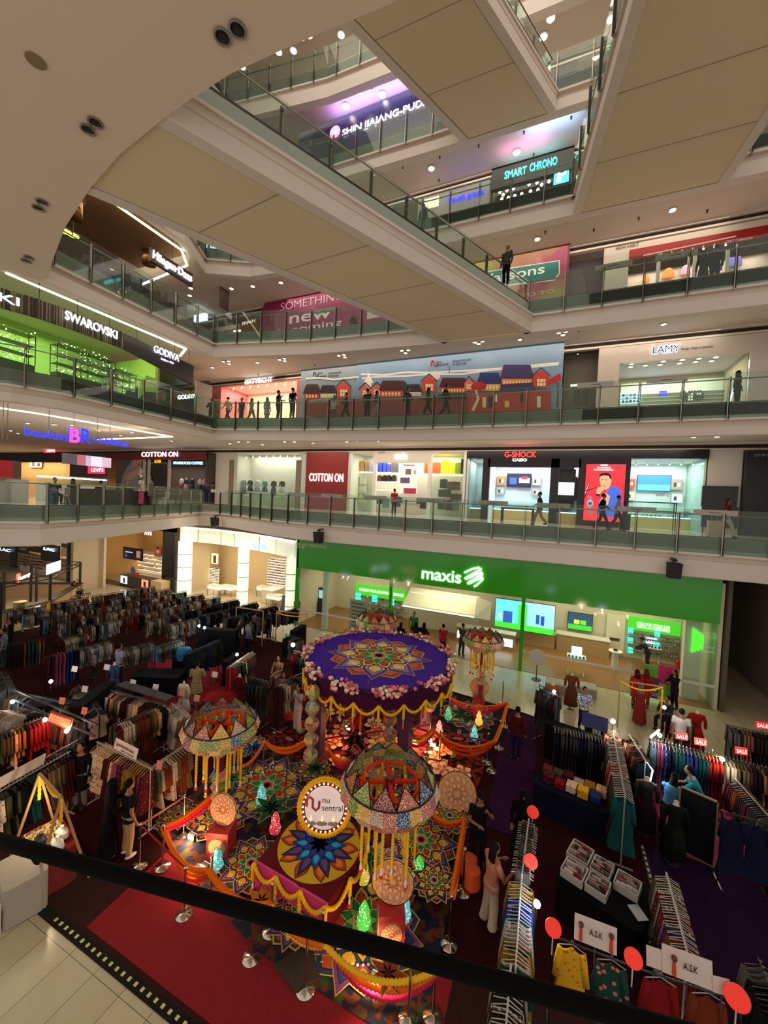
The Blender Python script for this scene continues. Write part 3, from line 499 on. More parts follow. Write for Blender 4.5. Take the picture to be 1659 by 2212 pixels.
def glasstable(px, py, lab, w_=1.3, m='cfc8b8'):
    p = PZ(px, py, G); t = thing('display_table', lab, 'table', p); a = MB(); a.box((-w_ / 2, 0, .5), (w_ / 2, .7, .55), M(m, .3)); a.box((-w_ / 2, 0, .8), (w_ / 2, .7, .86), M('e8e0d0', .3)); a.box((-w_ / 2 + .02, .02, .55), (w_ / 2 - .02, .68, .8), EM('fff0d8', .6)); LB(a, 'case', t)
    for sx in (-w_ / 2 + .03, w_ / 2 - .03):
        for sy in (.03, .67): a = MB(); a.box((sx - .02, sy - .02, 0), (sx + .02, sy + .02, .5), STEEL); LB(a, 'leg', t)
for px, py, lab in ((459, 1287, 'left low white showcase table in the optical shop'), (486, 1288, 'second low white showcase table in the optical shop'), (588, 1310, 'low white showcase table between the middle and right lit columns'), (566, 1290, 'thin legged wooden table behind the right showcase')): glasstable(px, py, lab)
counter(-21.0, -19.9, 24.6, 26.6, 1.1, 'plain white reception counter of the optical shop', body='d8ccb4')
p = PZ(612, 1322, G); t = thing('easel_sign', 'leaning dark easel sign outside the optical shop', 'sign', p); a = MB(); a.add([(-.3, -.05, .1), (.3, -.05, .1), (.3, .2, 1.2), (-.3, .2, 1.2), (-.3, -.02, .1), (.3, -.02, .1), (.3, .23, 1.2), (-.3, .23, 1.2)], [(0, 1, 2, 3), (7, 6, 5, 4), (0, 4, 5, 1), (2, 6, 7, 3), (1, 5, 6, 2), (0, 3, 7, 4)], M('4a5068')); LB(a, 'board', t); a = MB(); a.beam((0, .2, 1.1), (0, .5, 0), .03, .03, M('b09870')); a.beam((-.25, -.05, 0), (-.25, .2, 1.2), .03, .03, M('b09870')); a.beam((.25, -.05, 0), (.25, .2, 1.2), .03, .03, M('b09870')); LB(a, 'easel', t)
# ---------- eyewear shop with black portal
EYY = 23.3; q = (210, 1165, 358, 1268); x0, x1, z0, z1 = RY(*q, EYY)
t = thing('storefront', 'tall black portal around the warm lit eyewear shop', 'shop front', ((x0 + x1) / 2, EYY, G)); a = MB(); panelY(a, (172, 1168, 213, 1268), EYY, M('14120f', .15), .2); a.box((x1 - .2, EYY - .2, G), (x1 + 1.3, EYY, -1.76), M('14120f', .15)); a.box((x0 - 2, EYY - .2, -2.55), (x1 + 1.3, EYY, -1.76), M('14120f', .15)); a.build('portal', t)
textY('AYS', 312, 1157, 328, 1154, 7, EYY - .25, EM('ffffff', 2), t); 
c = MB(); c.box((x0 - 1, 28, G), (x1 + 1, 28.2, -1.8), M('e0b878', .7)); c.box((x1 + .1, EYY, G), (x1 + .3, 28, -1.8), M('e0b878', .7)); c.box((x0 - .6, EYY, G), (x0 - .4, 28, -1.8), M('e0b878', .7)); struct(c, 'wall_shop'); area((x0 + x1) / 2, 25.6, -2.5, 7, 3.5, 300, (1, .78, .48), name='shop_ceiling_light')
c = MB(); c.box((x0 - .6, EYY, -2.5), (x1 + .2, 28, -2.42), M('e8cfa0')); struct(c, 'ceiling'); c = MB(); c.box((x0 - .4, EYY - 1.2, G + .005), (x1 + .2, EYY - .1, G + .02), pattern('6a5a40', '2a241c', 30, 'wavex', .6)); c.build('entrance_mat', None, 'striped metal entrance mat of the eyewear shop', 'mat')
rack_wall((213, 1200, 262, 1250), 27.8, 'left warm lit shelf wall of the eyewear shop', 6, 14, ['fff4e0', '3a2a20', 'c0a080']); rack_wall((285, 1190, 355, 1240), 27.8, 'right warm lit shelf wall of the eyewear shop', 6, 18, ['fff4e0', '3a2a20', 'c0a080'])
for q_, lb_, h_ in (((213, 1190, 222, 1215), 'dark portrait poster, leftmost in the eyewear shop', '8a4030'), ((229, 1190, 240, 1216), 'pale portrait poster second from left in the eyewear shop', 'c89878'), ((248, 1190, 262, 1214), 'grey portrait poster third from left in the eyewear shop', '707878'), ((336, 1180, 349, 1202), 'warm portrait poster at the right of the eyewear shop', 'a05030')):
    screen(q_, 27.6, lb_, [(h_, 0, 0, 1, 1), ('e0b090', .3, .35, .7, .85), ('2a2020', .28, .7, .72, .92), ('101010', .32, .6, .68, .66)], 'poster', '8a7050', .35, cat='poster')
screen((268, 1184, 309, 1208), 25.5, 'hanging dark promotional banner with a smiling face in the eyewear shop', [('221a30', 0, 0, 1, 1), ('c89070', .7, .2, .9, .8), ('f0f0f0', .12, .55, .5, .65), ('3a60b0', .08, .15, .22, .4)], 'banner', '181420', .4, cat='banner')
p = PZ(290, 1272, G); t = thing('counter', 'front counter with portrait panels and a small red sign on top', 'counter', p); a = MB(); a.box((-1.9, 0, 0), (1.9, .9, 1.0), M('3a302a')); a.box((1.9, .1, 0), (3.2, 1.8, .95), M('c8ac80')); LB(a, 'body', t)
a = MB(); a.box((-1.8, -.03, .3), (-.95, 0, .95), EM('c8e8e8', 1.2)); a.box((.95, -.03, .3), (1.75, 0, .95), EM('e88060', 1.2)); LB(a, 'portrait_panel', t); a = MB(); a.box((-1.45, -.035, .35), (-1.2, -.01, .8), M('6a3a30')); a.box((1.2, -.035, .35), (1.5, -.01, .8), M('4a2a20')); LB(a, 'portrait', t); a = MB(); a.box((-.45, .2, 1.0), (.25, .25, 1.35), M('c03030')); LB(a, 'red_sign', t); a = MB(); a.tube([(-.7, .3, 1.5), (-.7, .33, 1.5)], .3, M('5060a0'), 20); LB(a, 'round_sign', t)
# ---------- health shop
LY = 19.0; q = (22, 1178, 152, 1225); c = MB(); x0, x1, z0, z1 = RY(*q, LY); c.box((x0 - 3, LY + 2, G), (x1 + 1, LY + 2.2, -1.8), M('d8c8a8')); c.box((x1, LY, G), (x1 + .4, LY + 2, -1.8), M('c8b898')); struct(c, 'wall_shop'); area((x0 + x1) / 2, LY + 1, -2.2, 6, 1.4, 110, (1, .85, .6), name='shop_ceiling_light')
t = thing('storefront', 'dark framed health shop front with LAC signs above laden shelves', 'shop front', ((x0 + x1) / 2, LY, G)); a = MB()
for q_ in ((26, 1180, 38, 1225), (148, 1172, 152, 1260)): panelY(a, q_, LY, BLK, .15)
panelY(a, (91, 1176, 130, 1212), LY - .1, M('121a20', .3), .1); a.build('frame', t); textY('LAC', 95, 1191, 118, 1188, 6, LY - .25, EM('ffffff', 2.5), t); textY('LAC', 0, 1191, 22, 1190, 6, LY - .25, EM('9cc8ff', 3), t)
a = MB(); panelY(a, (38, 1180, 63, 1194), LY, M('2a1c14'), .1); a.build('header', t); textY('LIFE', 44, 1189, 57, 1188, 5, LY - .12, M('f0e0c0'), t, ext=.01); a = MB(); panelY(a, (65, 1179, 90, 1192), LY, M('3a2c1c'), .1); panelY(a, (135, 1174, 148, 1183), LY, M('5a5a20'), .1); panelY(a, (134, 1184, 148, 1202), LY, M('e0c0a0'), .1); a.build('header', t)
shelves(t, (38, 1193, 147, 1225), LY + 1.9, 5, M('c8a878'), .4); stuffgrid((38, 1190, 90, 1226), LY + 1.85, 30, 6, ['e8e0d0', 'c8b890', '8a5a30', 'f0f0f0', 'a08060'], 'rows of small white and brown tubs on the left shelves of the health shop', 'product_boxes', 'products', .75); stuffgrid((120, 1200, 148, 1228), LY + 1.85, 14, 5, ['e8e0d0', 'c8b890', 'b04a30', 'f0f0f0'], 'rows of small tubs on the right shelves of the health shop', 'product_boxes', 'products', .75)
c = MB(); xa = PY(163, 1220, 20).x; c.box((xa - .5, 19.8, G), (xa + .5, 20.2, -1.76), M('c8b89c', .7)); struct(c, 'wall_pillar')
# ================================================================ GROUND GALLERY (z = 0)
Y = 27.0
def plain(q, Y, m, z0, z1, th=.1, name='wall_back'): x0, x1, a, b = RY(*q, Y); c = MB(); c.box((x0, Y, z0), (x1, Y + th, z1), m); struct(c, name)
plain((448, 980, 512, 1080), Y, M('d8d0c4', .6), 0, 4.6); plain((648, 980, 665, 1080), Y, M('d0dcd4', .4), 0, 4.6)
# clothes shop windows with white brick
x0, x1, z0, z1 = room((512, 985, 648, 1080), Y, 1.6, BRICK, 0, 4.58, 130, (1, .9, .76))
t = thing('storefront', 'clear glass front of the white brick clothes shop window', 'shop front', (x0, Y, 0)); a = MB(); a.box((x0, Y, 0), (x1, Y + .02, 4.5), GLASS); a.build('glass_panel', t)
for px in (500, 645): x = PY(px, 1030, Y).x; a = MB(); a.box((x - .25, Y - .06, 0), (x + .25, Y + .1, 4.0), M('8a7a68', .6)); a.build('door_leaf', t)
spots(x0, x1, Y + .7, 4.5, 9, 'track spotlights of the white brick window', 'small white track spotlight over the mannequins')
# mannequins: dressed torso on a stand
def mannequin(p, top, bottom, lab, h=1.7, long=False, grp=None, skin='e8e0d4', head=False, rz=0):
    t = thing('mannequin', lab, 'mannequin', p, rz, group=grp); k = h / 1.7
    a = MB(); a.lathe([(.16, 0), (.16, .02), (.015, .03), (.015, .8 * k)], (0, 0, 0), STEEL, 12); LB(a, 'stand', t)
    a = MB(); a.lathe([(.12, .82 * k), (.16, .9 * k), (.12, 1.08 * k), (.17, 1.28 * k), (.19, 1.38 * k), (.06, 1.45 * k), (.05, 1.54 * k), (.02, 1.56 * k)], (0, 0, 0), M(skin, .5), 14); a.v = [(x, y * .65, z) for x, y, z in a.v]
    if head: a.ball((0, 0, 1.64 * k), .1, M(skin, .5), 10, 1.2)
    LB(a, 'torso', t, smooth=True)
    a = MB(); a.lathe([(.17, .78 * k), (.14, 1.08 * k), (.185, 1.28 * k), (.2, 1.38 * k), (.09, 1.44 * k)], (0, 0, 0), top, 14); a.v = [(x, y * .7, z) for x, y, z in a.v]
    for s in (-1, 1): a.tube([(s * .18, 0, 1.38 * k), (s * .25, 0, 1.2 * k), (s * .26, -.03, .95 * k)], [.06, .055, .045], top, 8)
    LB(a, 'top', t, smooth=True)
    a = MB(); n = 24; prof = [(.15, .95 * k), (.22, .7 * k), (.27, (.15 if long else .45) * k)]; a.lathe(prof, (0, 0, 0), bottom, n); a.v = [(x * (1 + .12 * math.sin(9 * math.atan2(y, x))) if z < .8 else x, y * (.75 + .1 * math.cos(7 * math.atan2(y, x))), z) for x, y, z in a.v]; LB(a, 'skirt', t, smooth=True)
    return t
for i, (px, top, bot, lab, lg) in enumerate([(527, '9aa0a4', '8a9094', 'mannequin in a pale grey long outfit, leftmost in the white brick window', 1), (540, '1a1a1e', '20242a', 'mannequin in a black top, second from left in the white brick window', 0), (556, 'e0ddd8', '9aa4ac', 'mannequin in a white top and pale skirt, third from left in the white brick window', 0), (572, '7aa0b0', '3a5a6a', 'mannequin in a blue top, third from right in the white brick window', 0), (591, '2a2c30', '3a3c40', 'mannequin in a long dark dress, second from right in the white brick window', 1), (609, '141416', 'c8c4c0', 'mannequin in an open black jacket, rightmost in the white brick window', 0)]):
    p = PY(px, 1060, Y + .6); mannequin((p.x, Y + .6, .8), M(top), M(bot), lab, long=lg)
a = MB(); a.box((x0, Y + .2, .01), (x1, Y + 1.3, .8), M('d8d4cc')); a.build('window_plinth', None, 'long white window plinth under the six mannequins', 'plinth')
# red panel
t = thing('wall_sign', 'big dark red wall panel with white letters COTTON ON', 'sign', PY(705, 1080, Y)); a = MB(); x0, x1, z0, z1 = RY(664, 976, 751, 1088, Y); a.box((x0, Y - .25, 0), (x1, Y + .05, 4.62), M('7e1712', .45)); a.build('panel', t)
textY('COTTON ON', 668, 1039, 741, 1041, 18, Y - .27, EM('fff4ee', 3), t, hscale=1.0)
# luggage shop
plain((751, 975, 757, 1090), Y, WHITE, 0, 4.58); x0, x1, z0, z1 = room((757, 980, 1003, 1090), Y, 2.2, M('e0ddd2', .7), 0, 4.58, 230, (1, .93, .8))
t = thing('storefront', 'white framed luggage shop front with a raised CUIR sign', 'shop front', (x0, Y, 0))
a = MB(); xa, xb, za, zb = RY(808, 978, 932, 996, Y); a.box((xa, Y - .12, zb - .75), (xb, Y + .1, 4.58), M('c8c0b4', .5)); a.build('fascia', t)
for q_ in ((806, 978, 813, 1095), (925, 978, 932, 1100), (1000, 980, 1006, 1104), (757, 978, 760, 1090)): a = MB(); xa, xb, _, _ = RY(*q_, Y); a.box((xa, Y - .1, 0), (xb, Y + .1, 4.58), M('d8d4cc', .5)); a.build('frame_post', t)
a = MB(); a.box((x0, Y, .02), (PY(808, 1030, Y).x, Y + .02, 4.5), GLASS); a.build('glass_panel', t); a = MB(); a.box((PY(932, 1030, Y).x, Y, .02), (x1, Y + .02, 4.5), GLASS); a.build('glass_panel', t)
textY('CUÏR', 852, 991, 879, 991, 12, Y - .14, EM('fffaf0', 4), t, hscale=1.02); textY('BUTIK', 818, 980, 832, 979, 4, Y - .13, M('3a3632'), t, ext=.01)
def case(px, py, w_, h_, col_, lab, Yb, grp=None, wheels=True):
    p = PY(px, py, Yb); t = thing('suitcase', lab, 'suitcase', p, group=grp); a = MB(); a.box((-w_ / 2, -.14, .05), (w_ / 2, .14, h_), M(col_, .35)); 
    for k in range(4): a.box((-w_ / 2 + w_ * (k + .6) / 4.4, -.155, .1), (-w_ / 2 + w_ * (k + .75) / 4.4, -.14, h_ - .05), M(col_, .35))
    LB(a, 'shell', t)
    if wheels:
        a = MB(); a.box((-.1, .1, h_), (.1, .13, h_ + .04), BLKM); LB(a, 'handle', t)
for i, (x, y, w_, h_, c_, lab) in enumerate([(783, 1019, .5, .85, 'c89858', 'golden brown suitcase on the upper left shelf of the luggage shop'), (793, 1019, .42, .75, 'b88868', 'tan suitcase on the upper left shelf'), (803, 1019, .35, .75, 'b8a8c8', 'lilac suitcase at the end of the upper left shelf'), (821, 1021, .6, .9, '3a50c0', 'largest blue suitcase on the upper shelf'), (832, 1021, .42, .75, '4458c8', 'medium blue suitcase on the upper shelf'), (840, 1021, .35, .65, '5060c8', 'smallest blue suitcase on the upper shelf'), (853, 1022, .6, .9, '6a6a68', 'grey ribbed suitcase right of the blue ones'),
     (921, 1024, .3, .9, 'e86a3a', 'orange suitcase behind the right frame post'), (942, 1024, .62, .85, 'e8683c', 'large orange suitcase in the right window'), (961, 1024, .58, 1.0, 'e8e820', 'large bright yellow suitcase in the right window'), (977, 1025, .48, .85, 'e4e828', 'smaller bright yellow suitcase in the right window'), (991, 1025, .4, .85, '98a830', 'olive green suitcase beside the yellow ones'), (1000, 1025, .3, 1.1, '18181a', 'black suitcase at the right end of the upper shelf'),
     (770, 1047, .6, .62, 'a8b060', 'pale green suitcase, topmost of the left stack'), (768, 1064, .72, .62, 'a0b060', 'pale green suitcase, middle of the left stack'), (767, 1088, .75, .8, '90a850', 'pale green suitcase, bottom of the left stack'), (784, 1047, .5, .6, 'dcd8c8', 'cream suitcase, top of the cream stack'), (782, 1065, .6, .6, 'd4d0c0', 'cream suitcase in the middle of the cream stack'), (782, 1088, .6, .7, 'ccd0a8', 'cream green suitcase at the bottom of the cream stack'),
     (833, 1098, .5, .8, '58807c', 'teal grey suitcase standing at the shop entrance'), (821, 1090, .5, .6, '2a3030', 'dark suitcase left of the teal grey one'), (860, 1096, .55, .8, '1a3a4a', 'dark teal suitcase behind the red shirt'), (910, 1100, .75, .85, '1c2a22', 'very dark green suitcase at the shop entrance'), (958, 1056, .5, .7, '3a4238', 'dark olive suitcase on the right middle shelf'), (980, 1060, .9, .65, '5a463c', 'brown trunk on the right middle shelf'), (960, 1075, .9, .6, '3a4844', 'dark grey green suitcase in the right window stack'), (985, 1082, .8, .5, '4a3a34', 'brown case below the trunk'), (970, 1104, .5, .8, '501c20', 'dark red suitcase on the floor in the right window'), (982, 1104, .5, .8, '5a6a6a', 'grey suitcase on the floor in the right window'), (953, 1102, .5, .8, '2c3a34', 'dark green suitcase at the left of the right window floor')]):
    case(x, y, w_, h_, c_, lab, Y + 1.5)
for q_ in ((776, 1020, 806, 1021), (815, 1022, 861, 1023), (918, 1026, 1001, 1027), (815, 1041, 860, 1042), (815, 1058, 860, 1059)): a = MB(); xa, xb, za, zb = RY(*q_, Y + 1.7); a.box((xa, Y + 1.25, za - .03), (xb, Y + 1.9, za + .03), EM('fff4dc', .8)); a.build('shelf', t)
for i, (x, c_) in enumerate(((820, '6a3020'), (831, '181818'), (840, '20201e'), (851, '2a2828'))): p = PY(x, 1040, Y + 1.5); a = MB(); a.lathe([(.18, 0), (.22, .1), (.2, .4), (.1, .5)], (p.x, Y + 1.5, p.z), M(c_), 12); a.build('backpack', None, ['brown backpack, leftmost on the bag shelf', 'black backpack, second on the bag shelf', 'black backpack, third on the bag shelf', 'black backpack with straps, rightmost on the bag shelf'][i], 'bag')
screen((862, 998, 903, 1066), Y + 1.4, 'tall pink poster with wallets and a charger cable', [('e0c4b8', 0, 0, 1, 1), ('c8b0a8', 0, .5, 1, .51), ('5a4438', .35, .6, .65, .78), ('4a3a58', .1, .32, .6, .5), ('8a1a38', .3, .0, .95, .17), ('6a5850', .2, .87, .8, .92), ('8a7468', .78, .62, .9, .74)], 'poster', 'e0ddd8', .5, cat='poster')
counter(PY(868, 1080, Y + .6).x, PY(905, 1080, Y + .6).x, Y + .4, Y + .9, .85, 'low table with folded blue and cream goods in the luggage shop', top='8aa0b8', body='c8b8a8', zf=0)
# watch shop
t = thing('storefront', 'black watch shop front with red neon G-SHOCK and white CASIO', 'shop front', PY(1200, 1110, Y)); x0, x1, _, _ = RY(1008, 972, 1526, 990, Y); K = M('0c0a12', .25)
def seg(xa, xb, z0, z1, m=K, th=.2): a = MB(); a.box((PY(xa, 1050, Y).x, Y - th, z0), (PY(xb, 1050, Y).x, Y + .1, z1), m); a.build('frame_panel', t)
seg(1008, 1525, 4.1, 4.62); zf = PY(1150, 1001, Y).z; seg(1053, 1252, 3.55, 4.1); seg(1008, 1012, 0, 4.1, M('c8c8c8', .3)); seg(1042, 1057, 0, 4.1); seg(1188, 1206, 0, 4.1); seg(1248, 1262, 0, 4.1); seg(1347, 1359, 0, 4.1); seg(1262, 1347, 0, .35); seg(1262, 1347, 3.75, 4.1)
textY('G-SHOCK', 1090, 987, 1158, 988, 12, Y - .22, EM('ff1c14', 6), t, hscale=1.03); textY('CASIO', 1107, 996, 1138, 996.5, 6, Y - .22, EM('ffffff', 5), t, hscale=1.03)
for q_, col_, pw in (((1012, 990, 1043, 1110), 'c0ccd0', 30), ((1057, 1000, 1189, 1115), 'ccd2d6', 130), ((1206, 990, 1248, 1120), 'b8c0c4', 50), ((1359, 990, 1518, 1130), 'd0d4d2', 180)): room(q_, Y, 3.0 if q_[0] != 1206 else 1.0, M(col_, .7), 0, 4.1, pw, (.9, .97, 1)); 
a = MB(); xa = PY(1518, 1050, Y).x; a.box((xa - .03, Y - .0, 0), (xa, Y + 3, 4.1), GLASSG); a.build('glass_panel', t); a = MB(); a.box((PY(1012, 1050, Y).x, Y, .02), (PY(1042, 1050, Y).x, Y + .02, 4.1), GLASS); a.build('glass_panel', t); a = MB(); a.box((PY(1359, 1050, Y).x, Y, .02), (xa, Y + .02, 4.1), GLASS); a.build('glass_panel', t)
spots(PY(1365, 1000, Y).x, PY(1515, 1000, Y).x, Y + .4, 4.05, 6, 'cool spotlights along the right watch shop window', 'cool white spotlight along the right watch shop window')
YB = Y + 2.9
screen((1096, 1024, 1147, 1052), YB, 'dark video screen over the watch counter', [('12142a', 0, 0, 1, 1), ('304a9a', .1, .2, .4, .7), ('8a90b8', .5, .3, .95, .7), ('c02030', .6, .6, .85, .8)], emit=1.2)
screen((1377, 1027, 1448, 1060), YB, 'bright blue video screen in the right watch shop window', [('2a62e8', 0, 0, 1, 1), ('4a86f0', 0, 0, 1, .4)], emit=1.6)
for i, (q_, c_, lab) in enumerate([((1075, 1030, 1091, 1047), 'c08040', 'framed orange picture left of the dark screen'), ((1151, 1031, 1168, 1048), 'b8c0c8', 'framed pale picture right of the dark screen'), ((1073, 1053, 1090, 1068), '9aa09a', 'small framed picture below the orange one'), ((1150, 1056, 1166, 1070), 'a8a8a0', 'small framed picture below the pale one'), ((1350, 1035, 1371, 1054), 'c83828', 'framed red picture left of the blue screen'), ((1450, 1037, 1473, 1057), 'a08880', 'framed brown picture right of the blue screen'), ((1354, 1063, 1371, 1080), 'c8b898', 'framed watch display left under the blue screen'), ((1450, 1067, 1474, 1086), 'c0c8c0', 'framed watch display right under the blue screen'), ((1017, 1048, 1029, 1066), 'b8a060', 'framed gold picture in the narrow left window')]):
    screen(q_, YB, lab, [(c_, 0, 0, 1, 1), ('303030', .2, .25, .45, .7), ('e8e8e8', .55, .3, .8, .65)], 'picture_frame', 'a08a68', .3, cat='picture')
textY('G-SHOCK', 1119, 1061, 1144, 1062, 5, YB - .12, M('a82018'), None, label='dark red G-SHOCK letters on the shop back wall').update_tag(); bpy.context.scene.collection.objects[-1]['category'] = 'sign'
o = textY('BABY-G', 1417, 1072, 1445, 1073, 6, YB - .12, M('30363a'), None, label='dark BABY-G letters under the blue screen'); o['category'] = 'sign'
def vitrine(xa, xb, yy, lab, h=1.15, leg=False):
    a0, a1 = PY(xa, 1090, yy).x, PY(xb, 1090, yy).x; t = thing('display_case', lab, 'display case', ((a0 + a1) / 2, yy, 0)); a = MB(); a.box((a0, yy, .2 if leg else .0), (a1, yy + .6, .7), M('c8a868', .5)); a.build('drawers', t)
    a = MB(); a.box((a0, yy, .7), (a1, yy + .6, .76), EM('a8e4ff', 2.5)); a.build('light_base', t); a = MB(); a.box((a0, yy, .76), (a1, yy + .6, h), GLASS); a.build('glass_box', t)
    s = MB(); n = int((a1 - a0) / .22)
    for k in range(n): x = a0 + (a1 - a0) * (k + .5) / n; s.tube([(x, yy + .15, .78), (x, yy + .15, .86)], .05, M(R.choice(['20242a', '8a9098', 'b02020', '2a50a0', 'c8c8c0'])), 8)
    s.build('watches', t, kind='stuff')
    return t
vitrine(1013, 1042, Y + .8, 'lit watch case in the narrow left window'); vitrine(1065, 1185, Y + 1.9, 'long lit watch counter under the dark screen'); vitrine(1360, 1500, Y + 1.8, 'long lit watch counter with wooden drawers under the blue screen'); vitrine(1209, 1246, Y + .1, 'watch case below the giant watch')
p = PY(1118, 1108, Y - .6); t = thing('display_table', 'black legged display table in front of the watch shop', 'table', (p.x, Y - .6, 0)); a = MB(); a.box((-1.0, -.3, .8), (1.0, .3, .9), M('2a2a30')); a.box((-1, -.3, .9), (1, .3, 1.1), GLASS); LB(a, 'top', t)
for sx in (-.93, .93): a = MB(); a.box((sx - .07, -.28, 0), (sx + .07, .28, .8), BLK); LB(a, 'leg', t)
p = PY(1403, 1120, Y - .5); t = thing('display_table', 'tall black framed watch showcase before the right window', 'display case', (p.x, Y - .5, 0)); a = MB(); a.box((-1.2, -.25, 1.05), (1.2, .25, 1.1), BLK); a.box((-1.2, -.25, 1.55), (1.2, .25, 1.6), BLK); a.box((-1.18, -.24, 1.1), (1.18, .24, 1.55), GLASS); LB(a, 'case', t)
for sx in (-1.17, 1.17):
    for sy in (-.22, .22): a = MB(); a.box((sx - .02, sy - .02, 0), (sx + .02, sy + .02, 1.6), BLK); LB(a, 'leg', t)
# giant watch
p = PY(1221, 1056, Y + .35); t = thing('giant_watch', 'giant black wrist watch model with a white face reading G-SHOCK', 'display model', p); a = MB(); a.prism([(-.85, -.5), (-.55, -.8), (.55, -.8), (.85, -.5), (.85, .5), (.55, .8), (-.55, .8), (-.85, .5)], -.2, .2, M('15161a', .4)); a.v = [(x, z, y) for x, y, z in a.v]; LB(a, 'case', t)
for s in (-1, 1): a = MB(); a.box((-.55, -.15, s * .75), (.55, .15, s * 1.25), M('1c1d22', .5)); a.box((-.45, .0, s * 1.2), (.45, .3, s * 1.5), M('1c1d22', .5)); LB(a, 'strap', t)
a = MB(); a.box((-.5, -.23, -.4), (.5, -.2, .4), EM('e8f0f4', 1)); LB(a, 'face', t); textY('G-SHOCK', 1211, 1056, 1232, 1056.5, 4.5, Y + .1, M('20242a'), t, ext=.01)
# red poster with a posing man (flat printed lightbox)
t = thing('poster', 'tall bright red lightbox poster of a man in a blue jacket', 'poster', PY(1305, 1110, Y)); a = MB(); RP = EM('d8202a', 1.5); x0, x1, z0, z1 = RY(1263, 998, 1347, 1120, Y)
a.box((x0, Y - .28, .35), (x1, Y - .2, 3.75), RP); a.build('lightbox', t); JB = EM('3458b8', .9); SK = EM('c8906c', .9); DKH = EM('181014', .3)
a = MB(); artY(a, [(JB, [(1290, 1098), (1296, 1078), (1310, 1064), (1318, 1052), (1330, 1050), (1340, 1058), (1344, 1078), (1343, 1117), (1318, 1117), (1290, 1110)]), (SK, [(1292, 1093), (1297, 1080), (1308, 1064), (1318, 1072), (1314, 1088), (1300, 1102)]), (SK, [(1295, 1035), (1296, 1028), (1302, 1024), (1314, 1025), (1320, 1030), (1321, 1040), (1318, 1050), (1311, 1058), (1303, 1057), (1297, 1048)]),
  (DKH, [(1294, 1032), (1295, 1025), (1301, 1021), (1313, 1021), (1320, 1026), (1321, 1036), (1318, 1034), (1315, 1028), (1303, 1027), (1297, 1029)]), (DKH, [(1299, 1036), (1303, 1035.5), (1303, 1036.6), (1299, 1037)]), (DKH, [(1308, 1036), (1312, 1036), (1312, 1037.2), (1308, 1037)]), (EM('8a4a3c', .8), [(1301, 1049), (1308, 1049), (1308, 1050.6), (1302, 1050.6)]), (SK, [(1288, 1060), (1291, 1053), (1300, 1051), (1306, 1056), (1300, 1062), (1295, 1070), (1289, 1070)]), (EM('20242c', .4), [(1288, 1066), (1297, 1068), (1296, 1073), (1287, 1071)]),
  (EM('8898a8', .8), [(1268, 1082), (1275, 1079), (1281, 1083), (1281, 1092), (1275, 1096), (1268, 1093)]), (EM('3a4450', .5), [(1271, 1085), (1278, 1085), (1278, 1090), (1271, 1090)]), (EM('6a7888', .7), [(1270, 1096), (1279, 1096), (1278, 1112), (1271, 1112)]), (EM('6a7888', .7), [(1271, 1072), (1278, 1073), (1279, 1080), (1270, 1080)]), (EM('e8e8ff', .8), [(1264, 1065), (1272, 1045), (1273, 1047), (1266, 1066)]), (DKH, [(1262, 1074), (1273, 1044), (1274, 1046), (1264, 1075)]), (DKH, [(1264, 1060), (1289, 1052), (1289, 1053.4), (1264, 1062)])], Y - .28); a.build('picture', t)
textY('CASIO', 1297, 1006, 1313, 1006.5, 3.2, Y - .3, EM('ffffff', 2), t, ext=.01); textY('TOUGHNESS IS', 1289, 1011.5, 1319, 1012.5, 3.6, Y - .3, EM('ffd8d8', 1.6), t, ext=.01); textY('MULTI-DIMENSIONAL', 1283, 1016, 1325, 1017, 3.6, Y - .3, EM('ffd8d8', 1.6), t, ext=.01)
# right of the watch shop
plain((1526, 978, 1600, 1140), Y, M('c8c2b8', .6), 0, 4.62); c = MB(); panelY(c, (1515, 1050, 1592, 1095), Y, M('15171a', .3), .1); panelY(c, (1515, 1095, 1592, 1140), Y, M('202226', .3), .1); c.build('shutter', None, 'dark glossy shutter beside the watch shop', 'shutter')
t = thing('wall_sign', 'black wall panel at the right edge reading LOT GF 14', 'sign', (9.3, Y - .2, 0)); a = MB(); a.box((PY(1607, 1060, Y - .3).x, Y - .35, 0), (15, Y - .1, 4.5), M('111214', .35)); a.build('panel', t); textY('LOT GF 14', 1629, 985, 1662, 987, 6, Y - .37, M('b8b8b4'), t, ext=.01)
# ground gallery left: fashion shops behind the ice cream cafe
t = thing('storefront', 'dark red fascia with thin white letters COTTON ON at the left', 'shop front', PY(340, 1060, Y)); x0, x1, z0, z1 = RY(232, 968, 448, 993, Y - 1); a = MB(); a.box((x0, Y - 1.2, z0), (x1, Y - .9, 4.6), M('6e1414', .5)); a.build('fascia', t)
textY('COTTON ON', 306, 987, 384, 986, 11, Y - 1.22, EM('ffe8f8', 2.5), t); c = MB(); c.box((x0, Y + 2, 0), (x1, Y + 2.1, 4.6), M('4a4038')); c.box((x1 - .2, Y - 1, 0), (x1, Y + 2, 4.6), M('4a4038')); struct(c, 'wall_shop'); area((x0 + x1) / 2, Y, 3.6, 8, 2, 130, name='shop_ceiling_light')
o = textY('STARBUCKS COFFEE', 375, 1003, 438, 1003, 6, Y - .97, EM('8ad0ff', 4), t); a = MB(); panelY(a, (335, 994, 349, 1000), Y - .9, EM('ffb020', 2), .05); a.build('lit_panel', t)
a = MB(); panelY(a, (318, 992, 362, 1050), Y - .9, M('2a241e'), .05); panelY(a, (372, 996, 446, 1008), Y - .9, M('101418'), .05); a.build('dark_panel', t)
for px in (312, 322, 366): a = MB(); panelY(a, (px - 2, 993, px + 3, 1062), Y - 1, M('c0b8ac'), .1); a.build('post', t)
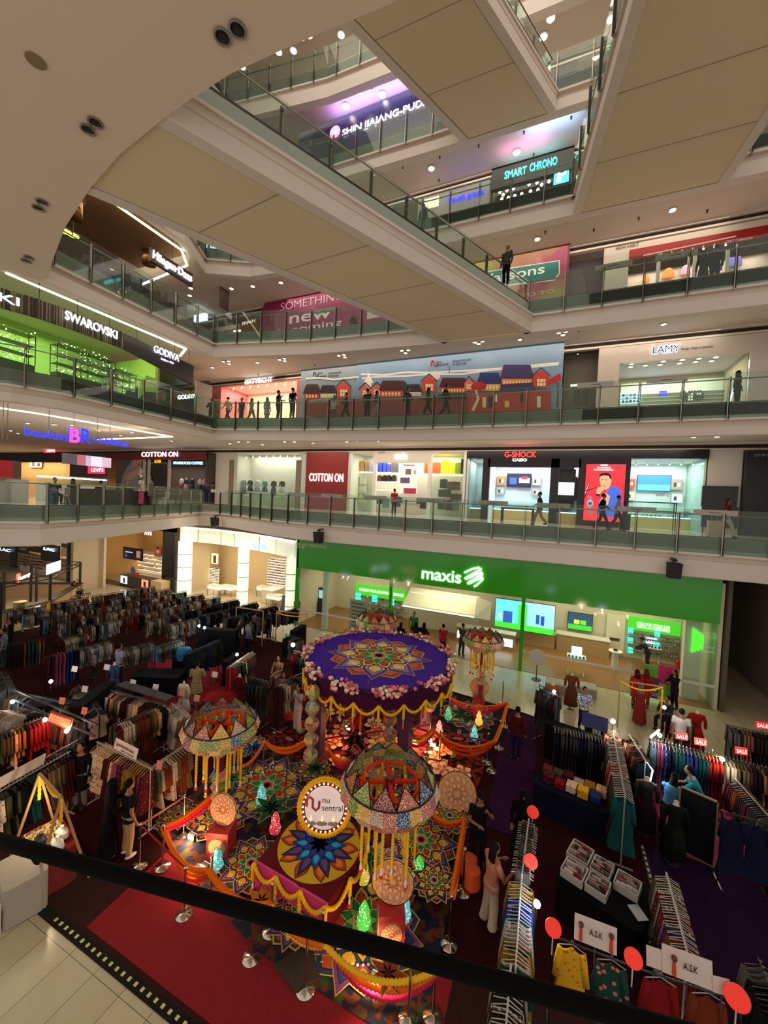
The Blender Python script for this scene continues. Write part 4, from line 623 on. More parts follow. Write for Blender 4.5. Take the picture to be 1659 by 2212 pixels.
t = thing('poster', 'large grey poster of a woman holding a cone', 'poster', PY(275, 1055, Y - 1)); a = MB(); panelY(a, (252, 990, 312, 1062), Y - 1, M('5c544c'), .08); a.build('board', t); a = MB()
artY(a, [(M('8a9298'), [(258, 1060), (264, 1030), (274, 1010), (284, 999), (298, 998), (304, 1010), (300, 1030), (302, 1062)]), (M('c89a80'), [(270, 1030), (280, 1022), (296, 1014), (302, 1004), (306, 1010), (300, 1024), (284, 1036), (272, 1038)]), (M('d8a060'), [(300, 992), (307, 993), (303, 1006)]), (M('e0dcd8'), [(304, 1010), (310, 1018), (302, 1030), (299, 1024)]), (M('b89078'), [(283, 997), (294, 990), (302, 998), (298, 1006), (286, 1008)])], Y - 1.08); a.build('picture', t)
t = thing('storefront', 'navy fascia of the denim shop with red logo signs', 'shop front', PY(110, 1050, Y)); x0, x1, z0, z1 = RY(-60, 962, 156, 980, Y - 1); a = MB(); a.box((x0, Y - 1.2, 3.55), (x1, Y - 1, 4.6), M('101a3a')); a.build('fascia', t); x2 = PY(232, 980, Y - 1).x; a = MB(); a.box((x1, Y - 1.2, 2.0), (x2, Y - 1, 4.6), M('4a4854')); a.build('fascia', t)
a = MB(); panelY(a, (97, 968, 120, 978), Y - 1.2, EM('f0203a', 2), .1); panelY(a, (192, 1007, 227, 1023), Y - 1.2, EM('f0203a', 2), .1); a.build('red_logo', t); textY("LEVI'S", 101, 976, 118, 976, 5, Y - 1.32, EM('ffffff', 3), t, ext=.01); textY("LEVI'S", 197, 1019, 223, 1019, 8, Y - 1.32, EM('ffffff', 3), t, ext=.01)
c = MB(); c.box((x0, Y + 1.6, 0), (x2, Y + 1.8, 4.6), M('e0b070')); struct(c, 'wall_shop'); area((x0 + x1) / 2, Y, 4.0, 12, 2, 380, (1, .78, .5), name='shop_ceiling_light')
screen((66, 986, 92, 1010), Y + 1.5, 'framed pale denim poster with two figures', [('e8d8a8', 0, 0, 1, 1), ('4a5070', .2, .1, .4, .85), ('b09868', .6, .55, .85, .9), ('3a3430', .65, .1, .85, .4)], 'poster', '3a2c20', .8, cat='poster'); screen((145, 1002, 170, 1030), Y - .5, 'tall lit picture of two figures in the denim shop window', [('d8a860', 0, 0, 1, 1), ('e8dcc8', .4, .1, .6, .85), ('c8b8a0', .65, .1, .8, .7)], 'poster', '2a2018', .8, cat='poster')
# ice cream cafe
X = -22.3
def textX(body, x0, y0, x1, y1, hpx, X, m, parent=None, **k):
    A = PX(x0, y0, X); B = PX(x1, y1, X); A.z = B.z = (A.z + B.z) / 2; h = PX((x0 + x1) / 2, (y0 + y1) / 2 - hpx, X).z - A.z; return text(body, A, B, h, m, parent, **k)
t = thing('hanging_sign', 'hanging blue and pink glowing baskin BR robbins sign', 'sign', PX(160, 945, X)); t.location.z = 3.2
BLU = EM('1c28ff', 2.2); PNK = EM('ff30c8', 2.6)
textX('baskin', 52, 941, 145, 951, 17, X, BLU, t, hscale=1.02); textX('robbins', 202, 958, 276, 963, 15, X, BLU, t, hscale=1.02); textX('B', 150, 955, 172, 956, 31, X + .02, PNK, t, hscale=1.05); textX('R', 174, 956, 197, 958, 31, X + .02, BLU, t, hscale=1.05); textX('l', 146, 953, 149, 953, 31, X + .02, BLU, t)
for px in (6, 16, 105, 159, 210, 237): p = PX(px, 950, X - .1); a = MB(); a.cyl((p.x, p.y, 2.9 if px < 20 else 3.4), (p.x, p.y, 5), .02, STEEL, 6); a.build('hanger_rod', t)
zc = 0
def pgf(px, py, z=0): return PZ(px, py, z)
XC = -26.5
def boxX(name, lab, cat, q, X, d, m, z0=None, th=None, emitm=None):
    y0, y1, a0, a1 = RX(*q, X); a = MB(); a.box((X - d, y0, a0 if z0 is None else z0), (X, y1, a1), m); return a.build(name, None, lab, cat)
y0, y1, a0, a1 = RX(95, 1018, 232, 1045, XC)
t = thing('ice_cream_counter', 'long glowing glass ice cream counter', 'counter', (XC, (y0 + y1) / 2, 0)); a = MB(); a.box((XC - .8, y0, 0), (XC, y1, 1.0), M('c8c4bc', .4)); a.build('body', t); a = MB(); a.box((XC - .7, y0, 1.0), (XC, y1, 1.4), GLASS); a.build('glass_case', t); a = MB(); a.box((XC - .75, y0, 1.4), (XC - .05, y1, 1.47), EM('e8fbff', 3.5)); a.build('light_strip', t)
t = thing('menu_board', 'angled row of purple and pink menu pictures hung over the counter', 'menu', (XC, y0 + 3, 2.2)); y0, y1, a0, a1 = RX(134, 984, 240, 1006, XC - .6); n = 5
for k, (c_, u0, u1) in enumerate((('3a3238', .0, .28), ('8a4a58', .28, .45), ('9088a0', .45, .56), ('c0b0c8', .56, .8), ('a890a8', .8, 1))): a = MB(); a.box((XC - .62, y0 + (y1 - y0) * u0, a0), (XC - .55, y0 + (y1 - y0) * u1 - .02, a1), EM(c_, .7)); a.build('menu_picture', t)
boxX('panel', 'plain red cabinet panel at the left edge of the cafe', 'cabinet', (-40, 993, 28, 1035), -25, .3, M('a01818', .5)); boxX('cabinet', 'white two door cabinet beside the cafe rail', 'cabinet', (26, 1036, 62, 1080), -24.4, .8, M('b8b4ac', .5), z0=0); boxX('cabinet', 'long white cabinet at the left edge of the cafe', 'cabinet', (-60, 1038, 25, 1076), -24.6, .8, M('a8a49c', .5), z0=0); boxX('cabinet', 'dark cabinet with small pictures behind the red panel', 'cabinet', (27, 996, 46, 1036), -26, .4, M('4a3a30', .5), z0=0)
# seats
def chair_wood(col_, lab, grp):
    t = thing('chair', lab, 'chair', group=grp); m = M(col_, .5); a = MB(); a.lathe([(.2, .44), (.22, .455), (.2, .47)], (0, 0, 0), m, 16); LB(a, 'seat', t)
    for sx in (-1, 1):
        for sy in (-1, 1): a = MB(); a.cyl((sx * .12, sy * .12, .45), (sx * .21, sy * .2, 0), .014, m, 6); LB(a, 'leg', t)
    a = MB(); a.tube([(-.2, .2, .82), (-.12, .25, .86), (0, .27, .87), (.12, .25, .86), (.2, .2, .82)], .018, m, 6)
    for k in range(-3, 4): a.cyl((k * .05, .17, .46), (k * .058, .25 - abs(k) * .008, .85), .008, m, 5)
    LB(a, 'backrest', t); return t
def table(w_, col_, lab, grp=None, h=.74, base='2a2622'):
    t = thing('table', lab, 'table', group=grp); a = MB(); a.box((-w_ / 2, -.33, h - .03), (w_ / 2, .33, h), M(col_, .3)); LB(a, 'tabletop', t); a = MB(); a.cyl((0, 0, .02), (0, 0, h - .03), .03, M(base, .4), 8); a.lathe([(.25, 0), (.25, .02), (.03, .04)], (0, 0, 0), M(base, .4), 14); LB(a, 'pedestal', t); return t
def armchair(col_, lab, grp=None):
    t = thing('armchair', lab, 'armchair', group=grp); m = M(col_, .6); a = MB(); a.box((-.28, -.28, .28), (.28, .28, .46), m); LB(a, 'seat', t); a = MB(); a.box((-.3, .2, .4), (.3, .32, 1.0), m); LB(a, 'backrest', t)
    for s in (-1, 1): a = MB(); a.box((s * .26, -.25, .4), (s * .33, .28, .66), m); LB(a, 'armrest', t)
    for s in (-1, 1):
        for u in (-1, 1): a = MB(); a.cyl((s * .24, u * .24, .3), (s * .26, u * .25, 0), .02, BLK, 6); LB(a, 'leg', t)
    return t
WC = chair_wood('c8c2b8', 'cream spindle back chair facing away in the ice cream cafe, at the left', None); p = PX(137, 1081, -22.6); WC.location = (-22.6, p.y, 0); WC.rotation_euler.z = -1.6
for px, rz, lb in ((183, -1.4, 'cream spindle back chair left of the hanging white cloth'), (207, 1.0, 'cream spindle back chair with a white cloth over it'), (357, -1.5, 'cream spindle back chair nearest the corner'), (295, .6, 'cream spindle back chair behind the pink trousers')):
    c = copy_tree(WC); p = PX(px, 1078, -23.6); c.location = (-23.6, p.y, 0); c.rotation_euler.z = rz; c['label'] = lb
T0 = table(.7, '8a8278', 'small grey cafe table behind the left cream chair'); p = PX(160, 1070, -24.2); T0.location = (-24.2, p.y, 0)
for px, lb in ((250, 'small grey cafe table in the middle of the cafe'), (340, 'small grey cafe table near the corner'), (380, 'small grey cafe table nearest the dark red fascia')): c = copy_tree(T0); p = PX(px, 1065, -24.8); c.location = (-24.8, p.y, 0); c['label'] = lb
p = PX(242, 1070, -22.8); a = MB(); a.box((p.x - .25, p.y - 2.2, 0), (p.x + .1, p.y + 2.2, .85), M('241c1c', .5)); a.build('planter_bench', None, 'long dark bench back behind the glass in the cafe', 'bench')
p = PX(115, 1080, -22.8); a = MB(); a.lathe([(.2, 0), (.22, .6), (.12, .9)], (p.x, p.y, 0), M('1a4a8a', .6), 12); a.build('bag', None, 'blue bag on the cafe floor left of the first cream chair', 'bag')
# clothes in the fashion shop windows (ground gallery)
for i, (px, c1, c2) in enumerate(((340, 'e8e4e0', 'c8c0b8'), (348, 'f0ece8', '8a8078'), (392, 'd8c8c0', '5a4048'), (402, '2a2a34', 'c0908a'), (415, '1a1a20', '1c1c24'), (432, 'c8b8b0', '2a2c40'), (441, 'a8b0b8', '20242c'))):
    p = PY(px, 1050, Y + .2); mannequin((p.x, Y + .2, .75), M(c1), M(c2), ['white topped mannequin, leftmost in the dark window', 'cream topped mannequin beside the white post', 'beige topped mannequin under the blue coffee sign', 'mannequin in black top and pink skirt in the dark window', 'all black mannequin in the dark window', 'beige topped mannequin with navy skirt in the dark window', 'pale grey mannequin rightmost in the dark window'][i], 1.65)
# ================================================================ FIRST GALLERY (z = 5.75)
Y = 24.3; f = 5.75
def shopX(): pass
x0, x1, z0, z1 = RY(455, 805, 656, 905, Y)
PK = M('c87878', .6); t = thing('storefront', 'pink shop front with white letters 6IXTY8IGHT', 'shop front', ((x0 + x1) / 2, Y, f)); xa, xb = PY(480, 860, Y).x, PY(643, 860, Y).x; zt = PY(560, 829, Y).z
for b_ in (((x0, zt), (x1, 9.72)), ((x0, f), (xa, zt)), ((xb, f), (x1, zt))): a = MB(); a.box((b_[0][0], Y - .15, b_[0][1]), (b_[1][0], Y + .1, b_[1][1]), PK); a.build('frame_panel', t)
textY('6IXTY8IGHT', 529, 828, 588, 827, 10, Y - .17, EM('f4f8ff', 3), t)
c = MB(); c.box((xa - .3, Y + 3, f), (xb + .3, Y + 3.1, zt + .6), M('f0dcc0', .7)); c.box((xa - .3, Y + .1, f), (xa - .1, Y + 3, zt + .4), M('d87878', .7)); c.box((xb + .1, Y + .1, f), (xb + .3, Y + 3, zt + .4), M('e8c8b0', .7)); struct(c, 'wall_shop'); c = MB(); c.box((xa - .3, Y, zt + .15), (xb + .3, Y + 3, zt + .3), M('e8d8cc')); struct(c, 'ceiling'); area((xa + xb) / 2, Y + 1.4, zt + .1, 7, 2, 260, (1, .86, .72), name='shop_ceiling_light')
spots(xa + .3, xb - .3, Y + .5, zt + .12, 8, 'track spotlights in the pink shop', 'small track spotlight in the pink shop')
for x in (500, 515, 560, 575, 620): p = PY(x, 890, Y + 1.5); a = MB(); a.box((p.x - .35, Y + 1.2, f), (p.x + .35, Y + 1.8, f + .9), M('e8e0d8')); a.box((p.x - .3, Y + 1.3, f + .9), (p.x + .3, Y + 1.7, f + 1.05), M('d8a0b0')); a.build('display_plinth', None, 'white display plinth with pink goods in the pink shop', 'display plinth', 'plinths in the pink shop')
x2 = PY(420, 860, Y).x; t = thing('storefront', 'golden yellow shop front left of the pink one', 'shop front', (x2, Y, f)); a = MB(); a.box((x2 - 4, Y - .1, 9.0), (x0, Y + .1, 9.72), M('b8862a', .5)); a.build('fascia', t); a = MB(); a.box((x0 - .25, Y - .12, f), (x0, Y + .1, 9.0), M('9a6a1a')); a.build('frame_post', t); c = MB(); c.box((x2 - 4, Y + 2, f), (x0, Y + 2.1, 9.3), M('e09840')); struct(c, 'wall_shop'); area(x2, Y + 1, 8.9, 3, 1.5, 120, (1, .65, .3), name='shop_ceiling_light')
# painted hoarding
def hoard(q_, zt_): 
    xa, xb, _, _ = RY(*q_, Y); t = thing('hoarding', 'painted hoarding of a village street under a pale blue sky', 'hoarding', ((xa + xb) / 2, Y - .4, f)); return t, xa, xb
t, xa, xb = hoard((658, 780, 1216, 900), 0); xm = PY(777, 830, Y).x
YH = Y - .5; PY_ = lambda p: PY(p[0], p[1], YH)
SKY = [M('8796a0', .35), M('7a96b0', .35)]
a = MB(); a.box((xa, YH, f), (xm, YH + .1, PY(718, 786, YH).z), SKY[0]); a.build('panel', t); a = MB(); a.box((xm, YH - .06, f), (PY(1216, 800, YH).x, YH + .06, PY(1000, 761, YH).z + .1), SKY[1]); a.build('panel', t)
H = lambda h: M(h, .5)
def house(x, y, w_, h_, wall='c8463a', roof='2a2030', win='f0d8a0'):   # gable house, x,y = bottom left px
    return [(H(wall), [(x, y), (x + w_, y), (x + w_, y - h_), (x + w_ / 2, y - h_ * 1.5), (x, y - h_)]), (H(roof), [(x - 3, y - h_ + 2), (x + w_ / 2, y - h_ * 1.5 - 3), (x + w_ + 3, y - h_ + 2), (x + w_ + 3, y - h_ - 1), (x + w_ / 2, y - h_ * 1.5 - 6), (x - 3, y - h_ - 1)]),
            (H('8a1c18'), [(x + w_ * .2, y - 3), (x + w_ * .8, y - 3), (x + w_ * .8, y - h_ * .7), (x + w_ * .2, y - h_ * .7)])] + [(H(win), [(x + w_ * (.24 + .19 * i), y - 4 - h_ * .32 * j), (x + w_ * (.4 + .19 * i), y - 4 - h_ * .32 * j), (x + w_ * (.4 + .19 * i), y - 4 - h_ * .28 - h_ * .32 * j), (x + w_ * (.24 + .19 * i), y - 4 - h_ * .28 - h_ * .32 * j)]) for i in range(3) for j in range(2)]
def longh(x, y, w_, h_, wall='c0382c', roof='3a1c20', tilt=0):
    r = [(H(wall), [(x, y), (x + w_, y + tilt), (x + w_, y - h_ + tilt), (x, y - h_)]), (H(roof), [(x - 4, y - h_ * .45), (x + w_ + 4, y - h_ * .45 + tilt), (x + w_ - 4, y - h_ - 6 + tilt), (x + 4, y - h_ - 6)])]
    n = max(3, int(w_ / 7)); r += [(H('f0d090'), [(x + 3 + (w_ - 6) * k / n, y - 3 + tilt * k / n), (x + (w_ - 6) * (k + .6) / n + 3, y - 3 + tilt * k / n), (x + (w_ - 6) * (k + .6) / n + 3, y - h_ * .35 + tilt * k / n), (x + 3 + (w_ - 6) * k / n, y - h_ * .35 + tilt * k / n)]) for k in range(n)]
    return r
items = []
wave = lambda pts, th: pts + [(x, y + th) for x, y in pts[::-1]]
items += [(H('d8d4cc'), wave([(660, 816), (690, 814), (720, 818), (775, 812)], 4)), (H('dcd8d0'), wave([(780, 806), (830, 808), (880, 802), (930, 803), (985, 800), (1040, 797), (1100, 792), (1150, 787), (1208, 782)], 4)), (H('dcd8d0'), wave([(782, 815), (820, 812), (880, 810), (930, 806), (1000, 806), (1060, 797), (1120, 794), (1206, 785)], 4)), (H('e0d4c8'), [(941 + 10 * math.cos(a_ * .4), 811 + 10 * math.sin(a_ * .4)) for a_ in range(16)]), (H('e8e4d8'), [(783, 845), (790, 828), (785, 826), (793, 815), (796, 803), (800, 815), (807, 826), (802, 828), (806, 845)]),
  (H('1c3a34'), [(700, 850), (703, 838), (712, 836), (720, 842), (718, 852)]), (H('1c3a34'), [(860, 842), (862, 825), (870, 822), (878, 826), (876, 842)])]
items += longh(658, 862, 32, 26, 'b83028', '3a1418'); items += longh(692, 860, 34, 22, 'c8c0b0', '2a2024'); items += house(728, 860, 28, 24); items += house(778, 858, 22, 18, 'd06040'); items += house(802, 857, 24, 18, 'd06040'); items += longh(822, 858, 48, 30, 'c84a28', '4a1418'); items += longh(874, 856, 36, 20, 'd8d0c0', '2a2024'); items += house(912, 848, 30, 24, 'c8382c'); items += longh(952, 850, 56, 28, 'c84428', '4a1418'); items += house(1003, 845, 20, 18, 'd86848')
items += longh(1033, 845, 48, 34, 'd8a050', '1c2c6a'); items += longh(1084, 838, 66, 44, 'd88048', '3a3060'); items += house(1152, 838, 34, 26, 'c8382c')
items += [(H('7a2820'), [(660, 900), (1012, 896), (1012, 858), (660, 864)]), (H('a83028'), [(1012, 896), (1190, 890), (1190, 845), (1012, 850)]), (H('3a2c5a'), [(1075, 850), (1160, 846), (1150, 826), (1085, 830)]), (H('b0201c'), [(1016, 835), (1024, 826), (1040, 824), (1052, 832), (1046, 842), (1026, 845)]), (H('d8c8b8'), [(1018, 886), (1030, 862), (1026, 842), (1030, 842), (1036, 862), (1024, 888)]), (H('b8241c'), [(1184, 822), (1196, 814), (1210, 806), (1213, 820), (1200, 828), (1188, 828)]), (H('5a2a24'), [(1202, 880), (1205, 826), (1207, 826), (1206, 880)]),
  (H('2a2420'), [(940, 866), (1010, 862), (1004, 848), (946, 852)]), (H('e0c890'), [(1042, 880), (1050, 880), (1050, 858), (1042, 858)]), (H('20204a'), [(1054, 880), (1064, 880), (1064, 856), (1054, 856)]), (H('e8e0d0'), [(1068, 868), (1074, 868), (1074, 852), (1068, 852)]), (H('e0b860'), [(1090, 880), (1100, 880), (1100, 866), (1090, 866)]), (H('241c24'), [(1124, 870), (1130, 870), (1130, 842), (1124, 842)]), (H('d8d0c0'), [(1160, 880), (1168, 880), (1168, 856), (1160, 856)])]
def layer(items, nm):
    a = MB()
    for i, (m, pts) in enumerate(items): a.plate([(p.x, p.y, p.z) for p in [PY(x, y, YH - .065 - .0015 * i) for x, y in pts]], (0, -1, 0), .001, m)
    a.build(nm, t)
layer(items, 'painting')
s = MB(); s.tube([PY(x, y, YH - .1) for x, y in ((931, 790), (932, 781), (935, 778), (938, 782), (938, 788), (941, 791), (944, 788), (944, 780))], .035, M('b01c28'), 6); s.build('logo', t); s = MB(); s.tube([PY(x, y, YH - .02) for x, y in ((677, 812), (678, 806), (680, 804), (682, 808), (682, 812), (685, 814), (687, 811), (687, 806))], .03, M('2a2c34'), 6); s.build('logo', t)
for (tx, xx0, yy0, xx1, yy1, h_) in (('nu', 946, 784, 954, 783, 5), ('sentral', 946, 790, 968, 788, 6), ('LEASING ENQUIRY', 977, 782, 1018, 778, 4.5), ('03 2276 6228', 977, 789, 1007, 786, 4.5)): textY(tx, xx0, yy0, xx1, yy1, h_, YH - .1, M('2a2c34'), t, ext=.01)
for (tx, xx0, yy0, xx1, yy1, h_) in (('nu', 688, 808, 696, 807, 4.5), ('sentral', 688, 815, 704, 814, 5), ('LEASING ENQUIRY', 709, 808, 738, 806, 4), ('03 2276 6228', 709, 814, 731, 813, 4)): textY(tx, xx0, yy0, xx1, yy1, h_, YH - .02, M('2a2c34'), t, ext=.01)
a = MB(); a.box((PY(972, 785, YH).x, YH - .1, 9.0), (PY(972, 785, YH).x + .02, YH - .07, 9.45), M('2a2c34')); a.build('divider', t)
# recess + pen shop
plain((1216, 790, 1290, 885), Y + .8, M('6a6258', .7), f, 9.9); c = MB(); panelY(c, (1240, 842, 1253, 875), Y + .8, M('50483e'), .04); panelY(c, (1256, 842, 1270, 874), Y + .8, M('50483e'), .04); struct(c, 'door_2'); a = MB(); panelY(a, (1232, 830, 1252, 835), Y + .75, EM('d8e8e0', .8), .03); a.build('exit_sign', None, 'small pale lit sign over the grey service door', 'sign')
t = thing('storefront', 'glossy white pen shop front with a blue edged LAMY sign', 'shop front', PY(1450, 870, Y)); WL = M('c4b8ae', .15); zt = PY(1450, 775, Y).z - .05; xa, xb, xc, xd = PY(1288, 850, Y).x, PY(1334, 850, Y).x, PY(1612, 850, Y).x, 15
for b_ in ((xa, f, xb, 9.75), (xb, zt, xc, 9.75), (xc, f, xd, 9.75)): a = MB(); a.box((b_[0], Y - .15, b_[1]), (b_[2], Y + .05, b_[3]), WL); a.build('frame_panel', t)
a = MB(); a.box((xb, Y, f), (xc, Y + .02, zt), GLASS); a.build('glass_panel', t)
o = textY('LAMY', 1409, 766, 1468, 758, 16, Y - .17, M('1c2230', .3), t); o2 = textY('LAMY', 1408, 766.5, 1469, 758.5, 17, Y - .155, EM('bcd4ff', 3), t, hscale=1.04); textY('Design. Made in Germany', 1472, 758, 1541, 747, 5, Y - .17, M('2a2826'), t, ext=.01)
c = MB(); c.box((xb, Y + 3.2, f), (xc, Y + 3.3, zt + .3), M('b8ab88', .8)); c.box((xc, Y, f), (xc + .1, Y + 3.3, zt + .3), M('a89c80', .8)); c.box((xb - .1, Y, f), (xb, Y + 3.3, zt + .3), M('a89c80', .8)); struct(c, 'wall_shop'); c = MB(); c.box((xb, Y + .05, zt + .1), (xc, Y + 3.3, zt + .2), M('c0b8c0')); struct(c, 'ceiling'); area((xb + xc) / 2, Y + 1.6, zt + .05, 4.5, 2, 150, (1, .93, .86), name='shop_ceiling_light')
for x, y in ((1366, 782), (1362, 792), (1394, 789), (1426, 787), (1435, 777), (1468, 784), (1478, 772), (1502, 781), (1516, 768), (1537, 779), (1553, 765)):
    p = PZ(x, y, zt + .09); o = copy_tree(DL); o.location = (p.x, min(max(p.y, Y + .4), Y + 3), zt + .09); tag(o, 'bright downlight in the pen shop ceiling', 'downlight', 'downlights in the pen shop')
t = thing('display_shelf', 'lit pen shop back wall with white trays and a smaller LAMY sign', 'display shelf', PY(1450, 860, Y + 3)); a = MB(); panelY(a, (1340, 822, 1600, 880), Y + 3.1, M('e8e4d8', .5), .08); a.build('back', t); textY('LAMY', 1391, 838, 1425, 836, 7, Y + 3, EM('9ac4ff', 4), t)
a = MB(); panelY(a, (1340, 848, 1384, 872), Y + 2.9, EM('c0e8ff', 1.6), .05); a.build('lit_case', t); a = MB(); panelY(a, (1424, 845, 1440, 858), Y + 2.9, EM('3430c0', 1.5), .05); a.build('screen', t); shelves(t, (1340, 846, 1600, 878), Y + 3.0, 4, M('c0bcb0'), .25)
stuffgrid((1468, 843, 1520, 866), Y + 2.8, 9, 4, ['2a2a28', 'e8e4d8', '3a3c3c'], 'small pen trays on the pen shop back wall', 'pen_trays', 'pens'); stuffgrid((1342, 850, 1382, 870), Y + 2.75, 5, 3, ['5a6a70', '303a40', 'a8c0c8'], 'goods in the lit case of the pen shop', 'case_goods', 'products')
a = MB(); p0 = PY(1575, 862, Y + .6); a.tube([(p0.x, Y + .6, f + .9), (p0.x + .25, Y + .6, f + 2.0)], .04, EM('b8d8ff', 3), 6); a.build('light_line', None, 'slanted pale blue light line at the right of the pen shop window', 'light')
# first gallery left: crystal shop and chocolate shop (signs hang at X=-22)
X = -22.0; 
SP = [(-24.6, 5.0), (-22.6, 8.9), (-22.15, 10.2), (-22, 11.5), (-22, 13.85)]
t = thing('hanging_sign', 'curved dark slatted hanging sign board with white SWAROVSKI letters', 'sign', (-22, 12, 8.5)); SLAT = pattern('2c241c', '7a6a56', 2.2, 'wavey', .6, c='4a3c30', soft=.3); a = MB(); band(a, SP, 0, 8.6, 9.42, SLAT, .15)
for i in range(95):
    u = i / 95 * 4; k = min(int(u), 3); v = u - k; x = SP[k][0] + (SP[k + 1][0] - SP[k][0]) * v; y = SP[k][1] + (SP[k + 1][1] - SP[k][1]) * v; a.box((x - .03, y - .02, 8.55 + R.random() * .06), (x + .04, y + .03, 9.4 + R.random() * .06), M(R.choice(['5a4e40', '3a3026', '7a6c5a', '2a2018'])))
a.build('board', t)
textX('SWAROVSKI', 140, 694, 253, 728, 19, X + .06, EM('e4ecff', 3), t, hscale=1.02)
A_ = PZ(-45, 648, 8.86); A_ = Vector((-22.95, 8.0, 8.86)); B_ = Vector((-22.42, 9.55, 8.86)); text('VSKI', A_ + Vector((.07, 0, 0)), B_ + Vector((.07, 0, 0)), .36, EM('e4ecff', 3), t, hscale=1.02)
for px in (84, 167, 237): p = PX(px, 690, X); a = MB(); a.cyl((p.x, p.y, 9.42), (p.x, p.y, 10.2), .015, BLK, 6); a.build('hanger_rod', t)
t = thing('hanging_sign', 'black purple hanging sign board with white GODIVA letters', 'sign', (-22, 16, 8.4)); a = MB(); a.add([(-22, 13.9, 8.62), (-22, 18.45, 7.92), (-22, 18.45, 9.15), (-22, 13.9, 9.42), (-22.2, 13.9, 8.62), (-22.2, 18.45, 7.92), (-22.2, 18.45, 9.15), (-22.2, 13.9, 9.42)], [(0, 1, 2, 3), (7, 6, 5, 4), (0, 4, 5, 1), (2, 6, 7, 3), (1, 5, 6, 2), (0, 3, 7, 4)], M('1c1622', .35)); a.box((-25, 18.3, 7.95), (-22.1, 18.45, 9.15), M('241c30', .35)); a.build('board', t)
textX('GODIVA', 332, 758, 386, 783, 15, X + .05, EM('e8dcff', 3), t, hscale=1.01); textX('Belgium 1926', 348, 776, 375, 787, 5, X + .05, EM('e8dcff', 2.5), t, ext=.02)
for px in (296, 345, 380, 411): p = PX(px, 750, X); a = MB(); a.cyl((p.x - .1, p.y, 9.2), (p.x - .1, p.y, 10.2), .015, BLK, 6); a.build('hanger_rod', t)
LIME = M('a2d05c', .8); c = MB(); c.box((-29.2, 5, f), (-29, 17.6, 10.2), LIME); c.box((-29, 17.4, f), (-24.2, 17.6, 9.6), LIME); c.box((-29, 4.8, f), (-23, 5, 10.2), LIME); struct(c, 'wall_shop'); area(-26, 10.5, 9.9, 4, 8, 400, (.95, 1, .78), name='shop_ceiling_light')
LB_ = MB(); LB_.box((-24.6, 16.6, f), (-24.0, 17.4, f + 2.4), LIME); LB_.build('lime_kiosk', None, 'lime green pillar cabinet beside the chocolate shop', 'cabinet')
def cryst(xx, ya, yb, lab):
    t = thing('display_case', lab, 'display case', (xx, (ya + yb) / 2, f)); a = MB(); a.box((xx - .3, ya, f), (xx + .3, yb, f + .9), M('1c4a1c', .6)); a.build('base', t)
    a = MB()
    for y in (ya, (ya + yb) / 2, yb):
        for x in (xx - .3, xx + .3): a.box((x - .015, y - .015, f + .9), (x + .015, y + .015, f + 2.3), BLK)
    for z in (f + 1.35, f + 1.8, f + 2.28): a.box((xx - .3, ya, z), (xx + .3, yb, z + .02), M('3a4038', .3))
    a.build('frame', t); s = MB()
    for k in range(int((yb - ya) * 60)): s.ball((xx + R.uniform(-.25, .27), R.uniform(ya, yb), f + R.choice([.92, 1.38, 1.83, 2.24]) + R.uniform(0, .28)), R.uniform(.015, .035), EM('f4ffe0', 2.2) if R.random() < .5 else M('c8d0c0', .1), 5)
    s.build('crystals', t, kind='stuff')
cryst(-23.6, 7.2, 10.6, 'left glass case full of sparkling crystals'); cryst(-23.4, 11.4, 14.2, 'middle glass case full of sparkling crystals'); cryst(-24.6, 14.6, 16.2, 'right glass case full of sparkling crystals')
c = MB(); c.box((-29, 5, f + .01), (-22.9, 17.4, f + .02), M('1c3a14', .3)); struct(c, 'floor')
# chocolate cafe
t = thing('shop_counter', 'dark bar with golden bottles wall and a smaller GODIVA sign', 'counter', (-25, 21, f)); a = MB(); a.box((-29, 21.8, f), (-24.4, 22, 9.4), M('1c1612')); a.build('back_wall', t); a = MB(); a.box((-28, 21.7, 8.1), (-25, 21.78, 8.9), pattern('1c120a', 'b08a48', 9, 'voronoi', .4)); a.build('bottle_panel', t); a = MB(); a.box((-24.4, 20.6, f), (-24.2, 22, 9.0), M('8a8078')); a.build('side_panel', t); text('GODIVA', (-26.6, 21.0, 7.9), (-24.7, 21.0, 7.9), .32, EM('d8ecff', 3.5), t); a = MB(); a.box((-28, 20.7, 8.6), (-24.3, 21.2, 9.0), BLK); a.build('header', t); a = MB(); a.box((-28, 19.6, f), (-24.8, 20.2, f + 1.1), M('2a2018')); a.build('bar', t)
area(-26, 19.5, 9.8, 3, 2, 60, (1, .75, .5))
g0 = armchair('2a2624', 'dark armchair in the chocolate cafe, nearest the green shop'); g0.location = (-22.3, 14.6, f); g0.rotation_euler.z = -.5
for y, r, lb in ((15.6, .6, 'dark armchair beside the white trolley'), (16.7, -.8, 'dark armchair in the middle of the chocolate cafe'), (17.5, 1.2, 'dark armchair near the corner of the chocolate cafe')): c = copy_tree(g0); c.location = (-22.2, y, f); c.rotation_euler.z = r; c['label'] = lb
a = MB(); 
for z in (0.3, .7, 1.1): a.box((-22.9, 13.4, f + z), (-22.4, 14.0, f + z + .04), M('d0ccc4'))
for y in (13.4, 13.96):
    for x in (-22.9, -22.44): a.box((x, y, f), (x + .04, y + .04, f + 1.15), M('d0ccc4'))
a.build('trolley', None, 'white three tier trolley at the edge of the chocolate cafe', 'trolley')
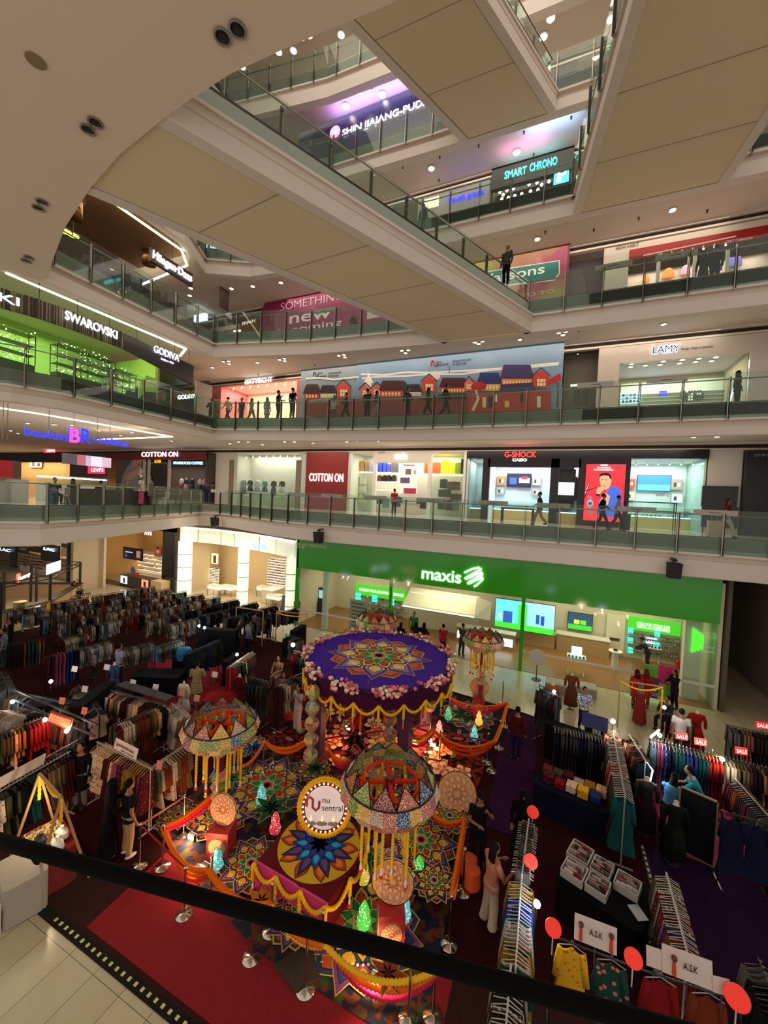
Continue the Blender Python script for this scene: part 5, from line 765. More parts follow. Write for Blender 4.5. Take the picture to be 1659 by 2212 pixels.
# ================================================================ SECOND GALLERY (z = 11.15)
Y = 24.3; f = 11.15
t = thing('hoarding', 'magenta hoarding with white words SOMETHING new is coming', 'hoarding', PY(720, 700, Y)); YH = Y - .5
MG = M('8a2058', .3); a = MB(); a.plate([PY(x, y, YH) for x, y in ((565, 720), (565, 668), (588, 629), (680, 612), (720, 600), (860, 600), (870, 720))], (0, 1, 0), .08, MG); a.build('panel', t)
textY('SOMETHING', 606, 667, 740, 652, 18, YH - .02, M('d8b8c8'), t, ext=.01, hscale=.985); textY('new', 625, 697, 716, 688, 26, YH - .02, M('e8d8e0'), t, ext=.01, hscale=1.03); textY('is coming', 600, 720, 738, 706, 18, YH - .02, M('e8d8e0'), t, ext=.01, hscale=1.01); a = MB(); panelY(a, (793, 666, 835, 686), YH - .005, M('c8c0c4'), .01); a.build('white_label', t)
t = thing('storefront', 'brown orange wall with glowing words OUTLET and Happy', 'shop front', PY(500, 690, Y)); a = MB(); xa, xb, _, _ = RY(400, 655, 565, 720, Y); a.box((xa - 3, Y - .3, f), (xb, Y - .1, 14.5), M('7a3a1c', .4)); a.build('wall_panel', t); textY('OUTLET', 393, 674, 431, 671, 10, Y - .32, EM('fff0f0', 3), t); textY('BR', 505, 722, 522, 721, 9, Y - .32, EM('fff0e0', 3), t); o = textY('yppaH', 522, 700, 551, 697, 10, Y - .32, EM('e8d8c8', .8), t, ext=.01); a = MB(); panelY(a, (421, 679, 449, 695), Y - 1.2, EM('b8dce8', 2), .1); a.build('lightbox', t)
a = MB(); p = PZ(485, 628, 15.5); a.box((p.x - .04, p.y - .4, 14.2), (p.x + .04, p.y + .4, 15.6), M('5a4a44')); a.build('hanging_sign', None, 'narrow dark hanging sign over the second gallery', 'sign')
# pharmacy hoarding
YH = Y - .4; t = thing('hoarding', 'pink and lime hoarding with a teal panel and white letters', 'hoarding', PY(1130, 620, YH)); xa, xb = PY(1020, 600, YH).x, PY(1224, 580, YH).x; zt = PY(1120, 536, YH).z
a = MB(); a.box((xa, YH, f), (xb, YH + .08, zt), pattern('9a3a5c', '98943c', .35, 'noise', .3, c='8a6a48', soft=.12)); a.box((xb, YH, f), (xb + .1, YH + .5, zt), M('7a2838')); a.build('panel', t)
a = MB(); artY(a, [(M('e0e0d8'), [(1040, 588), (1209, 562), (1209, 592), (1198, 606), (1040, 624)]), (M('17756c', .3), [(1040, 590), (1207, 564), (1207, 590), (1196, 604), (1040, 620)])], YH); a.build('teal_panel', t)
textY('Watsons', 1022, 611, 1176, 596, 20, YH - .02, M('e8f0e8'), t, ext=.01, hscale=1.03); textY('DEDICATED TO', 1040, 652, 1197, 638, 8, YH - .02, M('c8c8a8'), t, ext=.01)
plain((1224, 530, 1304, 640), Y + .5, M('5a5058', .7), f, 15)
t = thing('storefront', 'white shoe shop front with a long red band reading KEDAI KASUT', 'shop front', PY(1480, 600, Y)); xa, xb = PY(1304, 560, Y).x, PY(1358, 560, Y).x; z1_ = PY(1420, 505, Y).z; zr, zr2 = PY(1420, 535, Y).z, PY(1420, 549, Y).z
a = MB(); a.box((xa, Y - .12, zr), (15, Y + .1, 15.1), M('cdc4b4', .5)); a.build('fascia', t); a = MB(); a.box((xa, Y - .12, f), (xb, Y + .1, zr), M('c4bcb0', .5)); a.build('fascia', t); a = MB(); a.box((xb, Y - .16, zr2), (15, Y + .1, zr + .05), M('9a1418', .45)); a.build('red_band', t)
textY('KEDAI KASUT', 1330, 541, 1380, 529, 7, Y - .14, M('5a5248'), t, ext=.01); textY('24/7 Collection', 1570, 527, 1626, 514, 6, Y - .18, M('e8d8d0'), t, ext=.01)
c = MB(); c.box((xb, Y + 1.6, f), (15, Y + 1.7, zr2), M('d8c0b0')); struct(c, 'wall_shop'); area(6, Y + .9, zr2 - .05, 6, 1, 90, (1, .85, .75), name='shop_ceiling_light')
for q_, c_, lb in (((1388, 594, 1404, 608), 'e08a28', 'small orange painted dome in the shoe shop window'), ((1430, 578, 1458, 600), 'e07a28', 'orange painted dome in the shoe shop window'), ((1470, 572, 1492, 592), 'c890b0', 'pink painted dome in the shoe shop window'), ((1570, 545, 1604, 575), '5048a0', 'purple painted dome in the shoe shop window')):
    x0, x1, z0, z1 = RY(*q_, Y + 1.4); a = MB(); a.plate([((x0 + x1) / 2 + (x1 - x0) / 2 * math.cos(k * math.pi / 12), Y + 1.4, z0 + (z1 - z0) * math.sin(k * math.pi / 12)) for k in range(13)], (0, 1, 0), .05, M(c_)); a.build('painted_dome', None, lb, 'display')
for px in (1418, 1496, 1566): a = MB(); panelY(a, (px, 540, px + 8, 610), Y - .02, M('c8c4b8'), .06); a.build('post', t)
tr = MB(); pa, pb = PY(1390, 552, Y - .8), PY(1590, 510, Y - .8); tr.beam(pa, pb, .04, .04, WHITE); tr.build('lighting_track', None, 'white lighting track along the red band', 'lighting track'); spots(PY(1418, 545, Y - .8).x, PY(1580, 515, Y - .8).x, Y - .8, pa.z, 7, 'spotlights on the shoe shop track', 'lit spotlight on the track along the red band', EM('ffe8d0', 6))
# second gallery left: dark cafe with hanging name board
BR_ = M('8a6848', .7); c = MB(); c.box((-30, 7, 15.45), (-21, 17.2, 15.55), BR_); struct(c, 'ceiling'); c = MB(); c.box((-30, 7, f), (-29.8, 18, 15.5), M('3a2820')); struct(c, 'wall_shop'); area(-25, 12, 15.3, 5, 7, 160, (1, .75, .5))
t = thing('hanging_sign', 'dark hanging board with glowing white letters Häagen-Dazs', 'sign', (-21, 15.9, 13.8)); a = MB(); y0, y1 = PX(326, 545, -21).y, PX(416, 605, -21).y; zc = 13.88; a.box((-21.15, y0, 13.5), (-21, y1, 14.25), M('2a1418', .4)); a.build('board', t); textX('Häagen·Dazs', 330, 556, 414, 609, 22, -20.97, EM('fff8f0', 4), t, hscale=1.04)
for u in (.05, .5, .95): a = MB(); a.cyl((-21.08, y0 + (y1 - y0) * u, 14.2), (-21.08, y0 + (y1 - y0) * u, 15.6), .015, BLK, 6); a.build('hanger_rod', t)
br = MB(); br.lathe([(.38, 0), (.38, .85), (.36, .85), (.36, .02)], (0, 0, 0), M('a8804a', .3, .8), 20)
for (px, py, X_, lb) in ((322, 572, -23.5, 'brass drum pendant lamp left of the hanging name board'), (158, 470, -23, 'brass drum pendant lamp partly hidden by the curved ceiling')): p = PX(px, py, X_); t = thing('pendant_lamp', lb, 'pendant lamp', p); LB(br, 'lamp_shade', t, smooth=True); a = MB(); a.cyl((0, 0, .8), (0, 0, 15.5 - p.z), .01, BLK, 5); LB(a, 'cord', t); a = MB(); a.ball((0, 0, .5), .1, LAMP, 8); LB(a, 'bulb', t)
for (px, py, lb) in ((158, 508, 'round yellow disc lamp, larger of two under the curved ceiling'), (142, 500, 'small yellow disc lamp beside the larger one')): p = PX(px, py, -23); t = thing('pendant_lamp', lb, 'pendant lamp', p); a = MB(); a.lathe([(.3, 0), (.3, .04), (.02, .1)], (0, 0, 0), M('3a2c1c', .4), 20); LB(a, 'lamp_shade', t); a = MB(); a.lathe([(.25, -.02), (.25, 0)], (0, 0, 0), EM('f0c860', 2), 20); LB(a, 'diffuser', t); a = MB(); a.cyl((0, 0, .1), (0, 0, 15.5 - p.z), .01, BLK, 5); LB(a, 'cord', t)
A1 = armchair('4a1418', 'dark red armchair behind the glass, leftmost in the upper cafe'); B1 = None
for i, (px, cl, rz, lb) in enumerate([(183, 0, .4, None), (205, 1, -.6, 'black armchair beside the dark red one at the left of the upper cafe'), (262, 1, .5, 'black armchair left of the pale panel in the upper cafe'), (292, 1, -.5, 'black armchair right of the pale panel in the upper cafe'), (330, 0, .5, 'dark red armchair under the name board'), (348, 0, -.5, 'dark red armchair facing the one under the name board'), (392, 0, .7, 'dark red armchair nearest the corner of the upper cafe')]):
    p = PX(px, 600, -21.6)
    if i == 0: c = A1
    elif cl == 1 and B1 is None: B1 = armchair('1c1a1c', lb); c = B1
    else: c = copy_tree(A1 if cl == 0 else B1); c['label'] = lb
    c.location = (-21.6, p.y, f + .25); c.rotation_euler.z = rz
c = MB(); c.box((-30, 7, f), (-20.9, 18, f + .25), M('241a16')); struct(c, 'floor')
tb = table(.7, '2a1c18', 'dark cafe table between the black armchairs'); p = PX(232, 590, -21.8); tb.location = (-21.8, p.y, f + .25)
for px, lb in ((310, 'dark cafe table left of the name board'), (372, 'dark cafe table near the corner of the upper cafe')): c = copy_tree(tb); p = PX(px, 620, -21.8); c.location = (-21.8, p.y, f + .25); c['label'] = lb
a = MB(); p = PX(278, 580, -23.5); a.box((-23.6, p.y - .5, f), (-23.5, p.y + .4, f + 1.9), M('e0c8a8')); a.build('partition', None, 'pale upright panel between black armchairs in the upper cafe', 'partition')
# ================================================================ THIRD GALLERY AND ABOVE
Y = 24.0; f = 16.55
t = thing('storefront', 'black shop front with cyan neon letters SMART CHRONO', 'shop front', PY(1150, 410, Y)); xa, xb = PY(1061, 420, Y).x, PY(1238, 370, Y).x; ztop = PY(1150, 345, Y).z; a = MB(); a.box((xa, Y - .2, ztop - 1.25), (xb, Y + .1, ztop), M('0c0e14', .3)); a.build('fascia', t)
textY('SMART', 1090, 387, 1137, 375, 16, Y - .22, EM('30f0f0', 6), t, hscale=1.0); textY('CHRONO', 1144, 370, 1203, 356, 17, Y - .22, EM('30f0f0', 6), t, hscale=1.0)
a = MB(); a.box((xa, Y - .05, f), (xa + .15, Y + .1, ztop), BLK); a.box((xb - .15, Y - .1, f), (xb, Y + .1, ztop), BLK); a.build('frame_post', t)
c = MB(); c.box((xa, Y + 2, f), (xb, Y + 2.1, ztop), M('16181c')); struct(c, 'wall_shop'); 
bl = MB(); bl.ball((0, 0, 0), .085, EM('fff8e8', 9), 8)
BM = bl.mesh('bulb')
for x, y in ((1080, 415), (1095, 411), (1109, 407), (1087, 421), (1084, 430), (1098, 427), (1112, 423), (1127, 419), (1146, 413), (1143, 398), (1160, 394), (1170, 399), (1162, 410), (1186, 392)): inst(BM, 'bulb_lamp', None, PY(x, y, Y + .6), label='round bare bulb in the black neon shop', cat='lamp', group='bulbs of the black neon shop')
screen((1197, 358, 1229, 398), Y - .05, 'tall cyan lightbox with a white figure beside the neon shop', [('40d0f0', 0, 0, 1, 1), ('f0f8ff', .2, .1, .5, .9), ('f0f8ff', .55, .4, .8, .8), ('2040a0', .4, .55, .7, .7)], 'lightbox', '102030', 2.5, cat='lightbox')
t = thing('storefront', 'grey shop front with deep blue neon script', 'shop front', PY(1000, 430, Y)); xa, xb = PY(905, 430, Y).x, PY(1059, 400, Y).x; a = MB(); a.box((xa, Y - .1, f), (xb, Y + .1, PY(980, 412, Y).z), M('a09c98', .6)); a.build('wall_panel', t); a = MB(); a.box((xa, Y - .12, PY(980, 412, Y).z), (xb, Y + .1, 20.3), M('c8bcb0')); a.build('fascia', t); textY('Touch grade', 966, 437, 1045, 419, 13, Y - .14, EM('1818ff', 5), t, hscale=1.01); textY('KEDAI ALAT TELEKOMUNIKASI', 930, 420, 1000, 403, 4, Y - .14, M('6a6058'), t, ext=.01)
a = MB(); panelY(a, (917, 428, 948, 450), Y - .1, EM('e0dcc8', .6), .05); a.build('lit_window', t)
t = thing('lightbox', 'small pale blue lightbox beside the third gallery corner', 'lightbox', PY(461, 535, 22)); a = MB(); panelY(a, (445, 512, 477, 552), 22, EM('a8d4f8', 1.6), .1); a.build('panel', t); textY('JBal', 451, 533, 472, 533, 10, 21.88, EM('2c4a70', .2), t, ext=.01); textY('D&K', 452, 546, 470, 546, 9, 21.88, EM('2c4a70', .2), t, ext=.01)
o = textY('adidas', 393, 506, 421, 504, 8, 22, EM('b8ccff', 2), None, label='small pale lit letters below the crossing bridge'); o['category'] = 'sign'
l = area(PY(1190, 300, 22.3).x, 21.9, 20.6, 2.5, .6, 26, (.3, .55, 1), rot=(math.pi, 0, 0), name='neon_glow'); l.location.z = 20.2; area(PY(1130, 330, 22.6).x, 22.8, 20.2, 2.5, .4, 12, (1, .3, .7), rot=(math.pi, 0, 0), name='neon_glow')
Y = 22.6; f = 21.7; t = thing('storefront', 'dark blue shop front with pink white neon SHIN JJAJANG PUDAE name', 'shop front', PY(830, 260, Y)); xa, xb = PY(650, 300, Y).x, PY(990, 220, Y).x; zt = PY(830, 232, Y).z + .25
a = MB(); a.box((xa, Y - .2, f), (xb, Y + .1, zt), M('0e1440', .3)); a.build('wall_panel', t); textY('SHIN JJAJANG-PUDAE JJIGAE', 740, 284, 1010, 205, 20, Y - .25, EM('e8d0ff', 4), t, hscale=1.02); p = PY(724, 286, Y - .25); a = MB(); a.tube([(p.x, p.y - .05, p.z), (p.x, p.y, p.z)], .38, EM('ff70b8', 3), 20); a.build('round_logo', t); textY('JC', 718, 290, 730, 287, 8, Y - .32, EM('ffffff', 4), t, ext=.01)
area(PY(820, 230, 22.4).x, 21.9, 25.2, 6, .5, 85, (.4, .3, 1), rot=(math.pi, 0, 0), name='neon_glow')
Y = 24.0; plain((560, 250, 660, 330), Y, M('5a5a52'), f, 25.8)
t = thing('storefront', 'dark empty shop front on the fourth gallery at the right', 'shop front', PY(1215, 140, Y)); a = MB(); panelY(a, (1194, 105, 1247, 165), Y, M('10140f', .3), .1); a.build('shutter', t)
# dark red band on the top gallery
a = MB(); pa = PY(560, 160, 24); a.box((pa.x, 23.9, 28.0), (PY(760, 120, 24).x, 24, 28.8), M('5a2018')); a.build('wall_panel', None, 'dark red wall band behind the teal tinted glass', 'wall panel')
# ================================================================ EVENT FLOOR: carpets and mats
def flat(poly, z, m, name, label, cat='carpet', th=.012): a = MB(); a.prism(poly, z, z + th, m); return a.build(name, None, label, cat)
flat([(-30, 4.45), (14, 4.45), (14, 15.2), (3.5, 16.4), (-1, 17.3), (-13, 18.6), (-27, 18)], G + .001, pattern('26060a', '30080d', 60, rough=.95), 'carpet', 'wide dark red carpet under the whole market')
flat([(-7.9, 4.6), (1.5, 4.6), (1.5, 5.65), (-1.2, 5.65), (-1.2, 7), (-8.0, 7.0)], G + .014, pattern('74101c', '841420', 60, rough=.9), 'carpet', 'bright crimson carpet strip in the foreground')
flat([(2.6, 4.6), (13, 4.6), (13, 11.8), (2.6, 11.8)], G + .014, pattern('1e0a26', '240c2c', 60, rough=.95), 'carpet', 'dark purple carpet on the right of the dashed line')
flat([(3.2, 11.95), (11, 11.95), (11, 14.4), (3.2, 14.4)], G + .014, pattern('8a2450', '962a56', 60, rough=.95), 'carpet', 'magenta carpet under the long dark dresses at the right')
flat([(-1.2, 10.6), (-.1, 10.6), (-.1, 17.1), (-1.4, 17.1)], G + .014, pattern('2c0c32', '340e3a', 60, rough=.95), 'carpet', 'purple carpet lane right of the rope barrier')
flat([(3.1, 5.2), (6, 5.2), (6, 7.6), (3.1, 7.6)], G + .028, pattern('6a1a40', '742046', 60, rough=.95), 'carpet', 'magenta carpet patch at the lower right')
flat([(-14.5, 10.2), (-12.5, 10.2), (-12.5, 14.5), (-18, 14.5), (-18, 13)], G + .014, pattern('6a1420', '761826', 60, rough=.95), 'carpet', 'pinkish red carpet lane between the left racks')
a = MB(); a.box((-12.5, 4.33, G + .001), (2.4, 4.52, G + .02), M('060404', .9))
for k in range(64): x = -8.6 + k * .17; a.box((x, 4.39, G + .02), (x + .06, 4.455, G + .023), M('c8c078', .6))
a.build('edging_strip', None, 'black edging strip with pale square dashes along the near carpet edge', 'edging strip')
a = MB(); a.box((2.5, 9.4, G + .014), (2.62, 11.85, G + .03), BLKM)
for k in range(14): a.box((2.54, 9.5 + k * .17, G + .03), (2.58, 9.59 + k * .17, G + .033), M('c8c8b0', .6))
a.build('edging_strip', None, 'short black dashed strip beside the dark table at the right', 'edging strip')
def petal(cx, cy, z, ang, r0, r1, w_, point=.5):
    pts = []; n = 7
    for k in range(n + 1): u = k / n; pts.append((r0 + (r1 - r0) * u, w_ * math.sin(math.pi * min(1, u ** point)) * (1 - .15 * u)))
    pts = pts + [(r, -y) for r, y in pts[-2:0:-1]]; c_, s_ = math.cos(ang), math.sin(ang)
    return [(cx + r * c_ - y * s_, cy + r * s_ + y * c_, z) for r, y in pts]
class Art:
    def __init__(s, z, dz=.0012): s.mb = MB(); s.z = z; s.dz = dz
    def poly(s, pts, m): s.z += s.dz; s.mb.add([(p[0], p[1], s.z) for p in (pts if sum(pts[i][0] * pts[(i + 1) % len(pts)][1] - pts[(i + 1) % len(pts)][0] * pts[i][1] for i in range(len(pts))) > 0 else pts[::-1])], [tuple(range(len(pts)))], m)
    def ring(s, cx, cy, n, r0, r1, w_, fill, line=None, off=0, p=.6, lw=.02):
        m1 = M(line, .8) if line else None; m2 = M(fill, .8)
        if line:
            s.z += s.dz
            for k in range(n): q = petal(cx, cy, s.z, off + 2 * math.pi * k / n, r0 - lw, r1 + lw * 1.4, w_ + lw, p); s.mb.add(q if 1 else q, [tuple(range(len(q)))[::-1]], m1)
        s.z += s.dz
        for k in range(n): q = petal(cx, cy, s.z, off + 2 * math.pi * k / n, r0, r1, w_, p); s.mb.add(q, [tuple(range(len(q)))[::-1]], m2)
    def disc(s, cx, cy, r, c, n=36): s.z += s.dz; s.mb.add([(cx + r * math.cos(2 * math.pi * k / n), cy + r * math.sin(2 * math.pi * k / n), s.z) for k in range(n)], [tuple(range(n))], M(c, .8))
    def dots(s, cx, cy, R_, r, n, c, off=0):
        s.z += s.dz
        for k in range(n): a_ = off + 2 * math.pi * k / n; x, y = cx + R_ * math.cos(a_), cy + R_ * math.sin(a_); s.mb.add([(x + r * math.cos(j * .7854), y + r * math.sin(j * .7854), s.z) for j in range(8)], [tuple(range(8))], M(c, .8))
def mandala(A, cx, cy, R_, pal, off=0, seed=1):
    o, p2, p3, p4, line = pal
    A.ring(cx, cy, 8, .45 * R_, .93 * R_, .30 * R_, o, line, off + .39, .9); A.ring(cx, cy, 8, .5 * R_, .84 * R_, .22 * R_, p4, '2a1420', off + .39, .9)
    A.ring(cx, cy, 8, .25 * R_, R_, .27 * R_, p2, line, off, .62); A.ring(cx, cy, 8, .35 * R_, .86 * R_, .19 * R_, p3, '2a1a3a', off, .7); A.ring(cx, cy, 8, .45 * R_, .74 * R_, .12 * R_, line, '2a1420', off, .8)
    A.dots(cx, cy, .6 * R_, .022 * R_, 48, 'e8d8c8', off)
    A.ring(cx, cy, 8, .1 * R_, .56 * R_, .15 * R_, line, '1c3a24', off + .39, .9); A.ring(cx, cy, 8, .2 * R_, .5 * R_, .1 * R_, 'a84028', None, off + .39, .9); A.dots(cx, cy, .42 * R_, .02 * R_, 32, '3a1418')
    A.ring(cx, cy, 8, .0, .4 * R_, .1 * R_, '2c7a4a', 'd8d890', off, .7); A.ring(cx, cy, 8, .0, .28 * R_, .07 * R_, '7aa850', '1c4a2a', off + .39, .7); A.ring(cx, cy, 8, 0, .15 * R_, .04 * R_, 'c02848', 'f0b0b0', off, .7)
MATA = [(-8.9, 6.7), (-9.2, 10.5), (-1.7, 10.7), (-1.45, 5.7), (-4.6, 5.7), (-6.6, 6.1)]
def clip_mat(poly, z, base, label, fn):
    A = Art(z + .012); o = MB(); o.prism(poly, z, z + .012, base); fn(A); o.merge(A.mb, Matrix.Identity(4)); 
    o.build('printed_mat', None, label, 'mat')
def matA(A):
    P1 = ('5a3a78', '3c2c60', '7a5a8c', '2c4a2c', 'c8a028'); P2 = ('2a3a6a', '6a3a70', '28407a', 'b05028', 'c8a830'); P3 = ('2c5a38', '1c3a6a', '7a4a80', '8a2a28', 'd0a428')
    for (x, y, r, p, o_) in ((-7.3, 9.1, 1.35, P1, .2), (-3.1, 7.0, 1.25, P2, .1), (-7.6, 7.6, .8, P2, .5), (-2.6, 9.3, .95, P3, .3), (-5.2, 9.6, .85, P1, 0), (-5.9, 6.9, .75, P1, .3), (-8.5, 7.1, .5, P1, .1), (-6.4, 10.1, .6, P2, 0), (-4.0, 10.2, .6, P2, .2), (-2.1, 10.2, .6, P1, .2), (-8.8, 10.0, .6, P3, .1), (-4.2, 6.3, .6, P3, .2), (-1.95, 8.2, .5, P2, 0)): mandala(A, x, y, r, p, o_)
    for x, y, r, c in ((-8.2, 8.5, .5, '1f5a30'), (-6.4, 8.2, .55, '1a4a2c'), (-3.6, 8.0, .45, '1f5a30'), (-6.2, 10.0, .4, '1c4a30'), (-4.1, 9.9, .45, '1c3a7a'), (-8.5, 9.9, .45, '1c3a7a'), (-2.2, 6.2, .35, '8a3a1c'), (-5.0, 6.2, .35, 'b8741c')): A.ring(x, y, 7, 0, r, r * .2, c, 'a8a850', .3, .7)
clip_mat(MATA, G + .026, pattern('161c30', '5a2012', 4, 'noise', c='1c4a28', soft=.02), 'printed mat of purple green and gold mandalas under the front of the display', matA)
MATB = [(-9.2, 10.52), (-7.5, 14.6), (-3.9, 15.2), (-1.6, 13.4), (-1.7, 10.72)]
def matB(A):
    rr = random.Random(3)
    for k in range(30):
        x, y = rr.uniform(-8.2, -2.2), rr.uniform(10.9, 14.1)
        if y > 10.9 + (x + 9) * 2.2 + 1.5: continue
        c1, c2 = rr.choice([('c87848', 'e8c078'), ('c8a040', 'f0d890'), ('a83828', 'e0906a'), ('c86850', 'f0c8a0')]); r = rr.uniform(.28, .42); A.ring(x, y, 5, .05, r, r * .36, c2, '5a1c18', rr.random(), 1.2); A.ring(x, y, 5, .05, r * .62, r * .2, c1, None, 0, 1); A.disc(x, y, r * .14, 'e8c040', 10)
    for k in range(34): x, y = rr.uniform(-8.2, -2), rr.uniform(10.8, 14.3); A.ring(x, y, 2, 0, .16, .06, rr.choice(['3a7a38', '2c6a6a', 'c02a20', '8a4a9a']), 'd8a868', rr.random() * 3, .8)
clip_mat(MATB, G + .026, pattern('240a10', '7a2014', 5, 'noise', soft=.02), 'printed mat of cream and orange blossoms leading under the round canopy', matB)
MATC = [(-4.0, 15.25), (-4.2, 17.2), (-1.45, 17.1), (-1.6, 13.5)]
def matC(A):
    mandala(A, -2.75, 15.9, 1.15, ('b05c38', '5a3a70', '6a5a90', '2c5a34', 'c8b060'), .2); A.ring(-2.75, 15.9, 8, .1, .75, .16, '1c4028', '8ab070', .1, .8); A.ring(-2.2, 14.4, 6, 0, .45, .14, '5a3a78', 'c8a040'); A.ring(-3.7, 16.7, 6, 0, .4, .14, '2c4a7a', 'c8a040')
clip_mat(MATC, G + .026, M('16121c', .8), 'printed mat with one large green and purple flower behind the canopy', matC)
# ---------------------------------------------------------------- garlands, posts
def bead(pts, r, m, mb=None, n=7, step=.035):
    mb = mb or MB(); pts = [Vector(p) for p in pts]; L = [0]
    for a_, b_ in zip(pts, pts[1:]): L.append(L[-1] + (b_ - a_).length)
    N = max(4, int(L[-1] / step)); out = []; rs = []
    for k in range(N + 1):
        s = L[-1] * k / N; i = max(j for j in range(len(pts) - 1) if L[j] <= s + 1e-9); u = (s - L[i]) / max(1e-6, L[i + 1] - L[i]); out.append(pts[i].lerp(pts[i + 1], u)); rs.append(r * (1.0 if k % 2 else .68))
    return mb.tube(out, rs, m, n)
def sag(p, q, d, n=10): p, q = Vector(p), Vector(q); return [p.lerp(q, k / n) - Vector((0, 0, d * 4 * (k / n) * (1 - k / n))) for k in range(n + 1)]
YEL = M('e8b420', .9); ORG = M('e06410', .9); ORD = M('d83c14', .9); MAG = M('c81858', .9)
st = MB(); st.lathe([(.17, 0), (.165, .015), (.03, .04), (.022, .05), (.022, .93), (.035, .94), (.035, 1.0)], (0, 0, 0), M('b8b0a4', .18, 1), 18); ST = st.mesh('stanchion', True)
POSTS = {}
for k, (px, py) in enumerate([(351, 1872), (398, 1975), (455, 1945), (543, 2069), (585, 2012), (660, 2138), (694, 2080), (970, 2040), (1000, 1927), (882, 2200), (935, 2195), (1062, 1665), (1078, 1616), (1092, 1569), (949, 1643), (927, 1624), (568, 1668), (590, 1647), (542, 1675), (396, 1801), (301, 1870), (1052, 1647), (1010, 1850), (1085, 1520)]):
    p = PZ(px, py, G + .026); lb = ['chrome stanchion at the left tip of the orange garlands', 'chrome stanchion below the pair of bright lamps', 'chrome stanchion behind the black handrail, second from left', 'chrome stanchion on the crimson carpet, left', 'chrome stanchion just under the black handrail', 'chrome stanchion on the crimson carpet beside a dark square', 'chrome stanchion right of the dark square', 'chrome stanchion at the right end of the straight orange garland', 'chrome stanchion beside the seated orange bags', 'chrome stanchion at the bottom edge, left of two', 'chrome stanchion at the bottom edge, right of two', 'chrome stanchion at the back right corner of the ropes, lowest', 'chrome stanchion in the middle of the right rope line', 'chrome stanchion at the far end of the right rope line', 'tall chrome stanchion under the canopy, right', 'tall chrome stanchion under the canopy, left', 'chrome stanchion at the top of the left rope, middle', 'chrome stanchion at the top of the left rope, right', 'chrome stanchion at the top of the left rope, left', 'chrome stanchion behind the magenta garland', 'stanchion with red belt nearest the couple in black', 'chrome stanchion beside the blossom mat edge', 'chrome stanchion beside the man in the black cap', 'chrome stanchion near the telecom shop tiles'][k]
    inst(ST, 'stanchion', None, p, label=lb, cat='stanchion', group='chrome stanchions'); POSTS[k] = p + Vector((0, 0, .95))
def garl(a_, b_, d, label, mats=(YEL, ORG, ORD), r=.05):
    t = thing('flower_garland', label, 'garland', a_, group='marigold garlands between the posts')
    for k, m in enumerate(mats): o = Vector((.02 * k, .03 * k, -.03 * k)); bead(sag(a_ + o, b_ + o, d * (1 + .35 * k), 12), r, m).build('strand', t, smooth=True)
PT = POSTS; V3 = Vector
tipL, midF = PZ(350, 1787, -6.75), PZ(448, 1878, -6.75); g2, g3, g4 = PZ(580, 1955, -6.8), PZ(700, 2040, -6.75), PZ(945, 2095, -6.75); rT = PZ(1003, 1768, -6.72)
garl(tipL, midF, .35, 'orange triple garland at the left front between the tip post and the bright lamps', (ORG, ORG, ORD), .055); garl(tipL, PZ(470, 1705, -6.6), .12, 'orange and magenta garlands rising from the left tip post to the left chandelier', (ORG, ORD, MAG)); garl(midF, g2, .25, 'wide orange garland running down from the bright lamps', (ORG, ORG), .07); garl(g2, g3, .2, 'orange garland below the pink stage front', (ORG, YEL), .06); garl(g3, g4, .42, 'orange garland above the bright lamp at the bottom', (YEL, ORG, MAG), .055)
garl(PT[7], rT, .08, 'long straight orange garland on the right side of the display', (ORG, ORG), .06); garl(rT, PZ(925, 1748, -6.8), .22, 'red garland between the right garland post and the flower mat', (ORG, ORD)); garl(PT[16], PZ(672, 1590, -6.5), .3, 'thick orange garland at the top left of the display', (ORG, ORG), .06); garl(PT[16], PZ(525, 1655, -6.7), .15, 'orange garland going left from the top left post', (ORG,))
garl(PZ(705, 1605, -6.5), PZ(750, 1640, -6.5), .25, 'magenta and orange garlands hanging beside the left canopy post', (ORG, ORD, MAG)); garl(PZ(860, 1570, -6.6), PZ(935, 1575, -6.6), .35, 'fan of orange garlands behind the canopy lamps', (ORG, YEL, MAG)); garl(PZ(935, 1575, -6.6), PZ(1068, 1600, -6.6), .38, 'fan of red orange garlands before the large flower mat', (ORG, ORD, ORD)); garl(PZ(1068, 1600, -6.6), PT[13] - Vector((0, 0, .1)), .12, 'orange garland along the right edge of the flower mat', (ORG, YEL)); garl(PT[13], PZ(960, 1500, -6.5), .3, 'red and orange garlands in front of the white tiles', (ORG, ORD, MAG), .035)
def belt(a_, b_, lb): b = MB(); b.beam(a_, b_, .012, .05, M('8a1414', .6)); b.build('barrier_belt', None, lb, 'belt', 'red barrier belts')
belt(PT[20], PT[1], 'red belt from the couple towards the lamps'); belt(PT[20], PT[19], 'red belt going back from the couple'); belt(PT[14], PT[11] + Vector((0, 0, 0)), 'red belt under the right side of the canopy'); belt(PT[15], PZ(705, 1595, -6.6), 'red belt crossing under the canopy'); belt(PT[8], PT[7], 'red belt on the right side of the display')
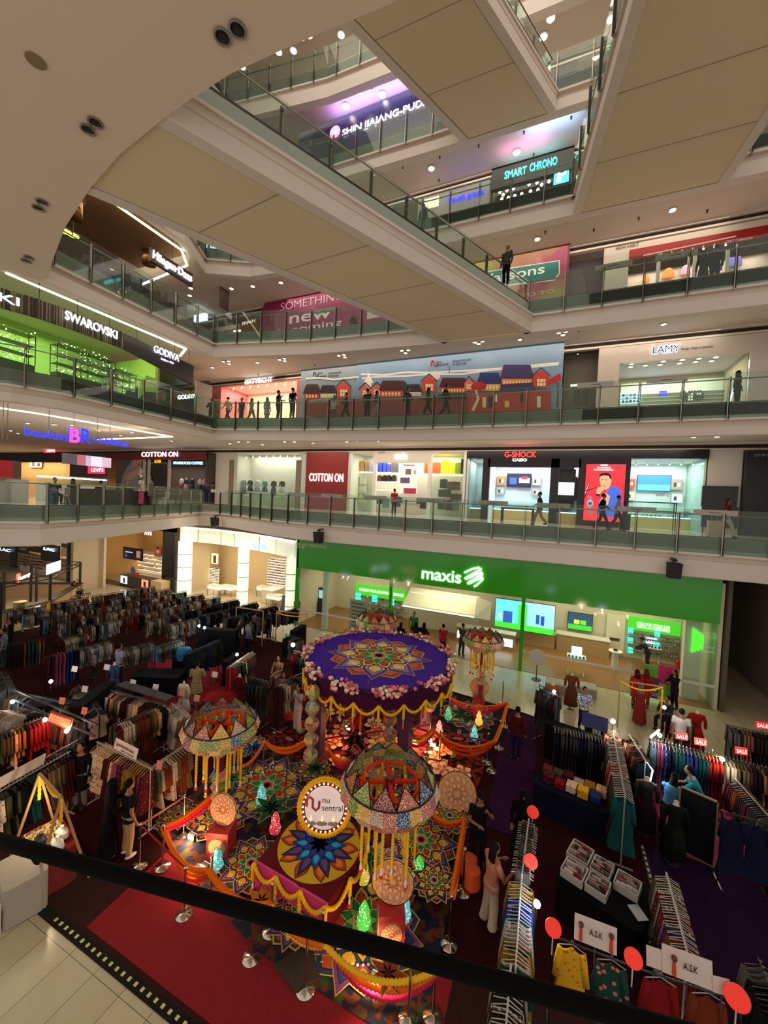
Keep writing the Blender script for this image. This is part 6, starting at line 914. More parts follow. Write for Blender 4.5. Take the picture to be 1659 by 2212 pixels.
# ---------------------------------------------------------------- canopy
CC = Vector((-5.25, 12.25)); CR = 2.45; ZT = -4.42
t = thing('round_canopy', 'large round purple canopy with a mandala top, pink flowers and yellow garlands', 'canopy', (CC.x, CC.y, G)); PUR = M('3a1488', .6); VEL = M('3c0a30', .8)
a = MB(); a.lathe([(CR, ZT - .55), (CR + .05, ZT - .5), (CR + .05, ZT - .02), (CR - .05, ZT)], (CC.x, CC.y, 0), VEL, 64); a.build('rim', t, smooth=False)
A = Art(ZT + .002, .0015); A.disc(CC.x, CC.y, CR - .03, '3a128c', 64); mandala(A, CC.x, CC.y, 1.8, ('9c4a30', '5a3a7a', '8a6aa8', 'b0583a', 'c8b050'), .30); A.mb.build('mandala_top', t)
for k in range(4):
    a_ = .85 + k * math.pi / 2 + .0; x, y = CC.x + 2.05 * math.cos(a_), CC.y + 2.05 * math.sin(a_); a = MB(); a.box((x - .17, y - .17, G + .3), (x + .17, y + .17, ZT - .4), M('4a1038', .7)); a.box((x - .28, y - .28, G + .03), (x + .28, y + .28, G + .3), M('701018', .7)); a.build('post', t)
rr = random.Random(5); fl_me = []
for c_ in ('e8a0a0', 'f0c8b0', 'd87888', 'f0e0c8', 'b85868'):
    b = MB(); b.ball((0, 0, 0), .062, M(c_, .9), 7, .8)
    for k in range(6): b.ball((.045 * math.cos(k * 1.05), .045 * math.sin(k * 1.05), .01), .035, M(c_, .9), 5)
    fl_me.append(b.mesh('blossom', True))
lf = MB(); 
for k in range(900):
    a_ = rr.uniform(0, 2 * math.pi); r = CR + rr.uniform(-.12, .16); x, y, z = CC.x + r * math.cos(a_), CC.y + r * math.sin(a_), ZT + rr.uniform(-.12, .16); d = Vector((rr.uniform(-1, 1), rr.uniform(-1, 1), rr.uniform(-.3, 1))) * .07; e = Vector((rr.uniform(-1, 1), rr.uniform(-1, 1), 0)) * .02; p = Vector((x, y, z)); lf.add([p, p + d + e, p + d * 1.7, p + d - e], [(0, 1, 2, 3)], M(rr.choice(['3a4a24', '4a5a30', '6a5a30']), .9))
lf.build('foliage', t, kind='stuff')
more = [MB() for _ in range(1)]; cnt = 0
for k in range(640):
    dens = rr.uniform(0, 2 * math.pi)
    if math.sin(dens * 11) < -.35 and rr.random() < .8: continue
    r = CR + rr.uniform(-.1, .2); x, y, z = CC.x + r * math.cos(dens), CC.y + r * math.sin(dens), ZT + rr.uniform(-.12, .16)
    front = math.sin(dens + .2) < .1
    if front and cnt < 98: inst(rr.choice(fl_me), 'blossom', t).location = (x - CC.x, y - CC.y, z - G); cnt += 1
    else: more[0].ball((x, y, z), .055, M(rr.choice(['e8a0a0', 'f0c8b0', 'd87888', 'f0e0c8', 'b85868']), .9), 6)
more[0].build('blossoms', t, kind='stuff', smooth=True)
n = 22; TS = M('e8e0d0', .8)
for k in range(n):
    a0, a1 = 2 * math.pi * k / n, 2 * math.pi * (k + 1) / n; r = CR + .09; p = Vector((CC.x + r * math.cos(a0), CC.y + r * math.sin(a0), ZT - .38)); q = Vector((CC.x + r * math.cos(a1), CC.y + r * math.sin(a1), ZT - .38)); bead(sag(p, q, .28), .045, YEL).build('swag', t, smooth=True)
    b = bead([p, p - Vector((0, 0, .42))], .045, YEL); b.cyl(p - Vector((0, 0, .42)), p - Vector((0, 0, .62)), .01, TS, 5); b.ball(p - Vector((0, 0, .66)), .05, ORD, 6); b.build('tassel', t, smooth=True)
for k in range(36):
    a_ = 2 * math.pi * k / 36; r = CR - .45 - .3 * (k % 2); p = Vector((CC.x + r * math.cos(a_), CC.y + r * math.sin(a_), ZT - .5)); b = bead([p, p - Vector((0, 0, .75 + .2 * math.sin(k * 2.3)))], .035, [ORD, ORG, YEL][k % 3], n=6, step=.045); b.ball(p - Vector((0, 0, .85 + .2 * math.sin(k * 2.3))), .05, M('e8d0c0'), 6); b.build('flower_string', t, smooth=True)
# ---------------------------------------------------------------- patchwork chandeliers
PATCH = [pattern(b_, a_, s_, k_, .7, c=c_, thr=.06, soft=.02) for a_, b_, s_, k_, c_ in (('8a1c18', 'd8b060', 22, 'edge', None), ('3a6a28', 'd8d060', 26, 'edge', None), ('c89028', 'f0e0a0', 24, 'edge', None), ('20406a', 'b8c8c8', 22, 'edge', None), ('a83020', 'f0d8c0', 30, 'edge', None), ('d0c0a8', '8a2820', 26, 'edge', None), ('6a2050', 'e0b080', 24, 'edge', None), ('5a7a30', 'e8e0a0', 28, 'edge', None))]
def chandelier(p, rz_, Rr, zr, label, nseg=12, pole_h=None, strings=14, bells=3):
    t = thing('lantern_chandelier', label, 'chandelier', p, 0); m_red = M('6a1018', .7); r_ = random.Random(int(abs(p[0]) * 100)); H_ = zr
    a = MB(); a.box((-.075, -.075, .02), (.075, .075, H_ + .2), m_red); LB(a, 'pole', t)
    prof = [(.66, .42), (.92, .2), (1.0, -.02), (.88, -.22), (.62, -.4)]
    for k in range(nseg):
        for j in range(len(prof) - 1):
            for h_ in range(2):
                pass
    for k in range(nseg):
        b = MB(); a0, a1 = 2 * math.pi * k / nseg, 2 * math.pi * (k + 1) / nseg; am = (a0 + a1) / 2
        P_ = lambda an, i, k_=1: (Rr * prof[i][0] * k_ * math.cos(an), Rr * prof[i][0] * k_ * math.sin(an), H_ + Rr * prof[i][1])
        top = (Rr * .70 * math.cos(am), Rr * .70 * math.sin(am), H_ + Rr * .5); low = (Rr * .55 * math.cos(am), Rr * .55 * math.sin(am), H_ - Rr * .52)
        b.add([P_(a0, 1), P_(a1, 1), top], [(0, 1, 2)], r_.choice(PATCH)); b.add([P_(a0, 1), P_(am, 1, 1.03), P_(am, 2, 1.04), P_(a0, 2)], [(0, 1, 2, 3)], r_.choice(PATCH)); b.add([P_(am, 1, 1.03), P_(a1, 1), P_(a1, 2), P_(am, 2, 1.04)], [(0, 1, 2, 3)], r_.choice(PATCH))
        b.add([P_(a0, 2), P_(am, 2, 1.04), P_(am, 3, 1.03), P_(a0, 3)], [(0, 1, 2, 3)], r_.choice(PATCH)); b.add([P_(am, 2, 1.04), P_(a1, 2), P_(a1, 3), P_(am, 3, 1.03)], [(0, 1, 2, 3)], r_.choice(PATCH)); b.add([P_(a0, 3), P_(a1, 3), low], [(0, 1, 2)], r_.choice(PATCH))
        # small mirror studs along the seams
        for i in range(1, 4):
            for u in (.0, .33, .66):
                q = Vector(P_(a0, i)).lerp(Vector(P_(a0, min(i + 1, 3))), u) if i < 3 else Vector(P_(a0, 3)).lerp(Vector(low), u); b.ball(q * 1.0, .014, M('f0e8d0', .15, .6), 5)
        for cyc in ((a0, 1), (a1, 1)): b.tube([P_(a0, 1), top, P_(a1, 1)], .012, M('2a1010', .7), 5, False)
        LB(b, 'patch_panel', t)
    b = MB(); b.tube([(Rr * .93 * math.cos(2 * math.pi * k / 24), Rr * .93 * math.sin(2 * math.pi * k / 24), H_ + Rr * .2) for k in range(25)], .016, BLKM, 6, False); LB(b, 'hoop', t)
    for k in range(2): a_ = rz_ + k * math.pi / 2; bb = bead([(Rr * .62 * math.cos(a_), Rr * .62 * math.sin(a_), H_ + .1), (-Rr * .62 * math.cos(a_), -Rr * .62 * math.sin(a_), H_ + .1)], .05, M('c83010', .9)); LB(bb, 'cross_arm', t, smooth=True)
    hb = bead([(Rr * .6 * math.cos(2 * math.pi * k / 16), Rr * .6 * math.sin(2 * math.pi * k / 16), H_ + .1) for k in range(17)], .04, ORD); LB(hb, 'flower_ring', t, smooth=True)
    for k in range(strings):
        a_ = 2 * math.pi * k / strings; q = Vector((Rr * (.58 if k % 2 else .38) * math.cos(a_), Rr * (.58 if k % 2 else .38) * math.sin(a_), H_ + .12)); l_ = Rr * (1.45 + .2 * math.sin(k * 2.1)); b = bead([q, q - Vector((0, 0, l_))], .034, YEL); fs_ = LB(b, 'flower_string', t, smooth=True)
        b = MB(); b.cyl(q - Vector((0, 0, l_)), q - Vector((0, 0, l_ + .16)), .016, TS, 5, .03); b.ball(q - Vector((0, 0, l_ + .2)), .045, ORD if k % 2 else YEL, 6); LB(b, 'tassel', fs_, smooth=True)
    for k in range(bells):
        z = H_ - Rr * 1.35 - k * .26; b = MB(); n8 = 8
        for j in range(n8):
            a0, a1 = 2 * math.pi * j / n8, 2 * math.pi * (j + 1) / n8; rA, rB = .11, .24 - .03 * k; b.add([(rA * math.cos(a0), rA * math.sin(a0), z + .14), (rA * math.cos(a1), rA * math.sin(a1), z + .14), (rB * math.cos(a1), rB * math.sin(a1), z), (rB * math.cos(a0), rB * math.sin(a0), z)], [(0, 3, 2, 1)], r_.choice(PATCH)); b.add([(rB * math.cos(a0), rB * math.sin(a0), z), (rB * math.cos(a1), rB * math.sin(a1), z), (.14 * math.cos(a1), .14 * math.sin(a1), z - .12), (.14 * math.cos(a0), .14 * math.sin(a0), z - .12)], [(0, 3, 2, 1)], r_.choice(PATCH))
        LB(b, 'bell', t)
    l = spot(p[0], p[1], p[2] + H_ - .1, 16, (1, .6, .3), .08); return t
CH = [((-7.25, 7.2, G + .03), .3, .9, 2.78, 'patchwork ring chandelier with yellow strings, at the left of the display'), ((-2.72, 7.2, G + .03), .5, .98, 2.83, 'patchwork ring chandelier with yellow strings, nearest the camera')]
for c_ in CH: chandelier(*c_)
q = PZ(1035, 1552, G + .03); zr = PY(1037, 1385, q.y).z - G; chandelier(tuple(q), .4, .8, zr, 'patchwork ring chandelier in front of the telecom shop at the right')
zr = PY(815, 1345, 15.9).z; xx = PY(815, 1345, 15.9).x; chandelier((xx, 15.9, G + .014), .2, .95, zr - G, 'patchwork ring chandelier behind the round canopy')
# tall bell columns on the canopy posts
def bellstack(px, py, zt, n, lb):
    p = PZ(px, py, G + .03); t = thing('lantern_stack', lb, 'lantern', p, group='stacks of patchwork lanterns beside the canopy posts'); r_ = random.Random(px)
    a = MB(); a.cyl((0, 0, 0), (0, 0, zt), .02, M('2a1010'), 6); LB(a, 'cord', t)
    for k in range(n):
        z = zt - .3 - k * .48; b = MB(); pr = [(.06, .2), (.2, .06), (.23, -.06), (.12, -.24)]
        for i in range(3):
            for j in range(8): a0, a1 = j * math.pi / 4, (j + 1) * math.pi / 4; b.add([(pr[i][0] * math.cos(a0), pr[i][0] * math.sin(a0), z + pr[i][1]), (pr[i][0] * math.cos(a1), pr[i][0] * math.sin(a1), z + pr[i][1]), (pr[i + 1][0] * math.cos(a1), pr[i + 1][0] * math.sin(a1), z + pr[i + 1][1]), (pr[i + 1][0] * math.cos(a0), pr[i + 1][0] * math.sin(a0), z + pr[i + 1][1])], [(0, 3, 2, 1)], r_.choice(PATCH))
        LB(b, 'lantern', t)
bellstack(668, 1690, 3.1, 5, 'stack of glittering patchwork lanterns at the left canopy post'); bellstack(838, 1660, 2.9, 5, 'stack of patchwork lanterns hanging in front of the canopy'); bellstack(925, 1600, 2.6, 3, 'stack of patchwork lanterns at the right side under the canopy')
# ---------------------------------------------------------------- pedestals and discs
def discart(R_, t, y, nm='mandala_disc'):
    A = Art(0, .0015); A.disc(0, 0, R_, '3a1810', 40); A.disc(0, 0, R_ * .96, 'e0a878', 40)
    for rr_, n_, c_ in ((.95, 14, 'dca070'), (.8, 14, 'e4b488'), (.64, 12, 'd8986c'), (.48, 10, 'e4b488'), (.3, 8, 'd08858')): A.ring(0, 0, n_, R_ * rr_ * .5, R_ * rr_, R_ * rr_ * .2, c_, '8a4020', .2 * rr_, .9, .007)
    b = MB(); b.lathe([(R_, -.03), (R_, 0)], (0, 0, 0), M('d8c8b0'), 40); b.merge(A.mb, Matrix.Identity(4)); return b
def pedestal(px, py, s, h, R_, lb, rz_=.4, disc=True):
    p = PZ(px, py, G + .03); t = thing('pedestal', lb, 'pedestal', p, rz_); a = MB(); a.box((-s / 2, -s / 2, 0), (s / 2, s / 2, h), M('a82428', .5)); LB(a, 'box', t); b = discart(s * .42, t, 0); o = LB(b, 'printed_disc', t, (0, -s / 2 - .01, h * .55)); o.rotation_euler = (math.pi / 2, 0, 0)
    o = LB(discart(s * .42, t, 0), 'printed_disc', t, (-s / 2 - .01, 0, h * .55)); o.rotation_euler = (math.pi / 2, 0, -math.pi / 2)
    if disc: o = inst(discart(R_, t, 0).mesh('disc'), 'mandala_disc', None, p + Vector((0, 0, h + R_ + .01)), label='round printed mandala disc standing on ' + lb, cat='disc'); o.rotation_euler = (1.45, 0, rz_ - .2)
pedestal(478, 1846, .5, .72, .36, 'the red box under the left chandelier', .35); pedestal(842, 2032, .5, .75, .42, 'the red box under the nearest chandelier', .45); pedestal(1032, 1548, .42, .85, .36, 'the red box under the chandelier by the shop', .3)
p = PZ(985, 1758, G + .03); o = inst(discart(.55, None, 0).mesh('disc'), 'mandala_disc', None, p + Vector((0, 0, .56)), label='large round printed board standing on the blossom mat', cat='disc'); o.rotation_euler = (1.15, 0, .35)
# ---------------------------------------------------------------- central stage with the round sign
SC = PZ(690, 1822, -6.88); t = thing('round_stage', 'dark red round stage with a blue lotus on top and a pink front', 'stage', (SC.x, SC.y, G)); DR = M('5c1012', .8)
oc8 = lambda r, k0=.2: [(SC.x + r * math.cos(k0 + k * math.pi / 4), SC.y + r * math.sin(k0 + k * math.pi / 4)) for k in range(8)]
a = MB(); a.prism(oc8(1.02), G + .05, -6.9, DR); a.build('platform', t); A = Art(-6.9, .0015); A.disc(SC.x, SC.y, .92, 'c8a028', 48)
KS = .84
for n_, r0, r1, w_, c_, l_, o_, pw in ((10, .5, 1.05, .17, 'a84a20', '5a1c10', .3, 1.0), (10, .6, .95, .1, 'd87830', None, .3, 1.0), (8, .2, .98, .15, '3a2a58', '14103a', 0, .8), (8, .3, .85, .09, '5a4a78', None, 0, .8), (8, .1, .72, .15, '1c50a0', '14103a', .39, .8), (8, .3, .6, .08, '30a0d0', None, .39, .8), (8, 0, .45, .13, '2c3a8a', '14103a', 0, .8)): A.ring(SC.x, SC.y, n_, r0 * KS, r1 * KS, w_ * KS, c_, l_, o_, pw)
A.mb.build('lotus_print', t)
fA, fB = PZ(552, 1862, -6.9), PZ(706, 1955, -6.9); fA.y -= .0; a = MB(); d = (fB - fA); nn = Vector((d.y, -d.x, 0)).normalized() * -.05
a.add([(fA.x, fA.y, -6.9), (fB.x, fB.y, -6.9), (fB.x, fB.y, G + .05), (fA.x, fA.y, G + .05), (fA.x + nn.x, fA.y + nn.y, -6.9), (fB.x + nn.x, fB.y + nn.y, -6.9), (fB.x + nn.x, fB.y + nn.y, G + .05), (fA.x + nn.x, fA.y + nn.y, G + .05)], [(0, 3, 2, 1), (4, 5, 6, 7), (0, 1, 5, 4), (2, 3, 7, 6), (1, 2, 6, 5), (0, 4, 7, 3)], M('c83078', .6)); a.build('pink_front', t)
a = MB(); a.prism([(fA.x, fA.y + .02), (fB.x, fB.y + .02), (SC.x + .95, SC.y - .2), (SC.x - .95, SC.y - .1)], G + .05, -6.905, DR); a.build('apron', t)
pts = [fA, fA.lerp(fB, .33), fA.lerp(fB, .67), fB, Vector((SC.x + 1.02, SC.y - .35, -6.9)), Vector((SC.x + 1.06, SC.y + .3, -6.9)), Vector((SC.x + .8, SC.y + .8, -6.9))]
for k, (p, q) in enumerate(zip(pts, pts[1:])):
    o = Vector((0, -.05, 0)); bead(sag(p + o, q + o, .24), .05, YEL).build('swag', t, smooth=True)
for p in pts[:6]: p = p + Vector((0, -.06, .02)); b = bead([p, p - Vector((0, 0, .38))], .05, YEL); b.cyl(p - Vector((0, 0, .38)), p - Vector((0, 0, .55)), .014, TS, 5, .03); b.ball(p - Vector((0, 0, .58)), .055, ORD, 7); b.build('tassel', t, smooth=True)
sc = PZ(690, 1800, -6.89); sc = Vector((SC.x - .05, SC.y + .25, -6.89)); t = thing('round_sign', 'round white sign reading nu sentral with a marigold rim and small bulbs', 'sign', sc, .42); RS = .57
def rot_child(mb, nm, lift=0): o = LB(mb, nm, t, (0, 0, RS + .08)); o.rotation_euler = (math.radians(78), 0, 0); return o
b = MB(); b.lathe([(RS, -.07), (RS, 0)], (0, 0, 0), M('5a1418', .6), 48); rot_child(b, 'board'); b = bead([((RS + .02) * math.cos(k * math.pi / 24), (RS + .02) * math.sin(k * math.pi / 24), -.02) for k in range(49)], .07, YEL); rot_child(b, 'flower_rim')
b = MB(); b.lathe([(RS * .8, 0), (RS * .8, .012)], (0, 0, 0), M('e0d0cc', .5, 0, .25), 48); rot_child(b, 'face'); b = MB()
for k in range(30): b.ball((RS * .88 * math.cos(k * math.pi / 15), RS * .88 * math.sin(k * math.pi / 15), .015), .022, EM('ffc890', 3), 6)
rot_child(b, 'bulbs')['kind'] = 'stuff'; b = MB(); b.tube([(-.42, .02, .02), (-.42, .16, .02), (-.36, .22, .02), (-.28, .16, .02), (-.28, .0, .02), (-.2, -.06, .02), (-.13, 0, .02), (-.13, .14, .02)], .028, M('b02838'), 6); rot_child(b, 'logo')
for tx, x_, y_, w_ in (('nu', -.06, .1, .17), ('sentral', -.06, -.06, .48)):
    o = text(tx, (x_, 0, y_), (x_ + w_, 0, y_), .13, M('3a2030'), None, ext=.01); me = o.data
    for v in me.vertices: v.co = Vector((v.co.x, v.co.z, .016 - v.co.y * .3))
    o.parent = t; o.location = (0, 0, RS + .08); o.rotation_euler = (math.radians(78), 0, 0)
b = MB()
for x_ in (-.3, -.04, .22): b.prism([(x_ + .13 * math.cos(k * .52), -.33 + .05 * math.sin(k * .52)) for k in range(12)], .012, .018, M('a88a78')); b.prism([(x_, -.16), (x_ + .035, -.25), (x_, -.3), (x_ - .035, -.25)], .012, .02, M('e8d890', .5, 0, .6))
rot_child(b, 'candle_print')
# coloured glass lanterns
def glamp(px, py, c_, lb, h=.55, e=1.0):
    p = PZ(px, py, G + .03); t = thing('glass_lantern', lb, 'lantern', p, group='stacked glass lanterns'); m = pattern(c_, 'fff8d8', 30, 'voronoi', .2, e, thr=.75, soft=.1); k = h / .55
    m = bpy.data.materials.get('dotted_' + c_) or None
    if m is None:
        m = bpy.data.materials.new('dotted_' + c_); m.use_nodes = True; nt = m.node_tree; B = nt.nodes['Principled BSDF']; tc = nt.nodes.new('ShaderNodeTexCoord'); v = nt.nodes.new('ShaderNodeTexVoronoi'); v.inputs['Scale'].default_value = 24; nt.links.new(tc.outputs['Object'], v.inputs[0]); r_ = nt.nodes.new('ShaderNodeValToRGB'); nt.links.new(v.outputs['Distance'], r_.inputs[0]); r_.color_ramp.elements[0].position = .22; r_.color_ramp.elements[0].color = (1, .95, .7, 1); r_.color_ramp.elements[1].position = .3; r_.color_ramp.elements[1].color = lin(c_)
        nt.links.new(r_.outputs[0], B.inputs['Base Color']); nt.links.new(r_.outputs[0], B.inputs['Emission Color']); B.inputs['Emission Strength'].default_value = .9; B.inputs['Roughness'].default_value = .15
    a = MB(); a.lathe([(.06, 0), (.13, .06), (.15, .14), (.12, .23), (.07, .27)], (0, 0, 0), m, 16); LB(a, 'lower_globe', t, smooth=True); a = MB(); a.lathe([(.07, .27), (.11, .33), (.1, .4), (.05, .44)], (0, 0, 0), m, 14); LB(a, 'middle_globe', t, smooth=True); a = MB(); a.lathe([(.05, .44), (.065, .48), (.02, .56)], (0, 0, 0), m, 12); LB(a, 'top_globe', t, smooth=True)
for px, py, c_, lb in ((564, 1736, '2a8a88', 'teal glass lantern at the back left of the display'), (594, 1800, 'a82838', 'red glass lantern left of the round stage'), (468, 1882, '3a8a88', 'teal glass lantern in front of the left red box'), (784, 1908, 'a8902c', 'golden glass lantern under the nearest chandelier'), (904, 1900, '2c9a2c', 'green glass lantern right of the nearest chandelier'), (785, 2004, '38a038', 'green glass lantern left of the nearest red box'), (872, 1988, '4a9aa0', 'teal glass lantern right of the nearest red box'), (968, 1555, '2c8a50', 'green glass lantern on the far flower mat'), (1034, 1566, 'c89a30', 'golden glass lantern below the far red box'), (1024, 1598, '3a8a80', 'teal glass lantern on the far flower mat'), (948, 1588, 'd86a6a', 'pink glass lantern under the canopy edge')): glamp(px, py, c_, lb)
# floodlights
def flood(px, py, z, lb, pw=45, c_=(1, .62, .3)):
    p = PZ(px, py, z); t = thing('floodlight', lb, 'floodlight', p); a = MB(); a.box((-.1, -.04, 0), (.1, .04, .13), BLKM); LB(a, 'housing', t); a = MB(); a.box((-.085, -.055, .015), (.085, -.04, .115), EM('ffd8a0', 25)); LB(a, 'lens', t); a = MB(); a.box((-.085, .04, .015), (.085, .055, .115), EM('ffd8a0', 8)); LB(a, 'back_glow', t); spot(p.x, p.y - .12, p.z + .18, pw, c_, .05)
flood(415, 1812, G + .05, 'bright warm floodlight left of the left red box', 40); flood(429, 1884, G + .3, 'bright lamp at the garland knot, left of two', 22); flood(443, 1878, G + .32, 'bright lamp at the garland knot, right of two', 10); flood(813, 2120, G + .1, 'bright lamp under the bottom garland', 30); flood(897, 1606, G + .1, 'bright lamp under the canopy, left', 35, (1, .45, .2)); flood(936, 1612, G + .1, 'bright lamp under the canopy, right', 30, (1, .5, .25)); flood(752, 1575, G + .6, 'warm lamp deep under the canopy', 25, (1, .3, .12))
flood(928, 1600, G + .35, 'glowing lamp between the two canopy lamps', 6)
a = MB(); p = PZ(655, 2085, G + .03); a.prism([(p.x - .45, p.y - .25), (p.x + .1, p.y - .4), (p.x + .4, p.y - .05), (p.x - .1, p.y + .35)], p.z, p.z + .06, M('2c2018', .7)); a.build('plywood_box', None, 'dark square board on the crimson carpet beside a stanchion', 'board')
# foreground handrail and glass
pA, pB = C0 + ray(-60, 1800) * 1.30, C0 + ray(1720, 2300) * .86
t = thing('handrail', 'black rounded handrail crossing the whole foreground', 'handrail', pA); a = MB(); d = (pB - pA); a.tube([pA.lerp(pB, k / 8) for k in range(9)], .021, M('020202', .9), 14); a.build('rail', t, smooth=True)
g = MB(); dn = Vector((0, 0, -.9)); g.add([pA, pB, pB + dn, pA + dn], [(0, 1, 2, 3)], glass('b8c8bc', 'fdfefd', refl=.02)); g.build('glass_panel', t)
# ================================================================ PEOPLE
def remesh(mb, vox, name, smooth_it=3):
    me = mb.mesh('tmp'); o = bpy.data.objects.new('tmp', me); COL.objects.link(o); m = o.modifiers.new('r', 'REMESH'); m.mode = 'VOXEL'; m.voxel_size = vox
    s = o.modifiers.new('s', 'SMOOTH'); s.factor = .5; s.iterations = smooth_it
    dg = bpy.context.evaluated_depsgraph_get(); dg.update(); r = bpy.data.meshes.new_from_object(o.evaluated_get(dg)); bpy.data.objects.remove(o); r.name = name
    r.polygons.foreach_set('use_smooth', [True] * len(r.polygons)); r.materials.clear(); r.materials.append(None); return r
D = M('888888')
def ell(mb, c, rx, ry, rz_, n=14, k=8):
    b = MB(); b.lathe([(math.sin(math.pi * i / k) + 1e-4, -math.cos(math.pi * i / k)) for i in range(k + 1)], (0, 0, 0), D, n); b.v = [(c[0] + x * rx, c[1] + y * ry, c[2] + z * rz_) for x, y, z in b.v]; mb.merge(b, Matrix.Identity(4))
def loft(mb, secs, n=16):   # sections (x, y, z, rx, ry)
    b = MB(); k0 = 0
    for x, y, z, rx, ry in secs:
        for j in range(n): a_ = 2 * math.pi * j / n; b.v.append((x + rx * math.cos(a_), y + ry * math.sin(a_), z))
    i0 = b.mi(D)
    for i in range(len(secs) - 1):
        for j in range(n): a_ = i * n + j; c_ = i * n + (j + 1) % n; b.f.append((a_, c_, c_ + n, a_ + n)); b.m.append(i0)
    b.f.append(tuple(range(n))[::-1]); b.m.append(i0); b.f.append(tuple((len(secs) - 1) * n + j for j in range(n))); b.m.append(i0); mb.merge(b, Matrix.Identity(4))
POSE = {
 'stand': dict(L=[(-.19, 0, 1.42), (-.25, .03, 1.14), (-.26, -.06, .88)], R=[(.19, 0, 1.42), (.25, .03, 1.14), (.26, -.06, .88)], l=[(-.09, 0, .93), (-.1, -.02, .5), (-.11, .02, .08)], r=[(.09, 0, .93), (.1, -.02, .5), (.11, .02, .08)], lean=0),
 'browse': dict(L=[(-.19, -.02, 1.41), (-.26, -.12, 1.15), (-.15, -.38, 1.16)], R=[(.19, -.02, 1.41), (.27, -.1, 1.14), (.16, -.36, 1.22)], l=[(-.09, 0, .93), (-.1, -.03, .5), (-.13, .02, .08)], r=[(.09, 0, .93), (.12, -.02, .5), (.13, .05, .08)], lean=.04),
 'walk': dict(L=[(-.19, 0, 1.42), (-.24, .12, 1.16), (-.22, .04, .93)], R=[(.19, 0, 1.42), (.24, -.1, 1.16), (.2, -.3, 1.03)], l=[(-.09, 0, .93), (-.09, -.2, .52), (-.09, -.28, .08)], r=[(.09, 0, .93), (.09, .08, .5), (.09, .36, .14)], lean=.03),
 'phone': dict(L=[(-.19, 0, 1.42), (-.26, -.06, 1.15), (-.12, -.3, 1.2)], R=[(.19, 0, 1.42), (.28, -.12, 1.2), (.1, -.24, 1.46)], l=[(-.09, 0, .93), (-.1, -.02, .5), (-.12, .02, .08)], r=[(.09, 0, .93), (.1, -.04, .5), (.12, 0, .08)], lean=.0),
 'sit': dict(L=[(-.19, 0, .98), (-.25, -.1, .74), (-.12, -.34, .72)], R=[(.19, 0, .98), (.25, -.1, .74), (.12, -.34, .72)], l=[(-.1, 0, .5), (-.12, -.42, .48), (-.12, -.4, .08)], r=[(.1, 0, .5), (.12, -.42, .48), (.12, -.36, .08)], lean=.0, dz=-.43),
 'bend': dict(L=[(-.19, -.22, 1.3), (-.24, -.42, 1.08), (-.18, -.62, 1.02)], R=[(.19, -.22, 1.3), (.24, -.42, 1.1), (.16, -.64, 1.08)], l=[(-.09, 0, .93), (-.1, -.03, .5), (-.13, .02, .08)], r=[(.09, 0, .93), (.12, -.02, .5), (.13, .05, .08)], lean=.26)}
def tor(P, f=1.0, g=0):
    dz = P.get('dz', 0); ln = P['lean']; q = lambda z: -ln * max(0, (z - .9)) / .55
    return [(0, q(z), z + dz + (-.12 * max(0, z - .95) if ln > .2 else 0), rx * f + g, ry * f + g) for z, rx, ry in ((.84, .155, .11), (.93, .17, .12), (1.05, .14, .1), (1.16, .145, .1), (1.3, .175, .115), (1.4, .17, .1), (1.45, .1, .075), (1.49, .055, .055), (1.55, .05, .05))]
BM_ = {}
def body(pose):
    P = POSE[pose]; mb = MB(); T = tor(P); loft(mb, T); hx, hy, hz = T[-1][0], T[-1][1] - .01, T[-1][2] + .1
    ell(mb, (0, hy - .005, hz + .015), .075, .092, .115, 18, 10); ell(mb, (0, hy - .045, hz - .05), .052, .05, .06); ell(mb, (0, hy - .098, hz - .012), .013, .016, .024, 10, 6); ell(mb, (0, hy - .088, hz - .05), .024, .012, .01, 10, 6)
    for s in (-1, 1): ell(mb, (s * .076, hy + .005, hz), .012, .02, .03, 8, 6); ell(mb, (s * .05, hy - .06, hz - .02), .02, .02, .02, 8, 6)
    for k in 'LR':
        a, b, c = [Vector(p) for p in P[k]]; mb.tube([a, a.lerp(b, .5), b, b.lerp(c, .3), c], [.052, .046, .038, .037, .026], D, 10); ell(mb, a, .06, .055, .06)
        d = (c - b).normalized(); s = -1 if k == 'L' else 1; u = Vector((s, 0, 0)); u = (u - d * u.dot(d)).normalized(); n = d.cross(u); palm = c + d * .05; mb.tube([c - d * .01, c + d * .03, c + d * .085], [.026, .034, .034], D, 8)
        nb = Vector((0, -1, 0)) if abs(d.z) > .6 else Vector((0, 0, -1)); nb = (nb - d * nb.dot(d)).normalized(); w_ = d.cross(nb)
        for i, (o_, ln) in enumerate(((-.027, .062), (-.009, .074), (.009, .07), (.027, .055))):
            p = c + d * .08 + w_ * o_; mb.tube([p, p + d * ln * .5 + nb * .006, p + d * ln * .85 + nb * .028], [.0105, .0095, .0085], D, 6)
        p = c + d * .03 - w_ * .03; mb.tube([p, p - w_ * .025 + d * .025 + nb * .01, p - w_ * .03 + d * .055 + nb * .02], [.012, .011, .009], D, 6)
    for k in 'lr': a, b, c = [Vector(p) for p in P[k]]; mb.tube([a, a.lerp(b, .5), b, b.lerp(c, .35), c], [.085, .075, .052, .055, .036], D, 12); ell(mb, (c.x, c.y - .05, c.z - .04), .042, .11, .04)
    return mb, (hy, hz)
